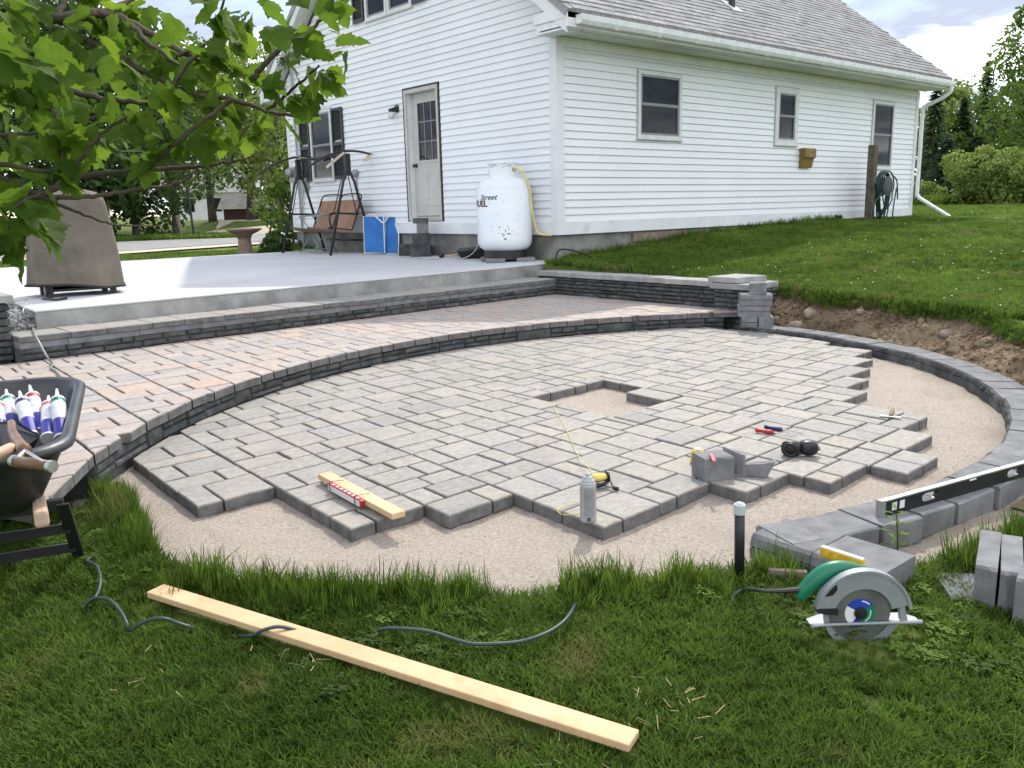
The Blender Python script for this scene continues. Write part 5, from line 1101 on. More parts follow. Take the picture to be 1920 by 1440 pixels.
# ------------------------------------------------------------------ string reel and yellow line
q = onz(1130, 915, ZL); rl = empty('string_reel', tuple(q), 'black hand reel wound with yellow mason string', 'string reel')
r0_, r1_ = onz(1108, 897, ZL+.045), onz(1143, 893, ZL+.045); dv = (r1_-r0_)/np.linalg.norm(r1_-r0_)
mb = MB(); mb.lathe([(.012, 0), (.019, .012), (.021, .04), (.018, .062), (.012, .075)], 16, tuple(r0_), tuple(dv)); mb.build('string_winding', M['ystring'], rl, smooth=True)
for c_ in (r0_-dv*.004, r0_+dv*.079): mb = MB(); mb.lathe([(.026, -.003), (.026, .003)], 16, tuple(c_), tuple(dv)); mb.build('flange', M['black'], rl)
hq = [onz(1098, 925, ZL+.018), onz(1112, 912, ZL+.02), onz(1128, 908, ZL+.024), r0_+dv*.075-UPV*.02]; mb = MB(); mb.tube(spline(hq, 5), [.011+.0002*i for i in range(16)], 10); mb.build('handle', M['black'], rl, smooth=True)
mb = MB(); k1, k2, k3 = r0_+dv*.086, onz(1151, 915, ZL+.014), onz(1158, 917, ZL+.014); mb.tube([r0_-dv*.01, k1], .004, 6); mb.tube([k1, k2], .006, 6); mb.tube([k2, k3], .010, 8); mb.build('crank', M['black'], rl)
mb = MB(); zz_ = ZL+.006
line = [onz(1036, 757, zz_), onz(1045, 775, zz_), onz(1062, 805, zz_), onz(1075, 835, zz_), onz(1090, 862, ZL+.03), r0_+dv*.02+UPV*.02]; mb.tube(spline(line, 6), .0016, 5)
line = [onz(1107, 930, ZL+.01), onz(1080, 942, zz_), onz(1052, 952, zz_), onz(1046, 958, zz_), onz(1056, 965, zz_), onz(1080, 963, zz_), onz(1096, 958, zz_)]; mb.tube(spline(line, 6), .0016, 5)
mb.build('loose_string', M['ystring'], rl)
# ------------------------------------------------------------------ cut blocks, tape, pencil
vb = math.atan2(ray(1350, 890)[1], ray(1350, 890)[0])-math.pi/2
cb1 = onz(1352, 893, ZL)
loose_block('cut_block', (-5.165, -6.345, ZL+.003), .145, .125, .105, vb+R(30), 'square grey cut block carrying a red pencil on the pavers')
ct2 = empty('cut_offcut', (-5.04, -6.39, ZL), 'thin upright grey offcut leaning behind the cut block', 'offcut')
mb = MB(); fr = np.array([math.cos(vb+R(-32)), math.sin(vb+R(-32)), 0]); up2 = np.array([.12, .25, 1.0]); up2 /= np.linalg.norm(up2); nn2 = np.cross(fr, up2); mb.plate(np.array([-5.065, -6.355, ZL+.004]), fr, up2, [(0, 0), (.10, 0), (.11, .10), (.0, .12)], nn2*.018); mb.build('piece', M['block'], ct2, bevel=.002)
ct3 = empty('cut_wedge', (-4.99, -6.47, ZL), 'curved grey wedge offcut lying beside the cut block', 'offcut')
fr = np.array([math.cos(vb+R(-8)), math.sin(vb+R(-8)), 0]); dp = np.array([-fr[1], fr[0], 0]); mb = MB(); mb.plate(np.array([-5.06, -6.445, ZL+.003]), fr, UPV*1.0+dp*.15, [(0, 0), (.10, -.0), (.135, .075), (.08, .062), (.0, .052)], dp*.045); mb.build('piece', M['block'], ct3, bevel=.002)
tp = empty('tape_measure', (-5.06, -6.20, ZL), 'yellow and black tape measure beside the cut block', 'tape measure'); tq = onz(1308, 868, ZL); tp.location = tuple(tq)
f_ = np.array([math.cos(vb), math.sin(vb), 0]); dp = np.array([-f_[1], f_[0], 0]); mb = MB(); mb.plate(tq-dp*.022-f_*.035+UPV*.002, f_, UPV, [(0, 0), (.07, 0), (.07, .045), (.055, .066), (.02, .068), (.004, .055)], dp*.044); mb.build('case', M['yellow'], tp, bevel=.006)
mb = MB(); mb.plate(tq-dp*.0235-f_*.030+UPV*.004, f_, UPV, [(0, 0), (.05, 0), (.05, .026), (.008, .030)], dp*.0015); mb.build('side_plate', M['black'], tp); mb = MB(); mb.lathe([(.018, 0), (.018, .003), (.010, .004), (.010, .001)], 16, tuple(tq+f_*.0+UPV*.070)); mb.build('top_button', M['white'], tp)
mb = MB(); p0_, p1_ = onz(1333, 852, ZL+.115), onz(1339, 864, ZL+.115); dd = (p1_-p0_)/np.linalg.norm(p1_-p0_); mb.obox((p0_+p1_)/2, dd*.055, np.cross(dd, UPV)*.008, UPV*.004); tag(mb.build('marking_pencil', M['pink'], bevel=.002), 'red carpenter pencil lying on the cut block', 'pencil')
# ------------------------------------------------------------------ ear defenders
ec = onz(1488, 858, ZL); em = empty('ear_defenders', tuple(ec), 'black ear defenders lying on the pavers', 'ear defenders')
f_ = np.array([math.cos(vb-.1), math.sin(vb-.1), 0]); dp = np.array([-f_[1], f_[0], 0])
def cup(c_, ax_, nm):
    ax_ = np.asarray(ax_, float); ax_ /= np.linalg.norm(ax_); u_ = np.cross(ax_, UPV); u_ /= np.linalg.norm(u_); w_ = np.cross(u_, ax_); mb = MB(); rows = []
    for k_, (s, e) in enumerate(((.72, 0), (.98, .008), (1, .03), (.86, .052), (.5, .060))): rows.append([c_+ax_*e+u_*(.047*s)*np.sign(math.cos(t_))*abs(math.cos(t_))**.75+w_*(.038*s)*np.sign(math.sin(t_))*abs(math.sin(t_))**.75 for t_ in np.linspace(0, 2*math.pi, 24, endpoint=False)])
    n = 24; mb.add([q for r2 in rows for q in r2], [(i*n+j, i*n+(j+1) % n, (i+1)*n+(j+1) % n, (i+1)*n+j) for i in range(4) for j in range(n)]+[tuple(range(4*n, 5*n)), tuple(reversed(range(n)))]); return mb.build(nm, M['black'], em, smooth=True)
k1 = ec-f_*.015+UPV*.041; cup(k1, -dp*.0+dp, 'ear_cup'); cup(ec+f_*.060+dp*.075+UPV*.042, -dp+f_*.25, 'ear_cup')
mb = MB(); mb.lathe([(.030, -.004), (.036, -.010), (.030, -.016), (.024, -.008)], 20, tuple(k1), tuple(dp), caps=False); mb.build('cushion', M['black'], em, smooth=True)
mb = MB(); mb.tube(spline([k1+dp*.055+f_*.04, k1+dp*.06+f_*.11+UPV*.01, k1+dp*.07+f_*.13-UPV*.01, k1+dp*.09+f_*.08], 5), .008, 8); mb.build('headband', M['greymetal'], em)
# screwdrivers and scraper
def driver(name, a, b, m, lab, hl=.10):
    a, b = np.asarray(a), np.asarray(b); d_ = (b-a); L_ = np.linalg.norm(d_); d_ /= L_; e = empty(name, tuple(a), lab, 'tool'); mb = MB(); mb.tube([a, a+d_*.012, a+d_*.03, a+d_*hl*.8, a+d_*hl], [.008, .013, .010, .013, .009], 10); mb.build('handle', M[m], e, smooth=True); mb = MB(); mb.tube([a+d_*hl, b], .003, 6); mb.build('shank', M['steel'], e); return e
driver('screwdriver', onz(1416, 806, ZL+.014), onz(1494, 817, ZL+.006), 'red', 'red handled screwdriver lying on the pavers near the ear defenders')
driver('screwdriver', onz(1433, 800, ZL+.014), onz(1508, 812, ZL+.008), 'navy', 'dark blue handled screwdriver lying across the red one')
sc2 = empty('scraper', tuple(onz(1670, 780, ZL)), 'small metal scraper with dark handle on the outer pavers', 'scraper'); a, b = onz(1674, 768, ZL+.012), onz(1670, 780, ZL+.010); dd = (b-a)/np.linalg.norm(b-a); sd_ = np.cross(dd, UPV); mb = MB(); mb.obox((a+b)/2, (b-a)/2, sd_*.010, UPV*.008); mb.build('handle', M['oldwood'], sc2); mb = MB(); mb.obox(b+dd*.012, dd*.014, sd_*.055, UPV*.002); mb.build('blade', M['steel'], sc2)
# ------------------------------------------------------------------ stake with cap
pq = onz(1386, 1096, -.915); mb = MB(); sk = empty('pipe_stake', tuple(pq), 'black upright pipe stake with pale cap at the grass edge', 'stake'); tq = np.array([pq[0]-.012, pq[1]+.0, -.625])
mb.tube([pq-UPV*.03, (pq+tq)/2, tq], .0175, 14); mb.build('pipe', M['black'], sk, smooth=True); mb = MB(); mb.lathe([(.0205, -.026), (.0205, .006), (.017, .010), (.012, .010), (.011, .014), (.001, .014)], 18, tuple(tq)); mb.build('cap', flat('grey_white_cap', (.45, .49, .50), rough=.4), sk)
# ------------------------------------------------------------------ circular saw
sa, sb2 = onz(1518, 1172, -.875), onz(1722, 1168, -.875); sx = (sb2-sa)/np.linalg.norm(sb2-sa); sx[2] = 0; sx /= np.linalg.norm(sx); sn = np.array([sx[1], -sx[0], 0]); sn = sn if sn@(CAM-sa) > 0 else -sn
PM = 1/605.0
def SP(px, py, d_=0.0):                 # saw drawing: photo offsets from the plate's left end -> metres in the saw's own plane
    return sa+sx*(px-1518)*PM+UPV*(1170-py)*PM+sn*d_
sw_ = empty('circular_saw', tuple(sa-UPV*.04), 'green and grey circular saw with cutting disc standing in the grass', 'circular saw')
mb = MB(); mb.plate(SP(1518, 1170, .012)-sn*.075, sx, sn, [(.05, 0), (.30, .0), (.335, .03), (.335, .072), (.0, .072), (0, .03)], UPV*.004); mb.build('base_plate', M['alu'], sw_, bevel=.001)
mb = MB(); mb.tube([SP(1518, 1168, .012), SP(1545, 1166, .013), SP(1660, 1164, .013), SP(1720, 1164, .012)], [.007, .005, .005, .007], 8); mb.build('plate_edge', M['alu'], sw_)
cb_ = SP(1608, 1146)
def ann(c_, r0, r1, a0, a1, d0, d1, m, nm, n=30, par=None):
    mb = MB(); A = np.linspace(R(a0), R(a1), n); P = lambda r2, a_, d_: c_+sx*r2*math.cos(a_)+UPV*r2*math.sin(a_)+sn*d_
    vs = [P(r2, a_, d_) for a_ in A for r2, d_ in ((r0, d0), (r1, d0), (r1, d1), (r0, d1))]
    mb.add(vs, [(i*4+q, i*4+(q+1) % 4, (i+1)*4+(q+1) % 4, (i+1)*4+q) for i in range(n-1) for q in range(4)]+[(0, 1, 2, 3), tuple(4*(n-1)+q for q in (3, 2, 1, 0))]); return mb.build(nm, M[m] if isinstance(m, str) else m, par or sw_, smooth=False)
mb = MB(); mb.lathe([(.001, 0), (.092, 0), (.092, .002), (.001, .002)], 48, tuple(cb_+sn*.002), tuple(sn)); bd = mb.build('blade', M['blade'], sw_)
ann(cb_+np.array([0, 0, 0]), .010, .046, 35, 100, .0045, .005, flat('blue_label', (.02, .05, .33)), 'label_blue', 10, bd); ann(cb_, .010, .046, 100, 150, .0045, .005, flat('blue_label', (.02, .05, .33)), 'label_blue', 10, bd)
ann(cb_, .010, .046, 150, 235, .0045, .005, 'white', 'label_white', 10, bd); ann(cb_, .010, .046, 235, 270, .0045, .005, 'indigo', 'label_blue', 8, bd); ann(cb_, .010, .046, 270, 395, .0045, .005, 'green', 'label_green', 14, bd)
ann(cb_, .036, .040, 45, 85, .0052, .0056, 'white', 'label_stripe', 8, bd); ann(cb_, .030, .034, 300, 375, .0052, .0056, 'labelw', 'label_stripe', 8, bd)
mb = MB(); mb.lathe([(.019, 0), (.019, .006), (.012, .007), (.012, .014), (.001, .015)], 16, tuple(cb_+sn*.006), tuple(sn)); mb.build('arbor_bolt', M['black'], sw_)
gc_ = SP(1612, 1150); ann(gc_, .088, .146, 14, 168, -.012, .014, 'alu', 'upper_guard', 40)
ann(gc_, .138, .147, 8, 176, .0145, .018, 'alu', 'guard_rim', 40)
ann(gc_, .088, .114, 150, 346, -.006, .0015, 'alu', 'lower_guard', 40)
mb = MB(); mb.plate(SP(1540, 1110, .0152), sx, UPV, [(0, 0), (.022, .004), (.036, .022), (.034, .038), (.02, .034), (.006, .018)], sn*.001); mb.build('chute_opening', M['black'], sw_)
mb = MB(); mb.plate(SP(1522, 1133, .015), sx, UPV, [(0, 0), (.07, 0), (.072, -.022), (.03, -.018), (.008, -.012)], sn*.004); mb.build('guard_lever', M['blackmetal'], sw_)
mb = MB(); mb.plate(SP(1676, 1118, -.01), sx, UPV, [(0, 0), (.012, 0), (.032, -.075), (.012, -.075)], sn*.02); mb.build('depth_bracket', M['alu'], sw_)
mb = MB(); hpts = [SP(1507, 1130, -.045), SP(1520, 1108, -.045), SP(1545, 1084, -.045), SP(1570, 1072, -.045), SP(1600, 1072, -.045), SP(1632, 1080, -.045), SP(1642, 1086, -.045)]
mb.tube(spline(hpts, 5), [.017+.010*math.sin(math.pi*min(1, i/22)) for i in range(31)], 12); mb.build('handle', M['green'], sw_, smooth=True)
mb = MB(); mb.lathe([(.001, 0), (.05, 0), (.055, .04), (.05, .10), (.001, .10)], 20, tuple(SP(1610, 1120, -.02)), tuple(-sn)); mb.build('motor_housing', M['green'], sw_, smooth=True)
mb = MB(); mb.tube(spline([SP(1508, 1112, -.045), SP(1470, 1114, -.045), SP(1440, 1112, -.04)], 5), [.010-.0005*i for i in range(11)], 8); mb.build('cord_sleeve', M['black'], sw_)
gz = lambda x, y, e=.02: onz(x, y, -.93+e)
mb = MB(); cp = [SP(1440, 1112, -.04), gz(1400, 1105, .05), gz(1380, 1112, .05), gz(1371, 1132, .03), gz(1374, 1152, .01), gz(1382, 1128, .02), gz(1412, 1136, .02), gz(1450, 1138, .02), gz(1472, 1128, .03), gz(1455, 1118, .04)]
mb.tube(spline(cp, 6), .0065, 7); mb.build('power_cord', M['cord'], sw_, smooth=True)
# offcut of wood behind the saw
mb = MB(); a, b = onz(1440, 1095, -.91), onz(1512, 1100, -.91); dd = (b-a)/np.linalg.norm(b-a); mb.obox((a+b)/2+UPV*.03, (b-a)/2, np.cross(dd, UPV)*.012, UPV*.028); tag(mb.build('wood_offcut', M['oldwood'], bevel=.003), 'weathered scrap of wood on edge behind the circular saw', 'offcut')
# extension cord in the grass
def gpt(x, y, e): 
    p = onz(x, y, -.94); g = float(ground_z(p[0], p[1])); return onz(x, y, g+e)
ec_ = empty('extension_cord', tuple(gpt(163, 1052, 0)), 'dark green extension cord snaking through the grass under the pine board', 'cord')
for pts in ([(197, 958, .06), (206, 968, .05), (213, 985, .05), (214, 998, .03)], [(180, 1040, .03), (163, 1052, .04), (180, 1060, .05), (188, 1080, .06), (186, 1105, .05), (176, 1123, .05), (163, 1131, .04), (161, 1145, .02), (163, 1130, .05), (180, 1121, .06), (205, 1125, .07), (227, 1148, .06), (238, 1170, .05), (243, 1182, .03), (262, 1170, .05), (285, 1161, .06), (310, 1160, .06), (345, 1172, .03), (410, 1190, .0), (470, 1192, .03), (492, 1182, .058), (520, 1175, .062), (545, 1179, .05), (575, 1189, .03)], [(700, 1185, .02), (730, 1178, .045), (800, 1183, .05), (850, 1198, .045), (885, 1207, .045), (930, 1207, .045), (975, 1203, .045), (1015, 1191, .05), (1045, 1175, .05), (1066, 1155, .05), (1080, 1130, .03)]):
    mb = MB(); mb.tube(spline([gpt(*q) for q in pts], 6), .0058, 7); mb.build('cord_run', M['cord'], ec_, smooth=True)
# ------------------------------------------------------------------ blocks heaped at the lawn edge
dvw = ray(1870, 1100); hd = math.atan2(dvw[1], dvw[0]); rz_ = hd-math.pi/2; fh = np.array([math.cos(hd), math.sin(hd), 0]); rh = np.array([fh[1], -fh[0], 0])
q = onz(1862, 1166, -.945)
loose_block('wall_block', q+fh*.15-rh*.032+UPV*.0, .062, .30, .195, rz_, 'tall charcoal block on edge at the left of the lawn heap', tilt=(R(4), 0))
loose_block('wall_block', q+fh*.15+rh*.034, .062, .30, .190, rz_+.03, 'cracked charcoal block on edge in the middle of the lawn heap', tilt=(R(4), 0))
loose_block('wall_block', q+fh*.10+rh*.125, .11, .34, .185, rz_-.12, 'pale charcoal block on edge at the right of the lawn heap')
loose_block('wall_block', q+fh*.12-rh*.10-UPV*.012, .13, .20, .07, rz_+.35, 'flat pale block at the foot of the lawn heap')
# ------------------------------------------------------------------ road, drive and far ground
def strip(name, a, b, wid, z_, m, n=24, taper=1.0):
    mb = MB(); a, b = np.asarray(a, float), np.asarray(b, float); d = (b-a)/np.linalg.norm(b-a); s = np.array([-d[1], d[0]])
    for i in range(n):
        q = []
        for t_ in (i/n, (i+1)/n):
            c = a+(b-a)*t_; w2 = wid*(1+(taper-1)*t_)/2; q += [c-s*w2, c+s*w2]
        mb.add([(p[0], p[1], float(ground_z(p[0], p[1]))+z_) for p in (q[0], q[2], q[3], q[1])], [(0, 1, 2, 3)])
    o = mb.build(name, m); o['kind'] = 'structure'; return o
strip('road_verge', (-70, -14.2), (70, 55.8), 9.6, .045, M['gravel'], 60); strip('road', (-70, -13.8), (70, 56.2), 7.6, .06, M['asphalt'], 60)
strip('driveway', (9, 30), (26, 60), 6.5, .055, M['gravel'], 14); strip('gravel_yard', (-8.5, 2), (-14, 12), 4.0, .03, M['gravel'], 8)
strip('garden_path', (9.8, -2.6), (17, 1.2), 1.1, .02, M['slab'], 10)
# stones in the excavated bank
rr = random.Random(14)
ST = 'field stones in the excavated bank'
for i, (px, py, s, lab) in enumerate(((1440, 592, .13, 'pale rounded field stone low in the dirt bank'), (1457, 597, .10, 'small field stone beside the pale rounded one in the bank'), (1520, 585, .20, 'largest buff field stone in the dirt bank'), (1495, 608, .20, 'flat buff stone at the foot of the dirt bank'), (1617, 585, .10, 'upright small stone near the top of the bank'), (1652, 605, .08, 'small grey stone in loose soil of the bank'), (1775, 625, .15, 'grey stone with straw beside it on the dirt heap'), (1420, 580, .08, 'small dark stone near the pillar in the bank'))):
    best = None; d = ray(px, py); hd_ = math.hypot(d[0], d[1])
    for k_ in np.linspace(.05, .95, 46):
        for t_ in np.radians(np.linspace(-70, 8, 200)):
            x, y = bank_xy(t_, k_); dd = np.array([x, y])-CAM[:2]; zt = CAM[2]+d[2]*(dd@d[:2])/(d[:2]@d[:2]); zb = bank_z(t_, k_)
            e_ = abs(dd[0]*d[1]-dd[1]*d[0])/hd_+abs(zt-zb)
            if best is None or e_ < best[0]: best = (e_, x, y, zb)
    _, x, y, z_ = best; mb = MB(); n = 10; rows = []; a0_ = rr.uniform(0, 3); fl = rr.uniform(.45, .7)
    wob = [rr.uniform(.78, 1.15) for _ in range(n)]
    for k_, (f_, h_) in enumerate(((.1, -.5), (.75, -.38), (1, -.05), (.88, .22), (.5, .42), (.05, .47))): rows.append([(x+s*.56*f_*math.cos(2*math.pi*j/n+a0_)*wob[j]*rr.uniform(.92, 1.08), y+s*.44*f_*math.sin(2*math.pi*j/n+a0_)*wob[j]*rr.uniform(.92, 1.08), z_-s*.08+s*fl*h_*rr.uniform(.85, 1.15)) for j in range(n)])
    mb.add([q for r2 in rows for q in r2], [(i2*n+j, i2*n+(j+1) % n, (i2+1)*n+(j+1) % n, (i2+1)*n+j) for i2 in range(5) for j in range(n)]+[tuple(range(5*n, 6*n))])
    o = mb.build('field_stone', mat('buff_stone_%d' % i, (.17, .135, .10), (.30, .25, .19), rough=.95, scale=9, bump=.7, bscale=30, stain=((.15, .10, .065), 6, .5, .15)), smooth=False, subsurf=1); tag(o, lab, 'stone', ST)
clods = MB()
for _ in range(2600):
    t_, k_ = R(rr.uniform(-80, 6)), rr.random()**1.4*.9; x, y = bank_xy(t_, k_); fade = min(1, max(0, (t_-R(-88))/R(28))); top = float(upper_z(np.array(x), np.array(y)))*fade+float(lower_z(3.7))*(1-fade)
    z_ = bank_z(t_, k_)+rr.uniform(-.006, .008); s = rr.uniform(.006, .020) if rr.random() < .9 else rr.uniform(.02, .042)
    clods.lathe([(.0001, -s*.7), (s, -s*.2), (s*.8, s*.5), (.0001, s*.7)], 5, (x, y, z_), (rr.uniform(-1, 1), rr.uniform(-1, 1), 1), caps=False)
o = clods.build('soil_clods', M['dirt']); tag(o, 'loose clods of brown soil scattered over the bank', 'soil', kind='stuff')

# ------------------------------------------------------------------ leaves
def leaf_shape(lobes, n=3, cup=.12):
    """a toothed three-lobed leaf, stalk at the origin, tip along +y, unit length"""
    out = [(0, 0), (.16, -.06), (.30, .02), (.34, .12), (.50, .16), (.47, .27), (.60, .40), (.44, .44), (.40, .52), (.27, .52), (.30, .66), (.20, .74), (.15, .86), (.07, .90), (0, 1.0)]
    out = out+[(-x, y) for x, y in reversed(out[1:-1])]
    j = lambda: random.uniform(-.025, .025); pts = [(x+j()*(abs(x) > .01), y+j()*(0 < y < 1)) for x, y in out]
    z = lambda x, y: cup*(abs(x)*1.1)-.18*(y-.35)**2+.03*math.sin(9*y+4*x)
    c = (0, .40); mid = [(x*.5, .40+(y-.40)*.5) for x, y in pts]; n = len(pts)
    V = [(x, y, z(x, y)) for x, y in pts]+[(x, y, z(x, y)+.01) for x, y in mid]+[(c[0], c[1], z(*c)-.02)]
    F = [(i, (i+1) % n, n+(i+1) % n, n+i) for i in range(n)]+[(n+i, n+(i+1) % n, 2*n) for i in range(n)]
    return V, F
LV = []
for k_ in range(5):
    V, F = leaf_shape(3, cup=random.choice((.05, .15, .28, -.1))); me = bpy.data.meshes.new('leaf'); me.from_pydata(V, [], F); me.materials.append(M['leaf']); me.polygons.foreach_set('use_smooth', [True]*len(F)); me.update(); LV.append(me)
def leaf_matrix(p, direction, normal, s):
    y = Vector(direction).normalized(); z = Vector(normal); z = (z-y*z.dot(y)).normalized(); x = y.cross(z); return Matrix.Translation(Vector(p)) @ Matrix((x, y, z)).transposed().to_4x4() @ Matrix.Scale(s, 4)
sh = empty('viburnum_shrub', tuple(ond(-420, 600, 2.3)), 'leafy shrub with three lobed leaves reaching in over the patio', 'shrub')
trunk_base = ond(-420, 600, 2.3); trunk_base[2] = float(ground_z(trunk_base[0], trunk_base[1]))-.03; sh.location = tuple(trunk_base)
q_ = 700/1920
BR = [  # (depths near/far, thickness start/end in m, photo polyline in the zoomed drawing)
 (2.05, 1.95, .022, .006, [(-260, 260), (-60, 160), (100, 100), (280, 95), (480, 70), (560, 75), (680, 120), (800, 190), (920, 260), (1100, 340), (1230, 375)]),
 (2.0, 2.1, .010, .007, [(480, 72), (560, 55), (640, 15), (720, -30)]),
 (2.05, 1.75, .012, .004, [(280, 140), (450, 210), (620, 300), (830, 410), (1010, 490), (1190, 510), (1370, 570), (1550, 600), (1640, 590)]),
 (1.97, 1.9, .009, .004, [(680, 130), (760, 220), (900, 320), (1050, 425)]),
 (1.85, 1.7, .012, .004, [(-250, 340), (0, 385), (200, 410), (420, 480), (550, 510), (690, 525), (830, 525), (900, 430), (960, 340), (1080, 230)]),
 (1.75, 1.75, .008, .004, [(1190, 510), (1100, 580), (980, 670), (860, 780), (780, 850)]),
 (1.7, 1.7, .008, .004, [(-200, 830), (0, 845), (250, 880), (350, 890), (430, 800), (520, 690), (660, 590)]),
 (1.75, 1.9, .015, .004, [(-300, 860), (0, 925), (100, 965), (200, 1000), (290, 960), (420, 905), (640, 880), (850, 865), (1020, 855), (1200, 830), (1310, 800)]),
 (1.75, 1.9, .008, .003, [(215, 1008), (400, 1015), (560, 1000), (740, 965), (850, 960), (960, 925), (1000, 870)]),
 (1.74, 1.85, .006, .002, [(215, 1010), (320, 1060), (450, 1110), (600, 1155), (820, 1160)]),
 (1.73, 1.7, .006, .003, [(1370, 570), (1450, 510), (1550, 420), (1640, 340)]),
 (1.7, 1.7, .009, .003, [(1310, 405), (1350, 340), (1500, 200), (1620, 130), (1700, 20), (1730, -60)]),
 (1.9, 1.9, .008, .003, [(-200, 700), (0, 690), (150, 685), (300, 685), (480, 660)]),
 (1.7, 1.7, .005, .003, [(270, 560), (310, 680), (320, 870)]),
 (1.7, 1.8, .008, .004, [(-100, 40), (0, 180), (40, 340), (90, 390)]),
 (1.7, 1.65, .006, .003, [(1080, 230), (1130, 120), (1150, -20)]),
 (2.1, 2.2, .012, .006, [(280, 95), (340, 0), (400, -80)]),
 (1.8, 1.8, .005, .002, [(1190, 830), (1240, 700), (1280, 640)]),
 (1.9, 2.0, .010, .004, [(-200, 60), (0, 60), (60, 0), (130, -60)]),
 (1.65, 1.6, .006, .002, [(200, 1000), (120, 1040), (60, 1090), (40, 1180)]),
 (2.2, 2.3, .008, .003, [(-150, 480), (100, 560), (300, 640), (500, 760), (700, 780)]),
 (1.6, 1.55, .006, .003, [(-150, 200), (60, 260), (220, 330), (300, 420)]),
 (2.3, 2.2, .008, .003, [(560, 75), (700, 200), (760, 330), (900, 560), (1010, 640), (1120, 700)]),
 (2.0, 1.9, .007, .003, [(830, 410), (900, 300), (1000, 250), (1200, 160), (1280, 60)]),
]
ends = []; leaf_pts = []; lr = random.Random(77)
for d0, d1, w0, w1, pl_ in BR:
    P = [ond(x*q_, y*q_, d0+(d1-d0)*i/(len(pl_)-1)) for i, (x, y) in enumerate(pl_)]; S = spline(P, 6); k = len(S)
    mb = MB(); mb.tube([p+np.array([lr.uniform(-1, 1) for _ in range(3)])*.002 for p in S], [(w0+(w1-w0)*i/(k-1))*.62 for i in range(k)], 7); mb.build('branch', M['bark'], sh, smooth=True)
    if pl_[0][0] < 0: ends.append((S[0], w0))
    for i, p in enumerate(S):
        if lr.random() < .52: leaf_pts.append((p, S[min(i+1, k-1)]-S[max(i-1, 0)]))
    leaf_pts.append((S[-1], S[-1]-S[-2])); leaf_pts.append((S[-1], S[-1]-S[-2]))
# trunk and limbs outside the left frame edge
tt_ = trunk_base+np.array([0, 0, .9]); mb = MB(); mb.tube(spline([trunk_base, trunk_base+np.array([.05, .03, .45]), tt_, tt_+np.array([.1, .1, .5])], 6), [.05-.0012*i for i in range(19)], 9); mb.build('trunk', M['bark'], sh, smooth=True)
for e_, w0 in ends:
    mb = MB(); mb.tube(spline([e_, e_*.6+tt_*.4+np.array([0, 0, .05]), tt_+np.array([0, 0, lr.uniform(-.4, .3)])], 6), [w0*.62+.0012*i for i in range(13)], 7); mb.build('branch', M['bark'], sh, smooth=True)
# dense part of the crown, between the branches
for _ in range(145):
    x, y = lr.uniform(-120, 470), lr.uniform(-40, 330)
    lim = 320-(max(0, x-60))*.28
    if y > lim: continue
    if x > 230 and lr.random() < .7: continue
    leaf_pts.append((ond(x, y, lr.uniform(1.55, 2.35)), np.array([lr.uniform(-1, 1), lr.uniform(-1, 1), lr.uniform(-.6, .3)])))
for _ in range(26): x, y = lr.uniform(350, 660), lr.uniform(-30, 130); leaf_pts.append((ond(x, y, lr.uniform(1.5, 1.75)), np.array([lr.uniform(-1, 1), lr.uniform(-1, 1), -.5]))) if (x > 520 or y < 60) and not (440 < x < 500 and y > 40) else None
for _ in range(15): x, y = lr.uniform(-20, 70), lr.uniform(370, 450); leaf_pts.append((ond(x, y, lr.uniform(1.5, 1.7)), np.array([lr.uniform(-1, 1), lr.uniform(-1, 1), -.8])))
def leaf_ok(p):
    d = np.asarray(p)-CAM; w_ = d@FW; x, y = 960+F_PX*(d@RT)/w_, 720-F_PX*(d@UP)/w_
    return y < np.interp(x, [-50, 60, 80, 100, 215, 330, 345, 470, 490, 610, 640, 690], [470, 455, 400, 305, 300, 310, 285, 285, 215, 215, 90, 60])
leaf_pts = [q for q in leaf_pts if leaf_ok(q[0])]
lr.shuffle(leaf_pts); nl = 0; rest = MB()
TV = [([tuple(v.co) for v in me.vertices], [tuple(p.vertices) for p in me.polygons]) for me in LV]
for p, d in leaf_pts:
    p = np.asarray(p); d = np.asarray(d, float); d = d/(np.linalg.norm(d)+1e-9)
    o_ = np.array([lr.gauss(0, 1), lr.gauss(0, 1), lr.gauss(-.5, .6)]); o_ /= np.linalg.norm(o_); dr = d*.5+o_*.9+np.array([0, 0, -.45]); dr /= np.linalg.norm(dr)
    nm = np.array([lr.gauss(0, .75), lr.gauss(0, .75), 1.0]); s = lr.uniform(.036, .064); stalk = p+dr*lr.uniform(.012, .03)
    mt = leaf_matrix(stalk, dr, nm, s); k_ = lr.randrange(5)
    if nl < 300:
        o = bpy.data.objects.new('leaf', LV[k_]); col.objects.link(o); o.parent = sh; o.matrix_parent_inverse = Matrix.Identity(4); o.matrix_basis = parent_world(sh).inverted() @ mt; nl += 1
    else: rest.add([tuple(mt @ Vector(v)) for v in TV[k_][0]], TV[k_][1])
o = rest.build('leaf_mass', M['leaf'], sh, smooth=True); o['kind'] = 'stuff'
print('leaves', len(leaf_pts))
mb = MB()
for cx, cy, dd in ((607, 145, 1.68), (535, 118, 1.72)):
    c = ond(cx, cy, dd)
    for _ in range(38):
        v = np.array([lr.gauss(0, 1) for _ in range(3)]); v = v/np.linalg.norm(v)*lr.uniform(.005, .022)*np.array([1, 1, .7]); mb.lathe([(.0001, -.0022), (.0021, 0), (.0001, .0022)], 5, tuple(c+v), caps=False); mb.tube([c+np.array([-.008, 0, .01]), c+v], .0006, 3)
o = mb.build('berry_cluster', M['berry'], sh); o['kind'] = 'stuff'

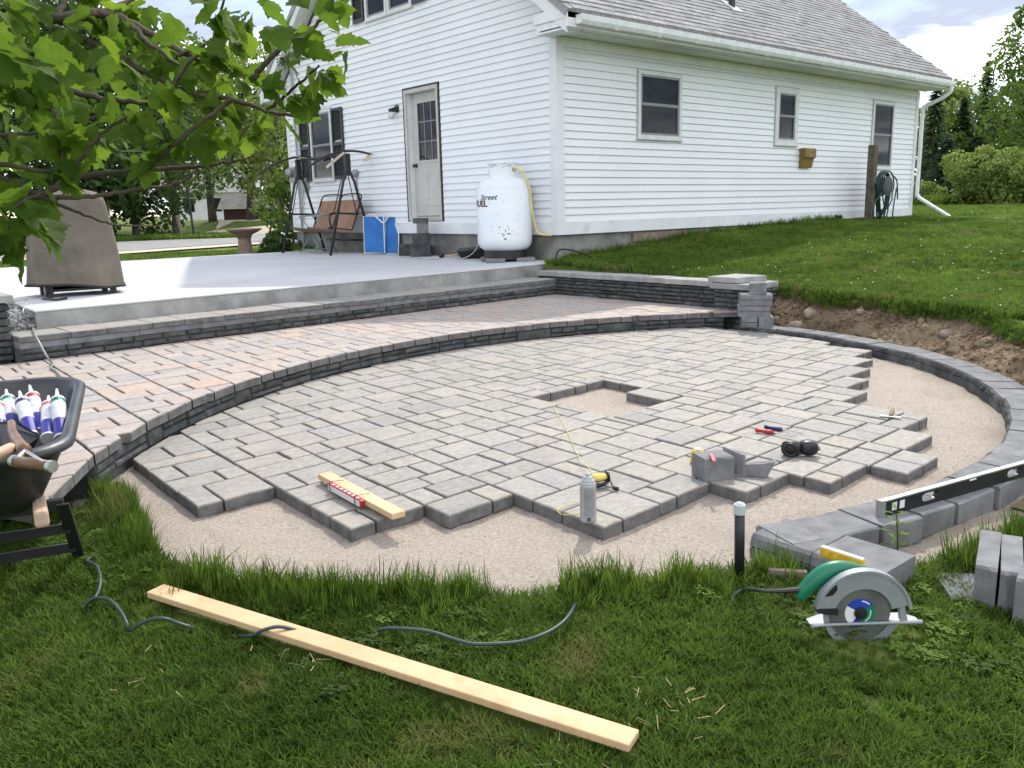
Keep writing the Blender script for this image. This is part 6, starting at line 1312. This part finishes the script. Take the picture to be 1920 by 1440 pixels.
# ------------------------------------------------------------------ trees
def foliage(mb, c, rad, n, size, rng, flatten=.75, mi=0, shell=.55):
    c = np.asarray(c, float)
    for _ in range(n):
        v = rng.normal(size=3); v /= np.linalg.norm(v); v *= rad*(shell+(1-shell)*rng.random()**.6)*(1 if rng.random() > .12 else 1.15); p = c+v*np.array([1, 1, flatten])
        a = rng.normal(size=3); a /= np.linalg.norm(a); b = np.cross(a, rng.normal(size=3)); b /= np.linalg.norm(b); s = size*(.6+.8*rng.random()); a, b = a*s, b*s*.7
        mb.add([p-a, p+b*.8, p+a, p-b*.8], [(0, 1, 2, 3)], mi, rng.random())
def tree(name, label, x, y, h, rad, leafm, seed, nblob=16, n=170, size=.16, trunk_h=.3, group=None, spread=1.0, z=None, open_=.0, cat='tree'):
    rng = np.random.default_rng(seed); z0 = float(ground_z(x, y)) if z is None else z; e = empty(name, (x, y, z0), label, cat, group)
    mb = MB(); th_ = h*trunk_h; top = np.array([x+rng.normal()*.2, y+rng.normal()*.2, z0+h*.85]); r0 = h*.022
    mb.tube(spline([(x, y, z0-.1), (x+.05*h*rng.normal()*.2, y, z0+th_), tuple(top)], 5), [r0*1.25-(r0*1.1)*i/10 for i in range(11)], 8)
    blobs = []
    for k_ in range(nblob):
        f = th_/h+(1-th_/h)*((k_+.5)/nblob)*.98; env = math.sin(math.pi*min(1, max(.08, (f-th_/h*.7)/(1-th_/h*.7))))**.6; a = k_*2.4+rng.random(); rr_ = rad*env*spread*(.35+.55*rng.random())
        c = np.array([x+rr_*math.cos(a), y+rr_*math.sin(a), z0+h*f*.95]); blobs.append((c, rad*(.30+.22*rng.random())*(.6+.5*env)))
        st_ = np.array([x, y, z0+max(th_*.8, h*f*.7)]); mb.tube([st_, (st_+c)/2+np.array([0, 0, .1]), c], [r0*.42, r0*.3, r0*.1], 5)
    mb.build('trunk', M['trunk'], e, smooth=True); fo = MB()
    for c, r_ in blobs: foliage(fo, c, r_, n, size, rng)
    fo.build('crown', M[leafm], e, attr=True); return e
def spruce(label, x, y, h, rad, seed, group=None, z=None):
    rng = np.random.default_rng(seed); z0 = float(ground_z(x, y)) if z is None else z; e = empty('spruce_tree', (x, y, z0), label, 'tree', group); mb = MB(); mb.tube([(x, y, z0-.1), (x, y, z0+h)], [h*.016, .02], 7); mb.build('trunk', M['trunk'], e); fo = MB()
    for k_ in range(int(h*9)):
        f = .08+.92*k_/(h*9); zz_ = z0+h*f; rr_ = rad*(1-f)**.85*(.75+.4*rng.random())+.08
        for q in range(9):
            a = rng.random()*6.28; t_ = rr_*(.35+.65*rng.random()); p = np.array([x+t_*math.cos(a), y+t_*math.sin(a), zz_-t_*.28]); u_ = np.array([math.cos(a), math.sin(a), -.35])*.20*(1+rng.random()*.6); v_ = np.array([-math.sin(a), math.cos(a), 0])*.10; w_ = np.array([0, 0, -.07])
            fo.add([p-u_, p+v_+w_, p+u_, p-v_+w_], [(0, 1, 2, 3)], 0, rng.random())
    fo.build('crown', M['tl_spr'], e, attr=True); return e
def at(px, dist, zz_=None):
    d = ray(px, 420); d = d[:2]/np.linalg.norm(d[:2]); p = CAM[:2]+d*dist; return p
GL, GR = 'trees across the road', 'trees behind the right hand field'
for i, (px, dist, h, rad, m, nb, n, size, lab, thk) in enumerate((
    (-70, 38, 11.0, 4.6, 'tl_dark', 18, 480, .14, 'dark leafy tree at the roadside behind the grill', .12), (120, 40, 11.5, 4.6, 'tl_dark', 18, 480, .14, 'dense dark roadside tree rising behind the grill cover', .10),
    (250, 42, 9.5, 4.2, 'tl_dark', 18, 480, .14, 'dark rounded tree left of the wire fence post', .10), (330, 48, 10.0, 3.8, 'tl_mid', 16, 380, .12, 'mid green tree behind the wire fence post', .22),
    (400, 60, 11.5, 4.8, 'tl_mid', 18, 380, .15, 'spreading mid green tree above the far white house', .30), (470, 57, 10.5, 4.8, 'tl_yel', 16, 380, .14, 'thick trunked pale green tree beside the dark shed', .34),
    (530, 52, 7.5, 3.2, 'tl_yel', 14, 360, .12, 'light green tree next to the far house corner', .20), (180, 60, 13, 5.0, 'tl_dark', 16, 330, .20, 'tall dark tree standing far back across the road', .15), (560, 62, 9, 4.0, 'tl_mid', 12, 300, .18, 'far mid green tree seen past the house corner', .2))):
    p = at(px, dist); tree('roadside_tree', lab, p[0], p[1], h, rad, m, 100+i, nb, n, size, thk, GL)
for i, (px, dist, h, rad, lab) in enumerate(((1738, 62, 8.0, 1.5, 'narrow dark spruce beside the downspout'), (1790, 66, 7.0, 1.7, 'dark spruce in the middle of the field edge'), (1828, 66, 9.2, 1.6, 'tall dark spruce with a thin top'), (1866, 64, 6.2, 1.9, 'low broad spruce behind the pale bush'), (1765, 60, 4.2, 2.2, 'squat shaded spruce low behind the field'), (1900, 68, 7.5, 2.2, 'dark spruce behind the large right hand tree'))):
    p = at(px, dist); spruce(lab, p[0], p[1], h, rad, 200+i, GR, z=-.1)
for i, (px, dist, h, rad, m, nb, n, size, lab, thk, nm) in enumerate((
    (1765, 70, 8.6, 2.6, 'tl_yel', 14, 330, .15, 'light green tree rising between two spruces', .2, 'field_tree'), (1800, 74, 8.0, 2.6, 'tl_mid', 14, 330, .15, 'mid green tree behind the tall spruce', .2, 'field_tree'), (1925, 52, 10.0, 3.4, 'tl_mid', 20, 420, .12, 'large green tree at the edge of the field', .15, 'field_tree'), (1745, 66, 6.5, 2.4, 'tl_mid', 12, 330, .13, 'green tree half hidden by the downspout', .1, 'field_tree'),
    (1880, 72, 8.5, 2.6, 'tl_mid', 14, 330, .15, 'green tree behind the low broad spruce', .2, 'field_tree'))):
    p = at(px, dist); tree(nm, lab, p[0], p[1], h, rad, m, 300+i, nb, n, size, thk, GR, z=-.1)
for i, (px, dist, h, rad, lab) in enumerate(((1825, 46, 2.7, 1.7, 'pale yellow green bush in front of the spruces'), (1868, 45, 2.4, 1.6, 'rounded pale bush beside the yellow green one'), (1915, 44, 2.1, 1.7, 'low pale bush at the right end of the field'), (1730, 50, 1.2, .9, 'small pale bush at the foot of the downspout view'))):
    p = at(px, dist); tree('field_bush', lab, p[0], p[1], h, rad, 'tl_yel', 400+i, 14, 330, .085, .12, 'pale bushes along the field', z=-.08, cat='bush')
p = at(1838, 70); rb = empty('bare_tree', (p[0], p[1], -.1), 'bare dead tree with thin twigs above the spruces', 'tree'); mb = MB(); rng = np.random.default_rng(5); b0_ = np.array([p[0], p[1], -.1]); mb.tube([b0_, b0_+np.array([.1, 0, 9.6])], [.14, .03], 6)
for k_ in range(26):
    f = .45+.54*rng.random(); s0 = b0_+np.array([.1*f, 0, 9.6*f]); a = rng.random()*6.28; L_ = 1.9*(1.15-f); mb.tube([s0, s0+np.array([math.cos(a)*L_*.5, math.sin(a)*L_*.5, .5]), s0+np.array([math.cos(a)*L_, math.sin(a)*L_, .7])], [.03, .02, .008], 4)
mb.build('trunk', M['tl_bare'], rb)
# tall rough grass under the roadside trees and along the field edge
# shrubs by the house
tree('corner_shrub', 'green shrub growing up the far house corner', .35, 8.75, 1.75, .65, 'tl_mid', 501, 12, 260, .05, .1, z=-.47, cat='shrub')
tree('low_bush', 'low dark clipped bush at the end of the slab', -.55, 7.6, .34, .42, 'tl_dark', 502, 10, 260, .03, .05, z=-.46, cat='bush')
# far buildings across the road
p = at(478, 64); sd_ = empty('far_shed', (p[0], p[1], -.25), 'low brown shed with pale grey roof across the road', 'shed'); d_ = (p-CAM[:2])/np.linalg.norm(p-CAM[:2]); s_ = np.array([d_[1], -d_[0]]); Q = lambda a, b, z_: (p[0]+s_[0]*a+d_[0]*b, p[1]+s_[1]*a+d_[1]*b, z_)
mb = MB(); vs = [Q(-2.0, -1.2, -.3), Q(2.0, -1.2, -.3), Q(2.0, 1.2, -.3), Q(-2.0, 1.2, -.3), Q(-2.0, -1.2, .85), Q(2.0, -1.2, .85), Q(2.0, 1.2, .85), Q(-2.0, 1.2, .85)]; mb.add(vs, [(0, 1, 5, 4), (1, 2, 6, 5), (2, 3, 7, 6), (3, 0, 4, 7), (4, 5, 6, 7)]); mb.build('wall', M['brickred'], sd_)
mb = MB(); vs = [Q(-2.4, -1.7, .72), Q(2.4, -1.7, .72), Q(2.0, 0, 1.75), Q(-2.0, 0, 1.75), Q(2.4, 1.7, .72), Q(-2.4, 1.7, .72)]; mb.add(vs, [(0, 1, 2, 3), (2, 4, 5, 3), (0, 3, 5), (1, 4, 2)]); mb.build('roof', M['shedroof'], sd_)
p = at(405, 80); fh_ = empty('far_house', (p[0], p[1], -.2), 'far white house glimpsed between trees across the road', 'house'); d_ = (p-CAM[:2])/np.linalg.norm(p-CAM[:2]); s_ = np.array([d_[1], -d_[0]])
mb = MB(); vs = [Q(-3.5, -2, -.3), Q(3.5, -2, -.3), Q(3.5, 2, -.3), Q(-3.5, 2, -.3), Q(-3.5, -2, 2.3), Q(3.5, -2, 2.3), Q(3.5, 2, 2.3), Q(-3.5, 2, 2.3)]; mb.add(vs, [(0, 1, 5, 4), (1, 2, 6, 5), (2, 3, 7, 6), (3, 0, 4, 7), (4, 5, 6, 7)]); mb.build('wall', M['trim'], fh_)
mb = MB(); vs = [Q(-4, -2.5, 2.2), Q(4, -2.5, 2.2), Q(4, 0, 4.2), Q(-4, 0, 4.2), Q(4, 2.5, 2.2), Q(-4, 2.5, 2.2)]; mb.add(vs, [(0, 1, 2, 3), (2, 4, 5, 3), (0, 3, 5), (1, 4, 2)]); mb.build('roof', M['shedroof'], fh_)
for a in (-2, .2, 2): mb = MB(); mb.obox(Q(a, -2.02, 1.2), (s_[0]*.4, s_[1]*.4, 0), (d_[0]*.02, d_[1]*.02, 0), (0, 0, .55)); mb.build('window', M['darkglass'], fh_)
p = at(362, 40); mb = MB(); z0 = float(ground_z(*p)); mb.tube([(p[0], p[1], z0-.1), (p[0]-.1, p[1], z0+2.2)], .05, 6); tag(mb.build('fence_post', M['blackmetal']), 'thin dark metal fence post in rough grass across the road', 'post')
p = at(340, 39); mb = MB(); z0 = float(ground_z(*p)); mb.tube([(p[0], p[1], z0-.1), (p[0]-.15, p[1], z0+1.0)], .08, 6); tag(mb.build('fence_post', M['oldwood']), 'short leaning wooden fence post in rough grass across the road', 'post')
# ------------------------------------------------------------------ grass: one object of instanced tufts per patch of lawn
def tuft(name, blades, h0, h1, spread, width, m, lean=.5, seed=0, leafy=False, stem=False):
    rng = random.Random(seed); mb = MB()
    for _ in range(blades):
        a = rng.uniform(0, 6.283); rr_ = spread*math.sqrt(rng.random()); x, y = rr_*math.cos(a), rr_*math.sin(a); h = rng.uniform(h0, h1); l = lean*rng.uniform(.2, 1)*h; b = rng.uniform(0, 6.283); dx, dy = math.cos(b), math.sin(b); w_ = width*rng.uniform(.7, 1.2); px, py = -dy*w_/2, dx*w_/2
        P = lambda f, k: (x+dx*l*f*f+px*k, y+dy*l*f*f+py*k, h*f*(1-.18*f))
        mb.add([P(0, 1), P(0, -1), P(.5, .95), P(.5, -.95), P(.82, .6), P(.82, -.6), P(1, 0)], [(0, 1, 3, 2), (2, 3, 5, 4), (4, 5, 6)])
    me = bpy.data.meshes.new(name); me.from_pydata(mb.v, [], mb.f); me.materials.append(m); me.update(); o = bpy.data.objects.new(name, me); return o
def clover(name, n, m, seed):
    rng = random.Random(seed); mb = MB()
    for _ in range(n):
        a = rng.uniform(0, 6.283); rr_ = .035*math.sqrt(rng.random()); x, y, z = rr_*math.cos(a), rr_*math.sin(a), rng.uniform(.012, .032); s = rng.uniform(.005, .008); t0 = rng.uniform(0, 2.1)
        for k in range(3):
            t_ = t0+k*2.094; c, s2 = math.cos(t_), math.sin(t_); tl = rng.uniform(-.3, .3)
            pts = [(0, 0), (.7, -.55), (1.5, -.5), (1.75, 0), (1.5, .5), (.7, .55)]; mb.add([(x+s*(c*u_-s2*v_), y+s*(s2*u_+c*v_), z+s*u_*tl+.2*s*abs(v_)) for u_, v_ in pts], [(0, 1, 2, 3, 4, 5)])
    me = bpy.data.meshes.new(name); me.from_pydata(mb.v, [], mb.f); me.materials.append(m); me.update(); return bpy.data.objects.new(name, me)
def scatter(name, label, cat, pts, scales, sources, tilt=.25, seed=1):
    """points with a random turn, carrying instances of the source meshes"""
    rng = np.random.default_rng(seed); me = bpy.data.meshes.new(name); me.from_pydata([tuple(p) for p in pts], [], [])
    for nm, ty, data in (('sc', 'FLOAT', np.asarray(scales, float)), ('rz', 'FLOAT', rng.random(len(pts))*6.283), ('tx', 'FLOAT', rng.normal(size=len(pts))*tilt), ('pick', 'INT', rng.integers(0, len(sources), len(pts)))):
        at_ = me.attributes.new(nm, ty, 'POINT'); at_.data.foreach_set('value', data)
    o = bpy.data.objects.new(name, me); col.objects.link(o); tag(o, label, cat, kind='stuff')
    ng = bpy.data.node_groups.new(name, 'GeometryNodeTree'); ng.interface.new_socket('Geometry', in_out='INPUT', socket_type='NodeSocketGeometry'); ng.interface.new_socket('Geometry', in_out='OUTPUT', socket_type='NodeSocketGeometry')
    n, l = ng.nodes, ng.links; gi = n.new('NodeGroupInput'); go = n.new('NodeGroupOutput'); ip = n.new('GeometryNodeInstanceOnPoints'); g2 = n.new('GeometryNodeGeometryToInstance')
    for s in reversed(sources):
        oi = n.new('GeometryNodeObjectInfo'); oi.inputs['Object'].default_value = s; oi.inputs['As Instance'].default_value = True; l.new(oi.outputs['Geometry'], g2.inputs[0])
    def att(nm, ty):
        a = n.new('GeometryNodeInputNamedAttribute'); a.data_type = ty; a.inputs['Name'].default_value = nm; return a.outputs['Attribute']
    cx = n.new('ShaderNodeCombineXYZ'); l.new(att('tx', 'FLOAT'), cx.inputs[0]); l.new(att('rz', 'FLOAT'), cx.inputs[2])
    l.new(gi.outputs[0], ip.inputs['Points']); l.new(g2.outputs[0], ip.inputs['Instance']); ip.inputs['Pick Instance'].default_value = True; l.new(att('pick', 'INT'), ip.inputs['Instance Index']); l.new(cx.outputs[0], ip.inputs['Rotation']); l.new(att('sc', 'FLOAT'), ip.inputs['Scale']); l.new(ip.outputs[0], go.inputs[0])
    md = o.modifiers.new('scatter', 'NODES'); md.node_group = ng; return o
SRC = [tuft('grass_tuft', 18, .028, .060, .030, .0042, M['grass'], .9, s) for s in range(5)]
SRC_L = [tuft('grass_tuft_loose', 20, .03, .075, .055, .007, M['grass'], .8, 20+s) for s in range(4)]
SRC_T = [tuft('tall_grass_tuft', 12, .08, .20, .028, .0038, M['grass'], .35, 40+s) for s in range(4)]
SRC_F = [tuft('far_grass_tuft', 26, .05, .12, .14, .016, M['grass'], .7, 60+s) for s in range(3)]
CLV = [clover('clover_patch', 16, M['clover'], s) for s in range(3)]
rng = np.random.default_rng(42)
def polar(x, y): return np.hypot(x-C2[0], y-C2[1]), np.arctan2(y-C2[1], x-C2[0])
def free(x, y): return np.ones(len(x), bool)
# lower lawn near the camera
N_ = 60000; x = rng.uniform(-8.6, -3.6, N_); y = rng.uniform(-8.9, -4.2, N_); r, th = polar(x, y); edge = sand_r(th)+.03*np.sin(th*41)+.05*vnoise(x, y, 4, 8)
ok = (r > edge) & (np.hypot(x-C1[0], y-C1[1]) < R1-.03) & (th < R(-83)) & ~((x > -5.75) & (y > -7.42-.12*(x+5.2)) & (r < 3.62))
ok |= (r > edge+.0) & (x < -7.30) & (y < -4.45) & (np.hypot(x-C1[0], y-C1[1]) < R1+.22)
ok |= (x < -7.5) & (y < -4.5)
d_ = np.hypot(x-CAM[0], y-CAM[1]); vx = (x-CAM[0])*math.cos(YAW)+(y-CAM[1])*math.sin(YAW); ok &= (vx > -.4)
for (bx0, by0, bx1, by1, hw) in ((pa[0], pa[1], pb[0], pb[1], .038),):     # keep the board clear
    t_ = np.clip(((x-bx0)*(bx1-bx0)+(y-by0)*(by1-by0))/((bx1-bx0)**2+(by1-by0)**2), 0, 1); ok &= np.hypot(x-bx0-(bx1-bx0)*t_, y-by0-(by1-by0)*t_) > hw+.012
x, y, r = x[ok], y[ok], r[ok]; patch = vnoise(x, y, 1.6, 4); sc = 1.0+.35*patch+.25*vnoise(x, y, 5, 6); ds2 = np.hypot(x-(sa[0]+sb2[0])/2-.02, y-(sa[1]+sb2[1])/2-.02); sc *= np.clip((ds2-.10)/.16, .35, 1); sc *= np.where(r-sand_r(np.arctan2(y-C2[1], x-C2[0])) < .15, 1.15, 1)
scatter('lawn_grass', 'short green grass of the lower lawn in the foreground', 'grass', np.stack([x, y, ground_z(x, y)-.004], 1), sc, SRC, .22, 1)
k = (patch > .0) & (rng.random(len(x)) < .05); xc, yc = x[k]+rng.normal(size=k.sum())*.02, y[k]+rng.normal(size=k.sum())*.02
scatter('clover', 'dark clover leaves growing through the lower lawn', 'clover', np.stack([xc, yc, ground_z(xc, yc)], 1), rng.uniform(.8, 1.5, len(xc)), CLV, .15, 2)
# taller fringe along the sand edge
th = rng.uniform(R(-176), R(-86), 5200); rr_ = sand_r(th)+np.abs(rng.normal(size=len(th)))*.07-.01; x, y = C2[0]+rr_*np.cos(th), C2[1]+rr_*np.sin(th); ok = (vnoise(x, y, 5, 9) > -.08) & ~((x > -5.75) & (r[0] > 0) & (rr_ < 3.64)) & (y < -4.35)
x, y = x[ok], y[ok]; scatter('tall_grass', 'taller seeding grass along the edge of the sand', 'grass', np.stack([x, y, ground_z(x, y)-.005], 1), .45+.55*rng.random(len(x))**2.2+.25*np.maximum(0, vnoise(x, y, 3, 12)), SRC_T, .16, 3)
# upper lawn
N_ = 46000; x = -1.0+13.5*rng.random(N_)**1.5; y = rng.uniform(-9, -.02, N_); r, th = polar(x, y); vis = (y > -8.7+.30*(x+8.3)); cr_ = crest_r(th)
ok = vis & (((x > -.55) & (y > -3.15)) | ((r > cr_+.0) & (th < R(9)) & (th > R(-75)) & (x > -3))) & (x < 12.3) & ~((x > -.9) & (x < -.42) & (y > -3.75) & (y < -3.2))
x, y = x[ok], y[ok]; gz_ = ground_z(x, y); ok = gz_ > -.8; x, y, gz_ = x[ok], y[ok], gz_[ok]
scatter('upper_lawn_grass', 'sunlit grass of the upper lawn beside the house', 'grass', np.stack([x, y, gz_-.004], 1), .8+.5*vnoise(x, y, 1.5, 3)+.25*rng.random(len(x)), SRC_L, .25, 4)
th = rng.uniform(R(-76), R(9), 2600); rr_ = crest_r(th)+rng.uniform(-.06, .08, len(th)); x, y = C2[0]+rr_*np.cos(th), C2[1]+rr_*np.sin(th); up_ = upper_z(x, y); fade = np.clip((th-R(-88))/R(28), 0, 1); zc_ = up_*fade+lower_z(rr_)*(1-fade)-.02-np.maximum(0, crest_r(th)-rr_)*1.2
ok = (x < -.45) | (y < -3.75); x, y, zc_ = x[ok], y[ok], zc_[ok]
scatter('bank_sod', 'ragged turf overhanging the top of the dirt bank', 'grass', np.stack([x, y, zc_], 1), rng.uniform(.3, .75, len(x)), SRC_L, .7, 5)
x = rng.uniform(-.5, 7.5, 700); y = -.05-.12*rng.random(700); scatter('foundation_weeds', 'taller weeds along the foot of the house foundation', 'weeds', np.stack([x, y, ground_z(x, y)], 1), rng.uniform(.4, 1.1, 700), SRC_T, .2, 6)
x = rng.uniform(-7, 3, 5000); y = rng.uniform(6.95, 13, 5000); scatter('yard_grass', 'mown strip of grass between the slab and the road', 'grass', np.stack([x, y, ground_z(x, y)], 1), rng.uniform(.6, 1.0, 5000), SRC_F, .2, 7)
x = rng.uniform(10.8, 34, 9000); y = rng.uniform(-5, 16, 9000); ok = (x > 11.2); x, y = x[ok], y[ok]; scatter('field_grass', 'mown grass of the field behind the house', 'grass', np.stack([x, y, ground_z(x, y)], 1), rng.uniform(.7, 1.2, len(x)), SRC_F, .2, 8)
def band(px0, px1, d0, d1, n, seed, lab, nm, zoff, smin, smax):
    r2 = np.random.default_rng(seed); px = r2.uniform(px0, px1, n); ds_ = r2.uniform(d0, d1, n); P = np.array([at(a, b) for a, b in zip(px, ds_)]); z_ = ground_z(P[:, 0], P[:, 1]) if zoff is None else np.full(n, zoff); scatter(nm, lab, 'grass', np.stack([P[:, 0], P[:, 1], z_], 1), r2.uniform(smin, smax, n), SRC_F, .15, seed)
band(-60, 430, 37, 41, 4200, 31, 'rough long grass under the roadside trees', 'rough_grass', None, 1.2, 2.8)
band(1700, 1960, 46, 52, 2600, 32, 'rough grass strip at the foot of the field trees', 'field_edge_grass', -.08, 3, 6.5)
# white clover heads and dry straw
def flowers(name, lab, pts, m, s):
    mb = MB()
    for p in pts: h = random.uniform(.04, .10); mb.tube([p, p+np.array([0, 0, h])], .0012, 3, 0); mb.lathe([(.0001, -s*.6), (s, 0), (.0001, s*.7)], 6, (p[0], p[1], p[2]+h), caps=False, mi=1)
    o = mb.build(name, [M['clover'], m]); tag(o, lab, 'flowers', kind='stuff')
x = -.8+9*rng.random(110)**1.6; y = rng.uniform(-6.5, -1.6, 110); r, th = polar(x, y); ok = (((x > -.5) & (y > -3.1)) | (r > crest_r(th)+.05)) & (y > -8.5+.3*(x+8.3)); x, y = x[ok], y[ok]; flowers('white_clover_heads', 'small white flower heads dotting the upper lawn', np.stack([x, y, ground_z(x, y)], 1), M['white'], .009)
mb = MB()
for _ in range(60):
    px, py = random.choice(((1238, 1330), (1100, 1410), (1835, 1020), (1885, 1010), (560, 1240), (250, 1280), (1290, 1300))); p = gpt(px+random.gauss(0, 40), py+random.gauss(0, 26), .03); a = random.uniform(0, 6.28); l_ = random.uniform(.015, .045); mb.tube([p, p+np.array([math.cos(a)*l_, math.sin(a)*l_, random.uniform(-.01, .015)])], .0011, 3)
for _ in range(24):
    p = np.array(best[1:4])+np.array([random.uniform(-.05, .35), random.uniform(-.3, .1), .06]); a = random.uniform(0, 6.28); l_ = random.uniform(.05, .14); mb.tube([p, p+np.array([math.cos(a)*l_, math.sin(a)*l_, random.uniform(-.03, .03)])], .002, 3)
tag(mb.build('dry_straw', M['dry']), 'scattered dry straw on lawn and soil', 'straw', kind='stuff')
# pebbles on the sand
mb = MB()
for _ in range(2600):
    t_, r_ = random.uniform(R(-178), R(0)), 3.4*math.sqrt(random.random()); x_, y_ = C2[0]+r_*math.cos(t_), C2[1]+r_*math.sin(t_)
    if r_ < 2.0 or r_ > float(sand_r(np.array(t_))): continue
    s = random.uniform(.002, .006); mb.lathe([(.0001, -s*.5), (s, -s*.1), (s*.7, s*.4), (.0001, s*.5)], 5, (x_, y_, float(sand_z(np.array(x_), np.array(y_)))+s*.2), caps=False)
tag(mb.build('sand_pebbles', M['gravel']), 'tiny pebbles strewn over the bedding sand', 'pebbles', kind='stuff')
# weed by the ring
wd = empty('tall_weed', tuple(onz(1683, 1055, -.90)), 'single tall leafy weed growing beside the edging blocks', 'weed'); w0_ = onz(1683, 1055, -.90); w1_ = on_len((1680, 955), w0_, .19, False); mb = MB(); mb.tube(spline([w0_, (w0_+w1_)/2+np.array([.006, 0, 0]), w1_], 5), [.004-.0002*i for i in range(11)], 6); mb.build('stem', M['clover'], wd)
for k in range(17):
    f = .25+.75*k/16; p = w0_+(w1_-w0_)*f; a = k*2.4; L_ = .075*(1-.45*f)+.01; dr = np.array([math.cos(a), math.sin(a), .55]); sdv = np.array([-math.sin(a), math.cos(a), 0])*.0065; mb = MB(); q = [p+dr*L_*t_+np.array([0, 0, -.45*L_*t_*t_]) for t_ in (0, .35, .7, 1)]
    mb.add([q[0], q[1]+sdv, q[1]-sdv, q[2]+sdv*.8, q[2]-sdv*.8, q[3]], [(0, 2, 1), (1, 2, 4, 3), (3, 4, 5)]); mb.build('leaf', M['grass'], wd)
